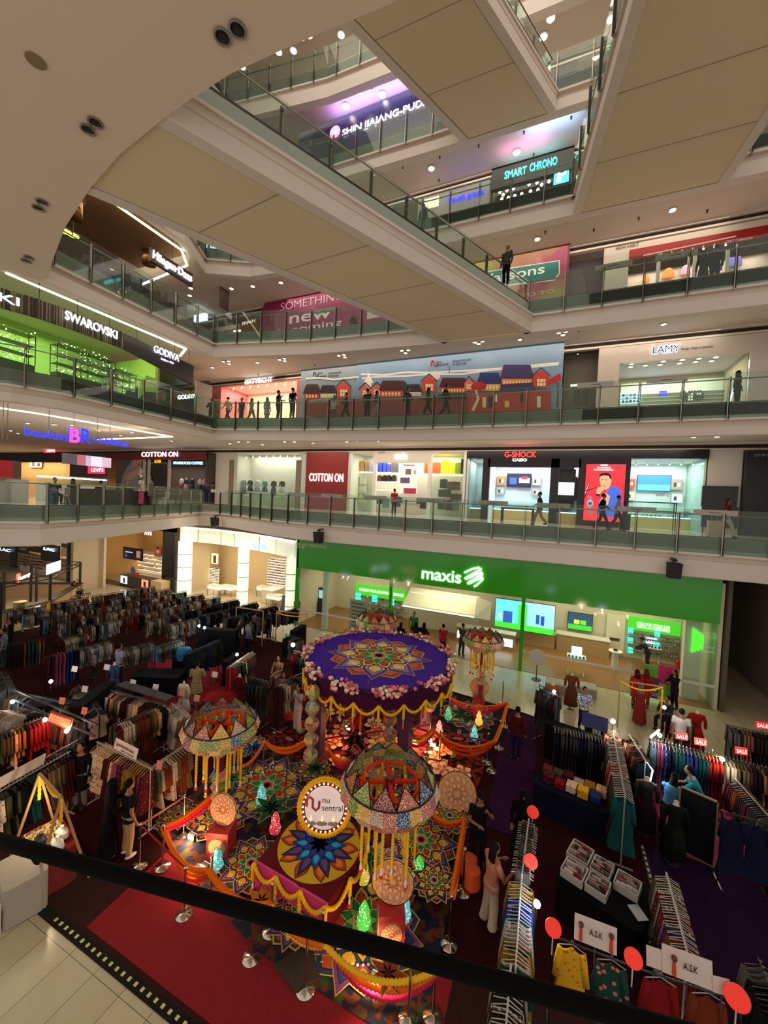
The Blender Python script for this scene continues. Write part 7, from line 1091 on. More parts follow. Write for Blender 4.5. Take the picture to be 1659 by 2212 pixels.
def ctop(pose, kind):
    P = POSE[pose]; mb = MB(); T = tor(P, 1.0, .018); secs = T[1:7] if kind != 'short' else T[1:7]; secs = [(x, y, z, rx, ry) for x, y, z, rx, ry in secs]; z0 = secs[0]
    if kind in ('tunic', 'robe'):
        bot = {'tunic': .55, 'robe': .1}[kind]; w_ = {'tunic': .24, 'robe': .26}[kind]
        secs = [(0, 0, bot, w_, w_ * .8), (0, 0, (bot + z0[2]) / 2, w_ * .9, w_ * .7)] + secs if pose != 'sit' else [(0, -.1, .42, .24, .3)] + secs
    else: secs = [(z0[0], z0[1], z0[2] - .08, z0[3] + .01, z0[4] + .01)] + secs
    loft(mb, secs); 
    for k in 'LR':
        a, b, c = [Vector(p) for p in P[k]]; ell(mb, a, .078, .07, .07)
        if kind == 'short': mb.tube([a, a.lerp(b, .6)], [.07, .066], D, 10)
        else: mb.tube([a, b, b.lerp(c, .92)], [.07, .056, .046], D, 10)
    return mb
def cbot(pose, kind):
    P = POSE[pose]; mb = MB(); T = tor(P, 1.0, .012); loft(mb, [T[0], T[1], (T[1][0], T[1][1], T[1][2] + .06, T[1][3], T[1][4])])
    if kind == 'skirt' and pose != 'sit': loft(mb, [(0, 0, .12, .27, .24), (0, 0, .6, .2, .17), (0, 0, .95, .16, .12)])
    else:
        wd = 1.25 if kind == 'wide' else 1.0
        for k in 'lr': a, b, c = [Vector(p) for p in P[k]]; mb.tube([a + Vector((0, 0, .02)), a.lerp(b, .5), b, b.lerp(c, .5), c + Vector((0, 0, .03 if wd == 1 else 0))], [.1, .092, .074 * wd, .07 * wd, .06 * wd * (1.3 if wd > 1 else 1)], D, 12)
    return mb
def hair(pose, kind):
    hy, hz = body_h[pose]; mb = MB(); 
    if kind == 'hijab': ell(mb, (0, hy + .012, hz + .02), .1, .112, .135, 16, 10); loft(mb, [(0, hy + .02, hz - .27, .19, .14), (0, hy + .01, hz - .14, .11, .1), (0, hy + .01, hz, .1, .105)])
    elif kind == 'cap': ell(mb, (0, hy + .008, hz + .045), .09, .105, .09); loft(mb, [(0, hy - .1, hz + .04, .065, .07), (0, hy - .1, hz + .055, .06, .065)])
    else:
        ell(mb, (0, hy + .022, hz + .04), .087, .1, .102, 16, 10)
        if kind == 'long': loft(mb, [(0, hy + .09, hz - .36, .08, .035), (0, hy + .085, hz - .2, .11, .045), (0, hy + .06, hz - .05, .09, .06), (0, hy + .03, hz + .05, .08, .08)])
        if kind == 'bun': ell(mb, (0, hy + .12, hz + .06), .05, .05, .05)
    return mb
body_h = {}
MESHES = {}
def getm(kind, pose, sub=None):
    k = (kind, pose, sub)
    if k not in MESHES:
        if kind == 'body': mb, hh = body(pose); body_h[pose] = hh; MESHES[k] = remesh(mb, .0095, 'body', 2)
        elif kind == 'top': MESHES[k] = remesh(ctop(pose, sub), .014, 'shirt', 2)
        elif kind == 'bot': MESHES[k] = remesh(cbot(pose, sub), .014, 'trousers', 2)
        elif kind == 'hair': MESHES[k] = remesh(hair(pose, sub), .011, 'hair', 2)
    return MESHES[k]
def part(me, name, t, m): o = bpy.data.objects.new(name, me); COL.objects.link(o); o.parent = t; o.material_slots[0].link = 'OBJECT'; o.material_slots[0].material = m; return o
eye = MB(); 
def person(loc, rz, pose, top, bot, hr, label, h=1.68, skin='8a5a40', shoes='1a1816', group=None):
    t = thing('person', label, 'person', loc, rz, group); t.scale = (h / 1.7,) * 3
    part(getm('body', pose), 'body', t, M(skin, .6)); part(getm('top', pose, top[0]), 'robe' if top[0] == 'robe' else ('tunic' if top[0] == 'tunic' else 'shirt'), t, M(top[1], .85) if isinstance(top[1], str) else top[1])
    if top[0] != 'robe': part(getm('bot', pose, bot[0]), 'skirt' if bot[0] == 'skirt' else 'trousers', t, M(bot[1], .85))
    part(getm('hair', pose, hr[0]), {'hijab': 'headscarf', 'cap': 'cap'}.get(hr[0], 'hair'), t, M(hr[1], .85))
    hy, hz = body_h[pose]; e = MB()
    for s in (-1, 1): e.ball((s * .03, hy - .083, hz + .012), .0095, M('140c0a', .3), 6)
    LB(e, 'eyes', t); P = POSE[pose]; sh = MB()
    for k in 'lr': c = P[k][2]; ell(sh, (c[0], c[1] - .05, c[2] - .035), .05, .125, .045); 
    sh.ms = [M(shoes, .5)]; LB(sh, 'shoes', t, smooth=True)
    return t
def L(px, py, z=G + .015): return PZ(px, py, z)
PE = [
 (L(233, 1848), 2.6, 'browse', ('robe', '060607'), ('t', '0a0a0a'), ('hijab', '060607'), 'person in a long black robe and black headscarf beside the Jaimithaa rack', 1.72),
 (L(275, 1848), 2.9, 'stand', ('short', '0c0c0e'), ('t', '9a7c50'), ('short', '0a0808'), 'person in a black tee, tan trousers and white trainers beside the black robe', 1.75),
 (L(1056, 2000), 2.3, 'browse', ('short', 'b07058'), ('wide', 'a89c90'), ('long', '120c0a'), 'person with long black hair, peach top and wide off-white trousers', 1.66),
 (L(1030, 1868), .5, 'phone', ('short', '101114'), ('t', '14141a'), ('cap', '0c0c10'), 'person in a black tee and black cap beside the right rope', 1.72),
 (L(1123, 1850), .2, 'stand', ('robe', '0a080a'), ('t', '0a0a0a'), ('hijab', '0a080a'), 'person in a black headscarf behind the tall packet rack', 1.6),
 (L(642, 1580), -.3, 'phone', ('short', 'a89ca8'), ('wide', 'b8a8a0'), ('long', '120c0c'), 'person in a pale top and white trousers standing left of the canopy', 1.68),
 (L(256, 1480), 3.0, 'stand', ('short', '8c98b0'), ('t', '1c2030'), ('short', '140e0a'), 'person in a light blue shirt seen from behind between the left racks', 1.75),
 (L(202, 1465), 2.4, 'stand', ('short', '8a8484'), ('t', '202024'), ('hijab', '28303c'), 'small person in a dark headscarf and pale top left of the light blue shirt', 1.3),
 (L(423, 1525), -2.6, 'browse', ('tunic', '8a8458'), ('t', '6a6448'), ('short', '140e0a'), 'person in an olive green tunic at the red covered table', 1.74),
 (L(535, 1412), 2.8, 'stand', ('long', pattern('1a1a20', '8a8890', 26, 'wavex', .8)), ('t', '14161c'), ('short', '100c0a'), 'person in a black and white checked shirt near the striped frame', 1.75),
 (L(515, 1405), 2.2, 'stand', ('short', '2a2c30'), ('t', '15151a'), ('short', '100c0a'), 'person in dark clothes left of the checked shirt', 1.7),
 (L(493, 1370), .4, 'sit', ('short', '8a2a1c'), ('t', '201c1c'), ('short', '140e0a'), 'seated person in a rust red top behind the dark clothes', 1.7),
 (L(548, 1385), 2.9, 'browse', ('short', '50484a'), ('t', '1a1a1e'), ('short', '100c0a'), 'person in grey standing at the wooden garland frame', 1.7),
 (L(580, 1378), -1.6, 'stand', ('short', '302a2c'), ('t', '1a1a1e'), ('short', '100c0a'), 'person in black standing right of the wooden garland frame', 1.72),
 (L(22, 1408), -.5, 'phone', ('long', '141214'), ('t', '101014'), ('long', '0c0808'), 'person in black with long hair at the left edge near the yellow kiosk', 1.68),
 (L(8, 1440), -.6, 'stand', ('short', '5a6a80'), ('t', '28303c'), ('short', '140e0a'), 'person in grey blue at the very left edge', 1.7),
 (L(638, 1345), .3, 'stand', ('short', 'a01c1c'), ('t', '14161c'), ('short', '0c0808'), 'person in a red tee outside the lit optical shop column', 1.75),
 (L(863, 1410), 2.9, 'browse', ('long', '14141a'), ('t', '14141a'), ('long', '0c0808'), 'person in black at the left end of the service counter', 1.66),
 (L(896, 1408), 3.1, 'stand', ('short', '1a1a20'), ('t', '101014'), ('hijab', '0c0c10'), 'person in black and white at the service counter', 1.66),
 (L(912, 1412), 2.8, 'browse', ('long', '101014'), ('t', '101014'), ('hijab', '101014'), 'person in a black headscarf right of the one in black and white', 1.68),
 (L(892, 1385), .1, 'stand', ('short', '1f7a38'), ('t', '14161c'), ('short', '0c0808'), 'staff person in a green shirt behind the service counter', 1.75),
 (L(955, 1418), 2.9, 'stand', ('short', '8c1a20'), ('t', '1a1a20'), ('short', '140e0a'), 'person in a dark red shirt at the right end of the service counter', 1.76),
 (L(996, 1416), 2.6, 'browse', ('long', '3a3230'), ('t', '14161c'), ('short', '140e0a'), 'person in a brown checked shirt behind the small chandelier', 1.75),
 (L(1398, 1446), -1.7, 'bend', ('long', '1a1c20'), ('t', '101216'), ('cap', '101014'), 'person in black with a cap bending over the phone table', 1.72),
 (L(1372, 1530), .3, 'stand', ('tunic', 'b02020'), ('t', '3a1418'), ('hijab', '3a1414'), 'person in a red tunic and dark red headscarf in front of the poster, left', 1.64),
 (L(1392, 1528), -.2, 'stand', ('tunic', '9a1c1c'), ('t', '3a1418'), ('hijab', '602018'), 'person in a red tunic directly in front of the floor poster', 1.64),
 (L(1380, 1565), 2.9, 'stand', ('robe', '7a2420'), ('t', '3a1418'), ('hijab', '6a5a60'), 'person in a grey headscarf and brownish red robe', 1.62),
 (L(1258, 1575), .2, 'browse', ('long', pattern('3a5a78', 'c8ccd0', 22, 'voronoi', .8)), ('t', '202430'), ('bun', '120c0a'), 'person in a blue floral blouse behind the right racks', 1.62),
 (L(1455, 1530), -1.2, 'browse', ('long', '18141a'), ('t', '201c20'), ('long', '140c0a'), 'person in dark clothes reaching right near the shop corner', 1.65),
 (L(1437, 1575), -.8, 'sit', ('long', '2a3028'), ('t', '1a1c20'), ('short', '100c0a'), 'seated person in dark green beside the chair', 1.7),
 (L(1466, 1640), 3.0, 'stand', ('short', 'b8b0a8'), ('t', '202024'), ('short', '140e0a'), 'person in a white tee seen from behind near the SALE signs', 1.72),
 (L(770, 1632), -1.3, 'walk', ('long', '9c1c14'), ('t', '0c0c10'), ('short', '0c0808'), 'person in red and black striding under the canopy', 1.72),
 (L(1113, 1640), 3.0, 'stand', ('long', '4a0c10'), ('t', '1c1440'), ('short', '140a0a'), 'person in a maroon shirt walking on the purple carpet lane', 1.74),
 (L(1440, 1812), 2.6, 'bend', ('short', '3a6a88'), ('t', '101014'), ('long', '100c0a'), 'person with long hair and blue tee leaning over the dark apron dress', 1.66),
 (L(1512, 1800), -1.9, 'bend', ('short', '107080'), ('t', '101014'), ('short', '100c0a'), 'person in a teal shirt bending over the clothes', 1.7),
 (L(600, 1478), .1, 'sit', ('short', '7a6048'), ('t', '6a5a48'), ('long', '0c0808'), 'seated person in a beige top left of the canopy', 1.66),
 (L(612, 1520), .3, 'sit', ('short', '5a5058'), ('t', '2a2428'), ('long', '0c0808'), 'seated person with a hand at the chin left of the canopy post', 1.66),
 (L(172, 1745), .5, 'stand', ('tunic', '0c0c0e'), ('t', '6a6a68'), ('short', '0a0808'), 'person in a black printed tee and grey trousers inside the left stall', 1.7),
 (L(155, 1300), -1.6, 'sit', ('short', 'c8b8a0'), ('skirt', '8a8070'), ('bun', '1a120c'), 'seated person in a white spotted dress at the donut kiosk'),
 (L(160, 1292), 2.0, 'sit', ('short', '1c2a48'), ('t', '14161c'), ('short', '0c0808'), 'seated person in a navy shirt at the donut kiosk'),
 (L(168, 1286), 1.6, 'sit', ('long', 'c0a898'), ('t', '6a6058'), ('hijab', 'b8a898'), 'seated person in a beige headscarf at the donut kiosk'),
]
for a_ in PE: person(a_[0], a_[1], a_[2], a_[3], a_[4], a_[5], a_[6], a_[7] if len(a_) > 7 else 1.68, shoes='c8c0b8' if 'trainers' in a_[6] else '1a1816')
def onY(px, py, Y, z):
    if 5 < z < 6 and px < 1000: Y = 20.4 + (px > 510) * .3 + (px > 660) * .7
    p = PY(px, py, Y); return Vector((p.x, Y, z))
for a_ in [
 (onY(1166, 1100, 22.6, .02), -1.57, 'walk', ('short', '24303c'), ('t', '8a7458'), ('short', '0c0808'), 'person in a dark blue tee and tan trousers walking past the watch shop', 1.72),
 (onY(1301, 1100, 22.4, .02), 1.4, 'walk', ('long', '14101c'), ('t', '101014'), ('short', '0c0808'), 'dark silhouette of a person walking in front of the red poster', 1.74),
 (onY(1334, 1100, 23.2, .02), 1.5, 'walk', ('long', '8a8890'), ('t', '101018'), ('short', '0c0808'), 'person in a pale shirt at the right side of the red poster', 1.7),
 (onY(1568, 1120, 21.9, .02), 1.57, 'walk', ('short', '5a1820'), ('t', 'b8b0a4'), ('long', '3a2418'), 'person with curly brown hair, dark red top and cream trousers', 1.68),
 (onY(852, 1075, 25.2, .02), 3.0, 'stand', ('short', 'a01c2c'), ('t', '10101a'), ('short', '0c0808'), 'person in a red shirt in front of the luggage shop', 1.72),
 (onY(446, 1060, 24.8, .02), 1.2, 'stand', ('long', '2a2a34'), ('t', '20283a'), ('cap', 'a01c20'), 'person in a red cap near the corner of the ground gallery', 1.66),
 (onY(459, 1060, 24.6, .02), -1.6, 'browse', ('long', '3a3c38'), ('t', '24262c'), ('short', '0c0808'), 'person in grey right of the red cap', 1.74),
 (onY(493, 880, 22.4, 5.77), -1.5, 'walk', ('short', 'b8a890'), ('t', '101014'), ('short', '0c0808'), 'person in a beige top walking before the pink shop, left', 1.72),
 (onY(457, 880, 21.6, 5.77), .3, 'browse', ('long', '141214'), ('t', '101014'), ('long', '0c0808'), 'person in black leaning at the corner before the golden shop', 1.72),
 (onY(522, 880, 23.2, 5.77), 0, 'stand', ('short', '2a2424'), ('t', '141414'), ('short', '0c0808'), 'slim dark person second from left before the pink shop', 1.7),
 (onY(543, 880, 22.6, 5.77), 2.9, 'walk', ('long', '8a8278'), ('t', '6a6460'), ('long', '1c1410'), 'person with a bag and grey top before the pink shop', 1.62),
 (onY(577, 880, 23.0, 5.77), 3.1, 'stand', ('tunic', '8a8078'), ('t', '5a5450'), ('hijab', '6a6460'), 'person in a pale headscarf before the pink shop', 1.6),
 (onY(601, 870, 21.6, 5.9), 2.6, 'phone', ('short', '0e0e10'), ('t', '101014'), ('short', '0a0808'), 'tall person in black before the pink shop, left of two', 1.85),
 (onY(632, 870, 21.6, 5.95), 3.0, 'stand', ('short', '0c0c0e'), ('t', '2a2620'), ('short', '0a0808'), 'tall person in black with a shoulder bag before the pink shop, right of two', 1.88),
 (onY(721, 880, 22.0, 5.77), 3.1, 'browse', ('long', 'a8a498'), ('t', '4a4844'), ('hijab', '5a6058'), 'person in a pale patterned top before the grey hoarding', 1.62),
 (onY(748, 880, 22.2, 5.77), -1.0, 'walk', ('long', '1c1c20'), ('t', '141418'), ('short', '0a0808'), 'person in black before the left part of the painted village', 1.72),
 (onY(793, 880, 21.8, 5.77), 3.0, 'stand', ('short', '101012'), ('t', '14141a'), ('short', '0a0808'), 'tall person in black standing at the edge of the painted village', 1.85),
 (onY(812, 880, 22.0, 5.77), 2.0, 'walk', ('long', '4a4448'), ('t', '8a8480'), ('long', '0a0808'), 'person in grey trousers beside the tall one in black', 1.7),
 (onY(880, 880, 22.0, 5.77), 1.2, 'walk', ('long', '181a20'), ('t', '1c2028'), ('short', '0a0808'), 'dark clothed person walking in front of the painted long houses, left', 1.74),
 (onY(925, 880, 22.2, 5.77), -1.4, 'walk', ('long', '20302c'), ('t', '1c1c20'), ('hijab', '203a34'), 'person in a dark green headscarf before the painted village', 1.64),
 (onY(962, 880, 22.0, 5.77), 1.5, 'walk', ('long', '1c181c'), ('t', '18181c'), ('short', '0a0808'), 'dark clothed person walking in front of the painted long houses, right', 1.74),
 (onY(1592, 850, 22.4, 5.77), 1.6, 'stand', ('long', '0c0c0e'), ('t', '101014'), ('hijab', '0a0a0c'), 'person in black at the right of the pen shop', 1.66),
 (onY(1520, 570, 22.0, 11.17), 2.9, 'stand', ('robe', '0a0a0a'), ('t', '0a0a0a'), ('hijab', '0a0a0a'), 'person in black headscarf before the shoe shop, shorter of two', 1.62),
 (onY(1546, 560, 22.0, 11.17), 3.3, 'stand', ('long', '0a0a0a'), ('t', '0a0a0a'), ('short', '0a0808'), 'person in black before the shoe shop, taller of two', 1.8),
 (PZ(1092, 615, 11.17), -.4, 'stand', ('long', '3a3a3c'), ('t', '101014'), ('short', '0a0808'), 'person in grey near the end of the crossing bridge', 1.7),
 (onY(915, 450, 22.0, 16.57), 2.8, 'stand', ('long', '2a2e2c'), ('t', '101014'), ('short', '0a0808'), 'dark clothed person on the third gallery behind the bridge glass', 1.75),
 (onY(765, 690, 22.4, 11.17), 1.4, 'walk', ('long', '1a1418'), ('t', '101014'), ('short', '0a0808'), 'dark clothed person on the second gallery before the magenta hoarding', 1.7)]:
    person(*a_)
for px, X_, rz, pose, tp, bt, hr, lb in [(305, -22.3, 2.2, 'stand', ('short', 'c8c0b4'), ('wide', 'c04a78'), ('short', 'b8b0a8'), 'person in a white tee and pink trousers at the ice cream cafe'), (326, -22.5, -.4, 'stand', ('tunic', '6a645c'), ('t', '5a544c'), ('long', '140c0a'), 'person in a long patterned grey dress at the ice cream cafe'), (118, -22.8, 1.5, 'sit', ('short', '101014'), ('t', '14141a'), ('short', '0a0808'), 'seated person in black at the left of the cafe row'), (157, -23.4, .6, 'sit', ('long', '0c0c10'), ('t', '14141a'), ('hijab', '0c0c10'), 'seated person in a black headscarf at the cafe row'), (217, -23.6, -2.0, 'sit', ('long', '1a1820'), ('t', '14141a'), ('short', '0a0808'), 'seated person in dark clothes behind the white cloth chair'), (275, -23.4, 1.2, 'sit', ('long', '141216'), ('t', '14141a'), ('short', '0a0808'), 'seated person in dark clothes left of the pink trousers')]:
    p = PX(px, 1075, X_); person((X_, p.y, .02), rz, pose, tp, bt, hr, lb, 1.68)
# suitcases and bags carried on the ground gallery
for px, Y_, c_, lb, w_, h_ in ((1545, 21.9, 'b89c88', 'beige suitcase pulled by the person with curly hair', .5, .75), (1350, 23.3, '24222c', 'dark suitcase beside the red poster', .45, .85)):
    p = PY(px, 1120, Y_); t = thing('suitcase', lb, 'suitcase', (p.x, Y_, .01)); a = MB(); a.box((-w_ / 2, -.15, .05), (w_ / 2, .15, h_), M(c_, .4)); LB(a, 'shell', t); a = MB(); a.tube([(-.1, .1, h_), (-.1, .1, h_ + .3), (.1, .1, h_ + .3), (.1, .1, h_)], .012, STEEL, 6); LB(a, 'handle', t)
    for sx in (-1, 1): a = MB(); a.ball((sx * w_ * .4, 0, .035), .035, BLK, 8); LB(a, 'wheel', t)
a = MB(); p = L(622, 1560); a.lathe([(.02, .1), (.2, .15), (.24, .35), (.16, .5), (.03, .55)], (p.x, p.y, G), M('a81c14', .6), 14); a.v = [(x, p.y + (y - p.y) * .45, z) for x, y, z in a.v]; a.build('shopping_bag', None, 'round red shopping bag beside the person in white trousers', 'bag')
for i, (px, py, lb) in enumerate([(1012, 1895, 'orange bag at the rope beside the long haired person, upper'), (1018, 1920, 'orange bag at the rope beside the long haired person, lower')]): p = L(px, py); a = MB(); a.lathe([(.12, 0), (.2, .1), (.18, .45), (.1, .5)], (p.x, p.y, G + .02), M('c84a14', .7), 10); a.build('bag', None, lb, 'bag')
# ================================================================ MARKET: racks of clothes
PALN = {'black': '0e0e10', 'charcoal': '26262a', 'navy': '141c38', 'maroon': '4a1018', 'rust': '8a3a1c', 'red': '9c1818', 'cream': 'c0b098', 'white': 'c4bcb0', 'tan': '8a6c4c', 'olive': '565232', 'mustard': 'a87818', 'teal': '14585c', 'blue': '20408c', 'purple': '4a2478', 'pink': 'a8506c', 'grey': '6c6864', 'green': '1e4a30', 'sky': '6888a0'}
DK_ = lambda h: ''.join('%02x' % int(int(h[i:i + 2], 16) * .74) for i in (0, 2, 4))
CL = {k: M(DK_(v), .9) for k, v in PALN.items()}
CL.update({'red floral': pattern('7a1c1c', 'c8a078', 14, 'voronoi', .9, thr=.25), 'cream floral': pattern('8a4030', 'c8b49c', 16, 'voronoi', .9, thr=.3), 'yellow floral': pattern('a04818', 'c89820', 12, 'voronoi', .9, thr=.22), 'blue floral': pattern('b8b0c8', '2c2c6c', 16, 'voronoi', .9, thr=.25), 'green floral': pattern('c07058', '1c3c34', 8, 'voronoi', .9, thr=.25), 'olive floral': pattern('2c3020', '70704c', 18, 'voronoi', .9, thr=.3), 'maroon dotted': pattern('c89880', '4a1018', 20, 'voronoi', .9, thr=.18), 'striped': pattern('2a2420', 'b8ac98', 12, 'wavez', .9), 'black beaded': pattern('8a7c6c', '141014', 30, 'voronoi', .7, thr=.15)})
def garment(kind, seed):
    r = random.Random(seed); mb = MB(); Ln, wd = {'tee': (.72, .46), 'shirt': (.82, .48), 'kurta': (1.08, .46), 'gown': (1.4, .46), 'trousers': (.95, .24), 'packet': (.34, .26), 'drape': (1.25, .5)}[kind]
    ph = r.uniform(0, 6); rows = [(0.06, .10), (.10, .3), (.15, .85), (.22, 1.0), (.4, .92), (.7, .9), (1.0, 1.06)]
    if kind in ('packet', 'drape'): rows = [(.0, .95), (.05, 1.0), (.5, .96), (1.0, 1.0)]
    if kind == 'trousers': rows = [(.08, .9), (.12, 1.0), (.5, 1.0), (1.0, .95)]
    if kind in ('gown', 'kurta'): rows[-2:] = [(.65, .95), (1.0, 1.3)]
    N = 10; vs = []
    for u, k in rows:
        for j in range(N): 
            a_ = 2 * math.pi * j / N; t_ = .022 + .016 * u * (1 + math.sin(5 * a_ + ph)); zz = -Ln * u if u > .2 or kind in ('packet', 'drape') else -.03 - Ln * u * .9
            vs.append((math.sin(a_) * t_ + .012 * math.sin(ph + u * 5), math.cos(a_) * wd / 2 * k * (1 if u < .3 else r.uniform(.95, 1.04)), zz))
    fs = [(i * N + j, i * N + (j + 1) % N, (i + 1) * N + (j + 1) % N, (i + 1) * N + j) for i in range(len(rows) - 1) for j in range(N)] + [tuple(range(N)), tuple((len(rows) - 1) * N + j for j in range(N))[::-1]]
    mb.add(vs, fs, D)
    if kind in ('tee', 'shirt', 'kurta', 'gown'):
        sl = .2 if kind == 'tee' else .48
        for s in (-1, 1): y = s * wd * .46; mb.add([(-.03, y, -.12), (.03, y, -.12), (.035, y + s * .07, -.12 - sl), (-.035, y + s * .07, -.12 - sl), (-.03, y - s * .09, -.16), (.03, y - s * .09, -.16), (.035, y - s * .03, -.14 - sl), (-.035, y - s * .03, -.14 - sl)], [(0, 1, 2, 3), (7, 6, 5, 4), (0, 4, 5, 1), (2, 6, 7, 3), (1, 5, 6, 2), (0, 3, 7, 4)], D)
    return mb
GM = {k: [garment(k, s_) for s_ in (1, 2, 3)] for k in ('tee', 'shirt', 'kurta', 'gown', 'trousers', 'packet', 'drape')}; GME = {}
def gmesh(k, i):
    if (k, i) not in GME: m = GM[k][i].mesh(k); m.materials.clear(); m.materials.append(None); m.polygons.foreach_set('use_smooth', [True] * len(m.polygons)); GME[(k, i)] = m
    return GME[(k, i)]
hg = {}
for nm, c_ in (('black', '121214'), ('wooden', 'a87c4c'), ('white', 'a8a298')):
    b = MB(); b.tube([(0, 0, .02), (0, .02, .045), (0, .0, .06), (0, -.02, .04)], .004, STEEL, 4); b.cyl((0, 0, .02), (0, 0, -.02), .004, STEEL, 4); b.tube([(0, -.2, -.09), (0, 0, -.015), (0, .2, -.09)], .007, M(c_, .5), 5); hg[nm] = b.mesh('hanger')
GL = []
ORDN = ['first', 'second', 'third', 'fourth', 'fifth', 'sixth', 'seventh', 'eighth', 'ninth', 'tenth', 'eleventh', 'twelfth', 'thirteenth', 'fourteenth', 'fifteenth', 'sixteenth', 'seventeenth', 'eighteenth', 'nineteenth', 'twentieth', 'twenty-first', 'twenty-second', 'twenty-third', 'twenty-fourth', 'twenty-fifth', 'twenty-sixth', 'twenty-seventh', 'twenty-eighth', 'twenty-ninth', 'thirtieth']
def rack(a_, b_, h, kinds, cols, sp, where, col_=BLK, hanger='black', face=False, rail=True, seed=0, skip=0):
    r = random.Random(len(GL) + seed); z = G + .015 + h; A_, B_ = (Vector(a_) if len(a_) == 3 else PZ(a_[0], a_[1], z)), (Vector(b_) if len(b_) == 3 else PZ(b_[0], b_[1], z)); d = (B_ - A_); L_ = d.length; d.normalize(); rz_ = math.atan2(d.y, d.x); n_ = Vector((-d.y, d.x, 0))
    if rail:
        t = thing('clothes_rack', 'clothes rack ' + where, 'clothes rack', (A_.x, A_.y, G + .015), rz_, 'clothes racks of the market'); m = MB(); m.cyl((-.05, 0, h), (L_ + .05, 0, h), .014, col_, 8); LB(m, 'rail', t)
        for x in ([0, L_] if L_ < 2.6 else [0, L_ / 2, L_]): m = MB(); m.cyl((x, 0, .02), (x, 0, h), .016, col_, 8); m.box((x - .015, -.26, 0), (x + .015, .26, .03), col_); LB(m, 'upright', t)
    n = max(2, int(L_ / sp)); run = None; left = 0
    for k in range(n):
        if left <= 0: run = (r.choice(kinds), r.choice(cols)); left = r.choice([1, 1, 2, 3])
        left -= 1
        if r.random() < skip: continue
        p = A_ + d * (L_ * (k + .5) / n); GL.append((Vector((p.x, p.y, z - .005)), rz_ + (math.pi / 2 if face else r.uniform(-.12, .12)), run[0], r.randrange(3), run[1], hanger, '%s %s, %s from the %s end of the rack %s' % (run[1], {'packet': 'packet', 'drape': 'draped cloth'}.get(run[0], run[0]), ORDN[min(k, n - 1 - k, 29)], 'left' if k <= n - 1 - k else 'right', where), where))
DARK = ['black', 'charcoal', 'navy', 'maroon', 'grey', 'black beaded']; MIX = ['black', 'cream', 'tan', 'olive', 'rust', 'grey', 'white', 'striped', 'maroon']; WARMC = ['rust', 'maroon', 'red', 'mustard', 'tan', 'red floral', 'cream floral', 'olive']
EARTH = ['cream', 'tan', 'cream floral', 'maroon dotted', 'olive', 'rust', 'red floral']; BRI = ['blue', 'purple', 'navy', 'teal', 'pink', 'red', 'blue floral', 'sky']
rack((-12, 1716), (148, 1625), 1.6, ['kurta'], WARMC + ['black', 'teal', 'green'], .075, 'below the left white name board', M('8a867c', .4))
rack((211, 1604), (325, 1661), 1.6, ['kurta'], ['mustard', 'pink', 'red floral', 'cream floral', 'olive', 'maroon', 'maroon dotted'], .09, 'with wooden hangers below the Jaimithaa board', M('8a867c', .4), 'wooden')
rack((330, 1658), (404, 1608), 1.55, ['kurta', 'shirt'], EARTH, .08, 'with white hangers left of the left chandelier', M('8a867c', .4), 'white')
rack((48, 1666), (176, 1596), 1.62, ['shirt'], DARK + ['green', 'rust'], .07, 'behind the left name board'); rack((0, 1583), (108, 1545), 1.62, ['kurta', 'shirt'], WARMC + ['red', 'black', 'black'], .08, 'left of the red neon word')
rack((243, 1568), (362, 1518), 1.6, ['kurta', 'shirt'], EARTH + ['mustard', 'charcoal'], .07, 'in the middle of the left stalls'); rack((240, 1492), (348, 1522), 1.5, ['shirt'], ['tan', 'red floral', 'cream', 'maroon', 'cream floral'], .08, 'under the dark shelf board'); rack((372, 1520), (400, 1546), 1.5, ['shirt', 'kurta'], ['white', 'cream floral', 'cream', 'tan'], .08, 'with white hangers behind the left chandelier', M('8a867c', .4), 'white')
rack((24, 1496), (150, 1520), 1.4, ['shirt'], MIX, .08, 'under the long black truss, upper'); rack((28, 1528), (170, 1560), 1.4, ['shirt'], MIX + ['black'], .08, 'under the long black truss, lower'); rack((170, 1480), (215, 1545), 1.4, ['tee'], ['striped', 'tan', 'olive', 'cream', 'black'], .08, 'right of the black truss')
rack((98, 1420), (172, 1402), 1.6, ['drape'], ['pink', 'tan', 'blue', 'navy', 'maroon', 'cream floral'], .12, 'with long hung cloths at the left'); rack((15, 1392), (98, 1378), 1.6, ['kurta'], ['olive', 'black', 'green', 'charcoal', 'rust', 'tan'], .12, 'below the person in black at the left'); rack((0, 1450), (16, 1485), 1.5, ['shirt'], MIX, .09, 'at the left edge above the white hangers'); rack((0, 1535), (40, 1545), 1.5, ['tee'], ['white', 'grey', 'cream'], .08, 'with wooden hangers at the left edge', M('8a867c', .4), 'wooden')
rack((498, 1440), (545, 1408), 1.6, ['kurta'], ['maroon', 'cream floral', 'red', 'black', 'red floral', 'green'], .075, 'with bright dresses left of the canopy', M('8a867c', .4), 'white'); rack((404, 1411), (474, 1382), 1.6, ['shirt', 'kurta'], ['navy', 'charcoal', 'black', 'sky'], .075, 'with navy shirts'); rack((636, 1405), (660, 1412), 1.6, ['gown'], ['teal', 'red', 'maroon', 'navy'], .1, 'right beside the canopy rim', M('8a867c', .4), 'wooden'); rack((536, 1462), (575, 1472), 1.7, ['gown'], ['maroon', 'black beaded', 'maroon dotted', 'charcoal'], .16, 'with long wine dresses behind the top left rope'); rack((600, 1480), (650, 1455), 1.7, ['kurta'], ['cream floral', 'maroon', 'black', 'grey'], .1, 'with patterned tunics left of the canopy post'); rack((618, 1370), (650, 1380), 1.6, ['kurta'], DARK, .1, 'dark one behind the canopy rim')
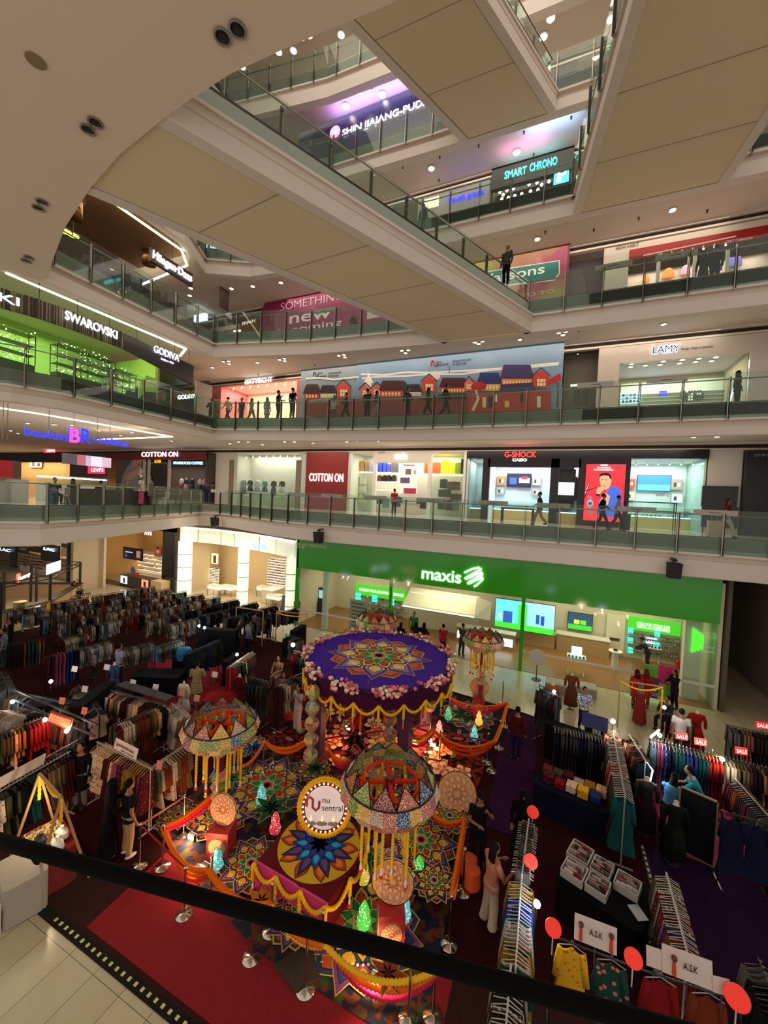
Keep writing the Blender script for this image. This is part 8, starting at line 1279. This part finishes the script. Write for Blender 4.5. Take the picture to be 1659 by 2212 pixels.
# far block of racks on the tiles, world rows
k_ = 0
for i in range(9):
    for j in range(-1, 3):
        x = -27.5 + i * 1.5 + j * .2; y = 13.6 + j * 2.15 + i * .12
        if (i > 6 and j == 0) or (j < 0 and i > 4): continue
        k_ += 1; rack((x, y, G + 1.5), (x + .35, y + 1.75, G + 1.5), 1.485, ['shirt', 'tee', 'trousers'], (['black', 'black', 'charcoal', 'navy', 'grey'] if i > 4 and j > 0 else MIX + ['sky', 'white']), .068, 'row %s, column %s of the far left block' % (ORDN[j + 1], ORDN[i]), BLKM)
for i_, q_ in enumerate(((165, 1402, 240, 1382), (250, 1404, 330, 1386), (335, 1396, 398, 1376), (120, 1382, 190, 1364))): rack(q_[:2], q_[2:], 1.5, ['shirt', 'tee'], MIX + ['sky', 'white'], .07, 'number %s along the front edge of the far left block' % ['one', 'two', 'three', 'four'][i_])
# right market
rack((1166, 1480), (1208, 1500), 2.0, ['gown'], ['maroon', 'black', 'black beaded', 'charcoal'], .08, 'tall one with wine dresses nearest the white tiles'); rack((1196, 1570), (1302, 1592), 1.7, ['gown'], ['maroon', 'navy', 'black', 'black beaded'], .085, 'left of the warm hanging bulb', BLK, 'white'); rack((1322, 1566), (1350, 1722), 1.72, ['gown'], ['maroon', 'red', 'teal', 'green', 'black', 'white', 'rust', 'maroon dotted'], .075, 'running towards the camera with green and red gowns', M('8a867c', .4), 'white'); rack((1360, 1588), (1394, 1642), 1.6, ['kurta'], ['maroon', 'rust', 'black', 'teal', 'white'], .08, 'short one below the blue banner', M('8a867c', .4))
rack((1404, 1597), (1560, 1636), 1.75, ['gown'], BRI, .085, 'with blue and purple gowns under the white tube lamp', BLK, 'wooden'); rack((1564, 1637), (1668, 1662), 1.6, ['kurta'], ['olive', 'pink', 'white', 'maroon', 'black', 'tan'], .085, 'right of the blue and purple gowns'); rack((1572, 1566), (1668, 1586), 1.6, ['kurta'], ['mustard', 'tan', 'charcoal', 'olive', 'pink', 'grey', 'black'], .085, 'under the rightmost SALE sign'); rack((1590, 1684), (1668, 1772), 1.55, ['shirt'], ['maroon', 'charcoal', 'rust', 'black', 'black beaded'], .07, 'slanting down at the right edge', M('8a867c', .4))
rack((1560, 1752), (1668, 1782), 1.7, ['gown'], ['black beaded', 'charcoal', 'navy', 'teal', 'rust'], .3, 'with front facing dark embroidered gowns', BLK, 'black', True); rack((1142, 1772), (1128, 1885), 1.7, ['packet'], ['striped', 'white', 'grey', 'black beaded'], .06, 'tall one hung with packets', M('b8b4ac', .4), 'white'); rack((1126, 1900), (1114, 2085), 1.55, ['shirt', 'kurta'], ['blue floral', 'mustard', 'teal', 'green', 'blue', 'white', 'maroon', 'yellow floral'], .065, 'below the tall packet rack', M('b8b4ac', .4), 'white')
rack((1103, 2090), (1092, 2230), 1.55, ['shirt'], ['cream', 'tan', 'striped', 'black', 'white'], .06, 'at the bottom under the black handrail', M('b8b4ac', .4), 'white'); rack((1440, 1889), (1484, 2056), 1.5, ['shirt', 'kurta'], ['maroon', 'maroon dotted', 'rust', 'striped', 'purple', 'olive'], .055, 'with white hangers on the purple carpet', M('b8b4ac', .4), 'white'); rack((1196, 2022), (1366, 2088), 1.6, ['kurta'], ['green floral', 'yellow floral', 'cream floral', 'olive floral'], .42, 'with front facing floral tunics', BLK, 'white', True); rack((1378, 2092), (1585, 2160), 1.6, ['kurta'], ['red', 'mustard', 'olive', 'rust'], .46, 'with front facing plain tunics at the bottom', BLK, 'white', True); rack((1640, 2075), (1690, 2200), 1.6, ['shirt'], ['black beaded', 'grey', 'black'], .08, 'at the lower right edge')
rack((1440, 1540), (1500, 1560), 1.3, ['shirt'], ['red floral', 'grey', 'maroon'], .1, 'beside the garland frame at the right'); rack((1270, 1545), (1312, 1560), 1.5, ['shirt'], ['black', 'grey', 'charcoal', 'white'], .09, 'with dark bundles behind the blue banner')
# the 300 that show largest are objects, the rest one mesh
def score(g): d = (g[0] - C0); zc_ = d.dot(FW); u = CX + F * d.dot(RT) / zc_; v = CY - F * d.dot(UP) / zc_; return zc_ + (0 if -20 < u < 1680 and 1200 < v < 2230 else 100)
GL.sort(key=score); rest = MB()
for i, (p, rz_, kind, var, colr, hn, lab, where) in enumerate(GL):
    if i < 300:
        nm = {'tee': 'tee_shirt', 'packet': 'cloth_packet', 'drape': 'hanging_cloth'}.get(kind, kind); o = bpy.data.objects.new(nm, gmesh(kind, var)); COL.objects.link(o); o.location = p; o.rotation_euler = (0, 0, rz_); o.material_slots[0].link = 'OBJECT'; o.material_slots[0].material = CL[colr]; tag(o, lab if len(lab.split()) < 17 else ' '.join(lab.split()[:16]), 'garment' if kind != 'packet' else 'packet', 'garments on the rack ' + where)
        h = bpy.data.objects.new('hanger', hg[hn]); COL.objects.link(h); h.parent = o
    else:
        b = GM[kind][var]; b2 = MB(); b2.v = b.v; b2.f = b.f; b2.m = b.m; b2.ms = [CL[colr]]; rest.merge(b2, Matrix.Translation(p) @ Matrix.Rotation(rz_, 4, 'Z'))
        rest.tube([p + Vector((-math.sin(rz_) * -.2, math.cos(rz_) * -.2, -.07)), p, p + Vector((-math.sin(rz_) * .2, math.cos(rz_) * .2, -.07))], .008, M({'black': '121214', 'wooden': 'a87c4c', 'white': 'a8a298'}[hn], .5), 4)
rest.build('hanging_garments', None, 'masses of clothes hanging on the more distant racks of the market', 'garments', kind='stuff', smooth=True)
# signs and boards
def board(px0, py0, px1, py1, h, z, label, m, lines=(), post=True, cat='sign'):
    A_, B_ = PZ(px0, py0, z), PZ(px1, py1, z); t = thing('sign_board', label, cat, (A_ + B_) / 2); d = (B_ - A_); n = Vector((d.y, -d.x, 0)).normalized(); n = n if n.y < 0 else -n; n += Vector((0, 0, .25)); n.normalize(); u = n.cross(d.normalized()); u = u if u.z > 0 else -u
    a = MB(); a.plate([A_, B_, B_ + u * h, A_ + u * h], n, .012, m); pn = a.build('panel', t)
    for (tx, u0, u1, v, hh, c_) in lines: text(tx, A_ + d * u0 + u * h * v + n * .02, A_ + d * u1 + u * h * v + n * .02, h * hh, c_, pn, ext=.006)
    if post: a = MB(); q = (A_ + B_) / 2; a.cyl(q, q - Vector((0, 0, .3)), .012, STEEL, 6); a.build('post', t)
    return t
RD = M('7a1c1c'); PW = M('c8b8b0', .6)
board(-10, 1708, 95, 1650, .3, -5.98, 'left white name board with dark red Jaimithaa lettering', PW, [('Jaimithaa', .38, .78, .25, .45, RD)]); board(246, 1616, 294, 1642, .26, -5.98, 'white name board reading Jaimithaa above the wooden hangers', PW, [('Jaimithaa', .08, .86, .45, .4, RD), ('Indian Creation', .35, .9, .15, .16, RD)])
SR = EM('d81c1c', .8); WT = EM('ffe0dc', 1.0)
for px, py, lb in ((1472, 1600, 'red SALE sign in front of the white tee'), (1513, 1612, 'red SALE sign, tilted, near the warm bulb'), (1601, 1632, 'red SALE sign below the rightmost rack of earth tones'), (1646, 1576, 'red SALE sign at the right edge')): board(px - 13, py - 4, px + 14, py, .2, -5.9, lb, SR, [('SALE', .08, .92, .2, .6, WT)])
board(1240, 2027, 1332, 2064, .36, -5.95, 'white board with A.S.K letters and two small figures, left', PW, [('A.S.K', .36, .66, .4, .28, M('2a2422'))]); board(1430, 2098, 1540, 2140, .36, -5.95, 'white board with A.S.K letters, lower right', PW, [('A.S.K', .42, .7, .4, .28, M('2a2422'))]); board(1396, 2084, 1430, 2096, .26, -5.95, 'blank white board left of the lower A.S.K board', PW); board(1540, 2142, 1578, 2152, .2, -5.95, 'blank white board right of the lower A.S.K board', PW)
for px, py, u in ((1254, 2030, 0), (1320, 2057, 0), (1456, 2106, 0)): p = PZ(px, py, -5.93); a = MB(); a.cyl(p, p + Vector((0, .03, .18)), .03, M('b83c1c'), 8, .02); a.ball(p + Vector((0, .03, .22)), .04, M('5a2a20'), 8); a.build('printed_figure', None, 'small orange printed figure on a white A.S.K board', 'print', 'printed figures of the white boards')
for px, py, lb in ((1151, 1754, 'red round disc on a pole, topmost of five'), (1147, 1861, 'red round disc on a pole, second from top'), (1195, 2004, 'red round disc left of the A.S.K boards'), (1368, 2070, 'red round disc between the two A.S.K boards'), (1592, 2155, 'red round disc at the lower right, largest of five')):
    p = PZ(px, py, -5.85); t = thing('round_sign', lb, 'sign', p); a = MB(); d = (C0 - p).normalized() * .01; a.tube([p, p + Vector((d.x * .5, d.y - .006, d.z))], .125 if px < 1500 else .15, EM('d82a18', .35), 26); a.build('disc', t); a = MB(); a.cyl(p - Vector((0, 0, .1)), p - Vector((0, 0, .45)), .01, PW, 6); a.build('pole', t)
for px, py, lb in ((343, 1661, 'blank pinkish card, left of two on the truss racks'), (182, 1494, 'white card on the truss racks'), (230, 1446, 'small white price card, middle left'), (286, 1480, 'white leaflet card, left on the dark shelf board'), (335, 1490, 'white leaflet card, right on the dark shelf board'), (160, 1450, 'white card below the long hung cloths'), (133, 1520, 'pink card on the black truss, upper'), (181, 1542, 'pink card on the black truss, lower'), (392, 1502, 'orange card beside the white hangers, left'), (424, 1514, 'orange card beside the left chandelier'), (463, 1462, 'white card on the red covered table')): board(px - 6, py, px + 6, py + 2, .2, -6.05, lb, M('c07060' if 'pink' in lb or 'orange' in lb else 'c0bab4', .6))
board(1256, 1566, 1312, 1584, .42, -5.85, 'dark blue banner hung behind the gowns', M('141c5c', .5), cat='banner'); board(1538, 1622, 1540, 1622.5, .05, -5.9, 'tiny card on the blue gown rack', PW)
# red neon word on slanted panel
A_, B_ = PZ(102, 1560, -5.95), PZ(152, 1578, -5.95); t = thing('neon_sign', 'red glowing neon word on a dark stand at the left', 'sign', A_); a = MB(); a.plate([A_, B_, B_ + Vector((0, .1, .3)), A_ + Vector((0, .1, .3))], (0, -1, .2), .01, M('3a0808', .5)); a.build('panel', t); a = MB(); d_ = (B_ - A_); [a.tube([A_ + d_ * (.06 + k * .09) + Vector((x, -.02 + z * .3, z)) for x, z in ((0, .05), (0, .24), (.04, .25), (.05, .15), (.04, .05))], .009, EM('ff3018', 9), 5) for k in range(10)]; a.build('neon_tubes', t); spot(A_.x + .4, A_.y - .3, A_.z - .1, 30, (1, .12, .05), .1)
# tables
def cloth_table(px, py, w_, d_, rz_, cc, lb, h=.78): p = PZ(px, py, G + .015); t = thing('covered_table', lb, 'table', p, rz_); a = MB(); a.lathe([(.5, 0), (.49, h - .03), (.48, h)], (0, 0, 0), cc if not isinstance(cc, str) else M(cc, .9), 40); a.v = [((.5 * (abs(x) / .5) ** .25 * (1 if x > 0 else -1)) * w_ * (1 + (.03 * math.sin(14 * math.atan2(y, x)) if z < .1 else 0)), (.5 * (abs(y) / .5) ** .25 * (1 if y > 0 else -1)) * d_, z) for x, y, z in a.v]; LB(a, 'tablecloth', t); return t, p
t1, pT = cloth_table(1300, 1985, 1.6, 1.3, -.35, '08080a', 'table under a black cloth with plastic bins of packets'); 
for i, (x, y, w_, d_, lb) in enumerate([(-.55, .25, .42, .5, 'white plastic bin of packets, left back on the black table'), (-.1, .2, .36, .45, 'white plastic bin with a red packet, middle of the black table'), (.38, .2, .42, .4, 'white plastic bin half full, right on the black table'), (-.5, -.3, .42, .42, 'white plastic bin of packets, left front on the black table'), (-.05, -.28, .38, .4, 'white plastic bin of packets, middle front on the black table')]):
    c_, s_ = math.cos(-.35), math.sin(-.35); q = Vector((pT.x + x * c_ - y * s_, pT.y + x * s_ + y * c_, G + .8)); t = thing('plastic_bin', lb, 'bin', q, -.35); a = MB(); a.box((-w_ / 2, -d_ / 2, 0), (w_ / 2, d_ / 2, .02), M('b0aca8', .3))
    for sx in (-1, 1): a.box((sx * w_ / 2 - .01, -d_ / 2, 0), (sx * w_ / 2 + .01, d_ / 2, .16), M('b0aca8', .3)); a.box((-w_ / 2, sx * d_ / 2 - .01, 0), (w_ / 2, sx * d_ / 2 + .01, .16), M('b0aca8', .3))
    LB(a, 'tub', t); a = MB(); 
    for k in range(14): a.cb((R.uniform(-.3, .3) * w_, (-.42 + k * .06) * d_, .1), (w_ * .42, .012, .2), M(R.choice(['a8988c', '6a5a50', 'c8c0b8', '4a3c38', '8a3030']), .3))
    LB(a, 'packets', t, kind='stuff')
p = PZ(1378, 1972, G + .8); a = MB(); a.cb((p.x, p.y, p.z + .006), (.22, .3, .012), M('a8b0b4', .5), .5); a.build('clipboard', None, 'pale clipboard with papers on the black cloth', 'clipboard')
t1, pT = cloth_table(1232, 1760, 1.9, 1.0, -.2, '0a1024', 'table under a dark navy cloth with folded fabrics'); n_ = 0
for i, (x, y) in enumerate([(-.7, .25), (-.42, .2), (-.14, .22), (.14, .18), (.42, .2), (-.6, -.12), (-.3, -.14), (.0, -.12), (.3, -.16), (.6, -.1), (.7, .22)]):
    c_ = ['rust', 'olive', 'maroon', 'cream', 'mustard', 'maroon dotted', 'red', 'cream floral', 'yellow floral', 'blue', 'red floral'][i]; cs, sn = math.cos(-.2), math.sin(-.2); q = Vector((pT.x + x * cs - y * sn, pT.y + x * sn + y * cs, G + .8)); a = MB()
    for k in range(4 + i % 3): a.cb((R.uniform(-.01, .01), R.uniform(-.01, .01), .02 + k * .035), (.25, .3, .03), CL[c_])
    o = a.build('fabric_stack', None, '%s stack of folded fabric, %s on the navy covered table' % (c_, ORDN[i]), 'fabric', 'folded fabric stacks on the navy table'); o.location = q; o.rotation_euler.z = -.2
cloth_table(475, 1548, 1.2, .8, .5, '7a0c14', 'table under a bright red cloth beside the olive tunic'); cloth_table(345, 1492, 2.0, .9, .45, '0a0a0e', 'table under a black cloth between the left racks'); t9, p9 = cloth_table(395, 1455, .8, .6, .4, '0c0c12', 'small black covered table with red garments')
a = MB(); p = PZ(398, 1405, -6.4); a.lathe([(.3, -.4), (.34, -.05), (.28, .08), (.1, .14)], (p.x, p.y, p.z), M('1c6c98', .8), 16); a.build('folded_pile', None, 'bright blue pile of cloth on the small black table', 'cloth')
t1, p1 = cloth_table(48, 1950, .95, .7, -.3, '9c968c', 'table under a white fringed cloth at the left front'); a = MB()
for k in range(46): x = -.45 + k * .9 / 45; a.box((x - .008, -.37, .02), (x + .012, -.355, .5 + .1 * math.sin(k)), M('c8c0b0', .9))
LB(a, 'fringe', t1, kind='stuff')
t1, p1 = cloth_table(104, 1888, 1.2, .75, -.2, '6a1c1c', 'jewellery table covered in dark red cloth below the wooden frame'); rj = random.Random(9)
a = MB()
a.cb((-.2, 0, .785), (.7, .6, .012), M('b8a888', .8))
for k in range(120): a.ball((rj.uniform(-.5, .1), rj.uniform(-.28, .28), .8 + rj.uniform(0, .05)), rj.uniform(.012, .03), M(rj.choice(['c8a040', 'a8803a', 'e0c070', '5a4030']), .3, .7), 5)
LB(a, 'trinkets', t1, kind='stuff')
for x, y, c_, lb in ((.2, .15, 'e0dcd4', 'white necklace bust with black chains, back of the jewellery table'), (.42, -.05, 'e0dcd4', 'white necklace bust nearest the wooden leg'), (.0, -.15, '1a1618', 'small black necklace stand on the jewellery table')):
    a = MB(); a.lathe([(.13, 0), (.17, .04), (.15, .14), (.06, .2), (.045, .26)], (0, 0, 0), M(c_, .6), 14); a.v = [(x_, y_ * .6, z_) for x_, y_, z_ in a.v]; a.tube([(.1 * math.cos(k * .5), -.09 - .02 * math.sin(k * .5), .12 - .07 * math.sin(k * .5)) for k in range(7)], .008, BLKM, 5); a.build('necklace_bust', None, lb, 'jewellery stand', loc=p1 + Vector((x, y, .8)))
# wooden A-frames with garlands
def wframe(pts, lb, gl):
    t = thing('wooden_frame', lb, 'frame', pts[0][0]); 
    for p, q in pts: a = MB(); a.beam(p, q, .045, .045, M('a87c4c', .7)); a.build('bar', t)
    for p, q, d in gl: bead(sag(p, q, d), .04, YEL, step=.05).build('garland', t, smooth=True)
b_ = p1; tA, tB = b_ + Vector((-.62, .1, 2.0)), b_ + Vector((.62, -.1, 2.0)); wframe([(b_ + Vector((-.75, -.45, .0)), tA), (b_ + Vector((-.5, .5, 0)), tA), (b_ + Vector((.5, -.6, 0)), tB), (b_ + Vector((.85, .35, 0)), tB), (tA, tB)], 'wooden A-frame with marigold garlands over the jewellery table', [(tA, tA - Vector((0, 0, .6)), 0), (tB, tB - Vector((0, 0, .5)), 0), (tA.lerp(tB, .3), tA.lerp(tB, .9), .1)])
spot(b_.x - .1, b_.y, b_.z + 1.5, 22, (1, .75, .45), .06)
fa, fb = PZ(1333, 1578, G + .02), PZ(1424, 1595, G + .02); fz = Vector((0, 0, 2.0)); wframe([(fa, fa + fz), (fb, fb + fz), (fa + fz, fb + fz)], 'wooden frame with an orange garland among the right racks', [(fa + fz, fb + fz, .25), (fb + fz * .95, fb + fz * .55, 0)])
fa, fb = PZ(508, 1385, G + .02), PZ(566, 1395, G + .02); wframe([(fa, fa + fz), (fb, fb + fz), (fa + fz, fb + fz)], 'wooden frame near the checked shirt', [])
fa, fb = PZ(595, 1390, G + .02), PZ(660, 1398, G + .02); wframe([(fa, fa + fz * .95), (fb, fb + fz * .95), (fa + fz * .95, fb + fz * .95)], 'wooden frame with tassels left of the telecom shop', [(fa + fz * .9, fb + fz * .9, .1)])
# black trusses, shelf boards
for (x0, y0, x1, y1, z, w_, lb) in ((18, 1484, 210, 1566, -5.7, .05, 'long black truss over the left racks, upper bar'), (30, 1510, 205, 1590, -6.0, .05, 'long black truss over the left racks, lower bar'), (262, 1476, 368, 1510, -6.0, .35, 'dark grey shelf board with two white cards')): a = MB(); a.beam(PZ(x0, y0, z), PZ(x1, y1, z), w_, .04, BLKM); a.build('truss_bar', None, lb, 'frame')
# drapes: black partition boxes
for (px, py, w_, d_, h_, rz_, lb) in ((470, 1415, 2.0, .4, 1.4, .4, 'tall black backdrop with blue lit goods'), (642, 1415, .3, 1.2, 1.5, .1, 'tall black partition behind the canopy, left'), (500, 1470, .3, 1.2, 1.1, .3, 'black partition beside the bright dresses'), (115, 1600, 1.6, .5, 1.3, .5, 'black draped block below the red neon word'), (200, 1590, .4, 1.8, 1.5, .5, 'black partition between the left stalls'), (1230, 1650, 1.6, .4, 1.2, -.2, 'navy draped block behind the fabric table')): p = PZ(px, py, G + .015); a = MB(); a.cb((0, 0, h_ / 2), (w_, d_, h_), M('08080c', .9)); a.build('draped_partition', None, lb, 'partition', loc=p, rz=rz_)
# mannequins and standing mirror board
for px, py, c1, c2, lb, lg in ((1452, 1862, '0c1210', '0c1410', 'mannequin in a black apron dress at the front of the right market', 1), (1390, 1800, '2c1420', '24101c', 'mannequin in a dark patterned long dress left of the apron dress', 1), (1190, 1555, '8a4a24', '8a4a24', 'small mannequin in a brown dress behind the right racks', 1), (515, 1540, '4a0c14', '4a0c14', 'mannequin in a long dark red dress at the top left rope', 1), (1500, 1625, '8a1410', '8a1410', 'mannequin in a red dress behind the SALE signs', 1), (395, 1560, 'b8b0a4', 'b0a898', 'white mannequin beside the orange cards', 0), (245, 1512, '34405a', '34405a', 'mannequin in a blue shirt left of the dark shelf board', 0), (1232, 1530, '6a3a1c', '5a3018', 'mannequin in a tan dress near the grey box seat', 1)): mannequin(tuple(PZ(px, py, G + .015)), CL['black beaded'] if 'patterned' in lb else M(c1, .9), M(c2, .9), lb, long=bool(lg), skin='b8a894')
p = PZ(1500, 1852, G + .03); t = thing('floor_board', 'tall black leaning board with a thin pale frame', 'board', p, -.35); a = MB(); a.box((-.36, -.02, .02), (.36, .02, 1.62), M('0a0a0e', .4)); LB(a, 'panel', t)
for q0, q1 in (((-.38, -.03, 0), (-.35, .03, 1.64)), ((.35, -.03, 0), (.38, .03, 1.64)), ((-.38, -.03, 1.61), (.38, .03, 1.64)), ((-.38, -.03, 0), (.38, .03, .03))): a = MB(); a.box(q0, q1, M('8a7458', .6)); LB(a, 'frame_bar', t)
# market lamps
def mlamp(px, py, z, pw, c_, lb, r_=.06):
    p = PZ(px, py, z); t = thing('market_lamp', lb, 'lamp', p); a = MB(); a.ball((0, 0, 0), r_, EM('fff0d0' if c_[2] < .8 else 'e8f2ff', 30), 10); LB(a, 'bulb', t); a = MB(); a.cyl((0, 0, -.05), (0, 0, -.3), .012, BLKM, 6); LB(a, 'stem', t); spot(p.x, p.y - .12, p.z + .12, pw, c_, .05)
for a_ in ((1324, 1558, -5.6, 55, (1, .7, .4), 'warm bright bulb above the gowns running to the camera', .07), (1560, 1640, -5.9, 30, (1, .8, .55), 'bright bulb right of the tilted SALE sign'), (1425, 1588, -5.7, 22, (.9, .95, 1), 'white tube lamp above the blue gowns'), (430, 1352, -5.8, 40, (.75, .88, 1), 'cluster of cool white lamps in the left block'), (442, 1356, -5.8, 12, (.75, .88, 1), 'cool white lamp right of the cluster'), (633, 1393, -5.6, 35, (1, .9, .7), 'square bright lamp left of the canopy rim', .09), (512, 1414, -5.9, 18, (1, .8, .5), 'warm bulb over the bright dresses'), (110, 1472, -6.0, 16, (1, .95, .85), 'white lamp on the truss racks'), (27, 1516, -6.0, 16, (.9, .95, 1), 'cool lamp at the left edge'), (144, 1579, -6.0, 16, (1, .8, .55), 'bright bulb at the end of the red neon word'), (97, 1555, -6.0, 5, (1, .7, .5), 'small bulb left of the red neon word'), (1197, 1494, -5.7, 10, (.8, .9, 1), 'small blue white lamp on the tall wine dress rack'), (1435, 1528, -5.8, 8, (.7, .85, 1), 'small blue white lamp on the right end of the wooden frame'), (1160, 1953, -6.0, 8, (.9, .95, 1), 'small white lamp on the packet racks')): mlamp(*a_)
a = MB(); q1, q2, q3 = PZ(1398, 1648, -6.2), PZ(1410, 1664, -6.2), PZ(1404, 1690, -6.5); a.tube([q1, q2, q3], .018, EM('d0ecff', 10), 6); a.build('tube_light', None, 'bent pale blue tube light beside the teal gowns', 'light'); spot(q2.x + .1, q2.y - .2, q2.z, 8, (.7, .9, 1), .08)
a = MB(); a.beam(PZ(1406, 1592, -5.75), PZ(1424, 1577, -5.75), .04, .04, EM('fff4e4', 18)); a.build('tube_light', None, 'short slanted white tube light over the blue gowns', 'light')
# donut kiosk
kx = PZ(60, 1330, G); t = thing('donut_kiosk', 'food kiosk with a black frame and small lit boards reading DUNKIN DONUTS', 'kiosk', (-36, 13, G)); 
y = 17.0; K0 = PZ(172, 1288, G); K1 = PZ(107, 1330, G); K2 = PZ(0, 1360, G)
for p in (K0, K1, K2, PZ(66, 1300, G), PZ(78, 1306, G), PZ(8, 1325, G)): a = MB(); a.box((p.x - .06, p.y - .06, G), (p.x + .06, p.y + .06, G + 2.7), M('1c1210')); a.build('post', t)
for p, q in ((K0, K1), (K1, K2), (K0, K0 + Vector((-9, -6, 0)))): 
    for z in (2.7, 2.45): a = MB(); a.beam(p + Vector((0, 0, z)), q + Vector((0, 0, z)), .06, .06, M('1c1210')); a.build('beam', t)
    a = MB(); a.beam(p + Vector((0, 0, .5)), q + Vector((0, 0, .5)), .12, 1.0, M('c89838' if q is K2 else 'b89468', .5)); a.build('front_panel', t); a = MB(); a.beam(p + Vector((0, 0, 1.03)), q + Vector((0, 0, 1.03)), .5, .06, M('2a2018')); a.build('worktop', t)
sA, sB = PZ(101, 1242, -5.2), PZ(131, 1231, -5.2); a = MB(); a.plate([sA, sB, sB + Vector((0, 0, .7)), sA + Vector((0, 0, .7))], (0, -1, 0), .04, EM('f4ecf4', 1.4)); a.build('lit_board', t); n_ = Vector((.02, -.07, 0)); text('DUNKIN', sA.lerp(sB, .3) + Vector((0, 0, .38)) + n_, sB + Vector((0, 0, .38)) + n_, .2, EM('a04070', .6), t, ext=.01); text('DONUTS', sA.lerp(sB, .3) + Vector((0, 0, .1)) + n_, sB + Vector((0, 0, .1)) + n_, .2, EM('b05030', .6), t, ext=.01)
sA, sB = PZ(38, 1256, -5.3), PZ(64, 1243, -5.3); text('Connery', sA, sB, .35, EM('fff0f0', 2), t, ext=.04); p = PZ(38, 1248, -5.3); a = MB(); a.tube([p, p + Vector((.05, .06, 0))], .32, EM('e03c30', 1.4), 9); a.build('red_star', t)
sA, sB = PZ(53, 1328, -6.95), PZ(92, 1311, -6.95); text('BUTTERSCOTCH', sA + Vector((.2, -.25, 0)), sB + Vector((.2, -.25, 0)), .22, EM('e0f4ff', 2.5), t, ext=.03); area(K1.x - 2, K1.y, G + 2.6, 3, 2, 70, (1, .8, .5))
p = PZ(43, 1318, -6.6); a = MB(); a.lathe([(.3, 0), (.3, .5), (.32, .52)], (p.x, p.y, p.z), M('a8a068', .3, .6), 18); a.build('stock_pot', None, 'round metal pot on the yellow kiosk counter', 'pot')
for px, py, lb in ((189, 1297, 'wooden stool standing alone right of the kiosk'), (157, 1310, 'stool under the white spotted dress'), (166, 1302, 'stool under the navy shirt')):
    q = PZ(px, py, G); t = thing('stool', lb, 'stool', q); a = MB(); a.lathe([(.2, .5), (.21, .53), (.2, .55)], (0, 0, 0), M('5a3c24'), 16); LB(a, 'seat', t)
    for sx in (-1, 1):
        for sy in (-1, 1): a = MB(); a.cyl((sx * .1, sy * .1, .5), (sx * .19, sy * .19, 0), .018, M('3a2818'), 6); LB(a, 'leg', t)
# rail notices clipped to the balustrades
for lv, pts in ((0, [(472, 1052), (640, 1062), (717, 1064), (810, 1070), (930, 1077), (1065, 1085), (1195, 1092), (1375, 1098), (1545, 1108)]), (1, [(690, 866), (1285, 838), (1440, 829)]), (2, [(500, 692), (700, 675), (1325, 575), (1460, 548)])):
    zz = LV[lv + 1]['f'] + 1.12
    for x, y in pts: p = PY(x, y, 20.75 if x > 700 else (22.4 if lv == 0 else 20.3)); a = MB(); a.box((p.x - .75, p.y - .02, zz - .13), (p.x + .75, p.y + .0, zz + .1), M('a8a49c', .6)); a.box((p.x - .2, p.y - .025, zz - .04), (p.x + .2, p.y - .02, zz + .0), M('6a665e')); a.build('rail_notice', None, 'pale notice strip fixed along the top of the gallery glass', 'notice', 'notice strips on the gallery glass')
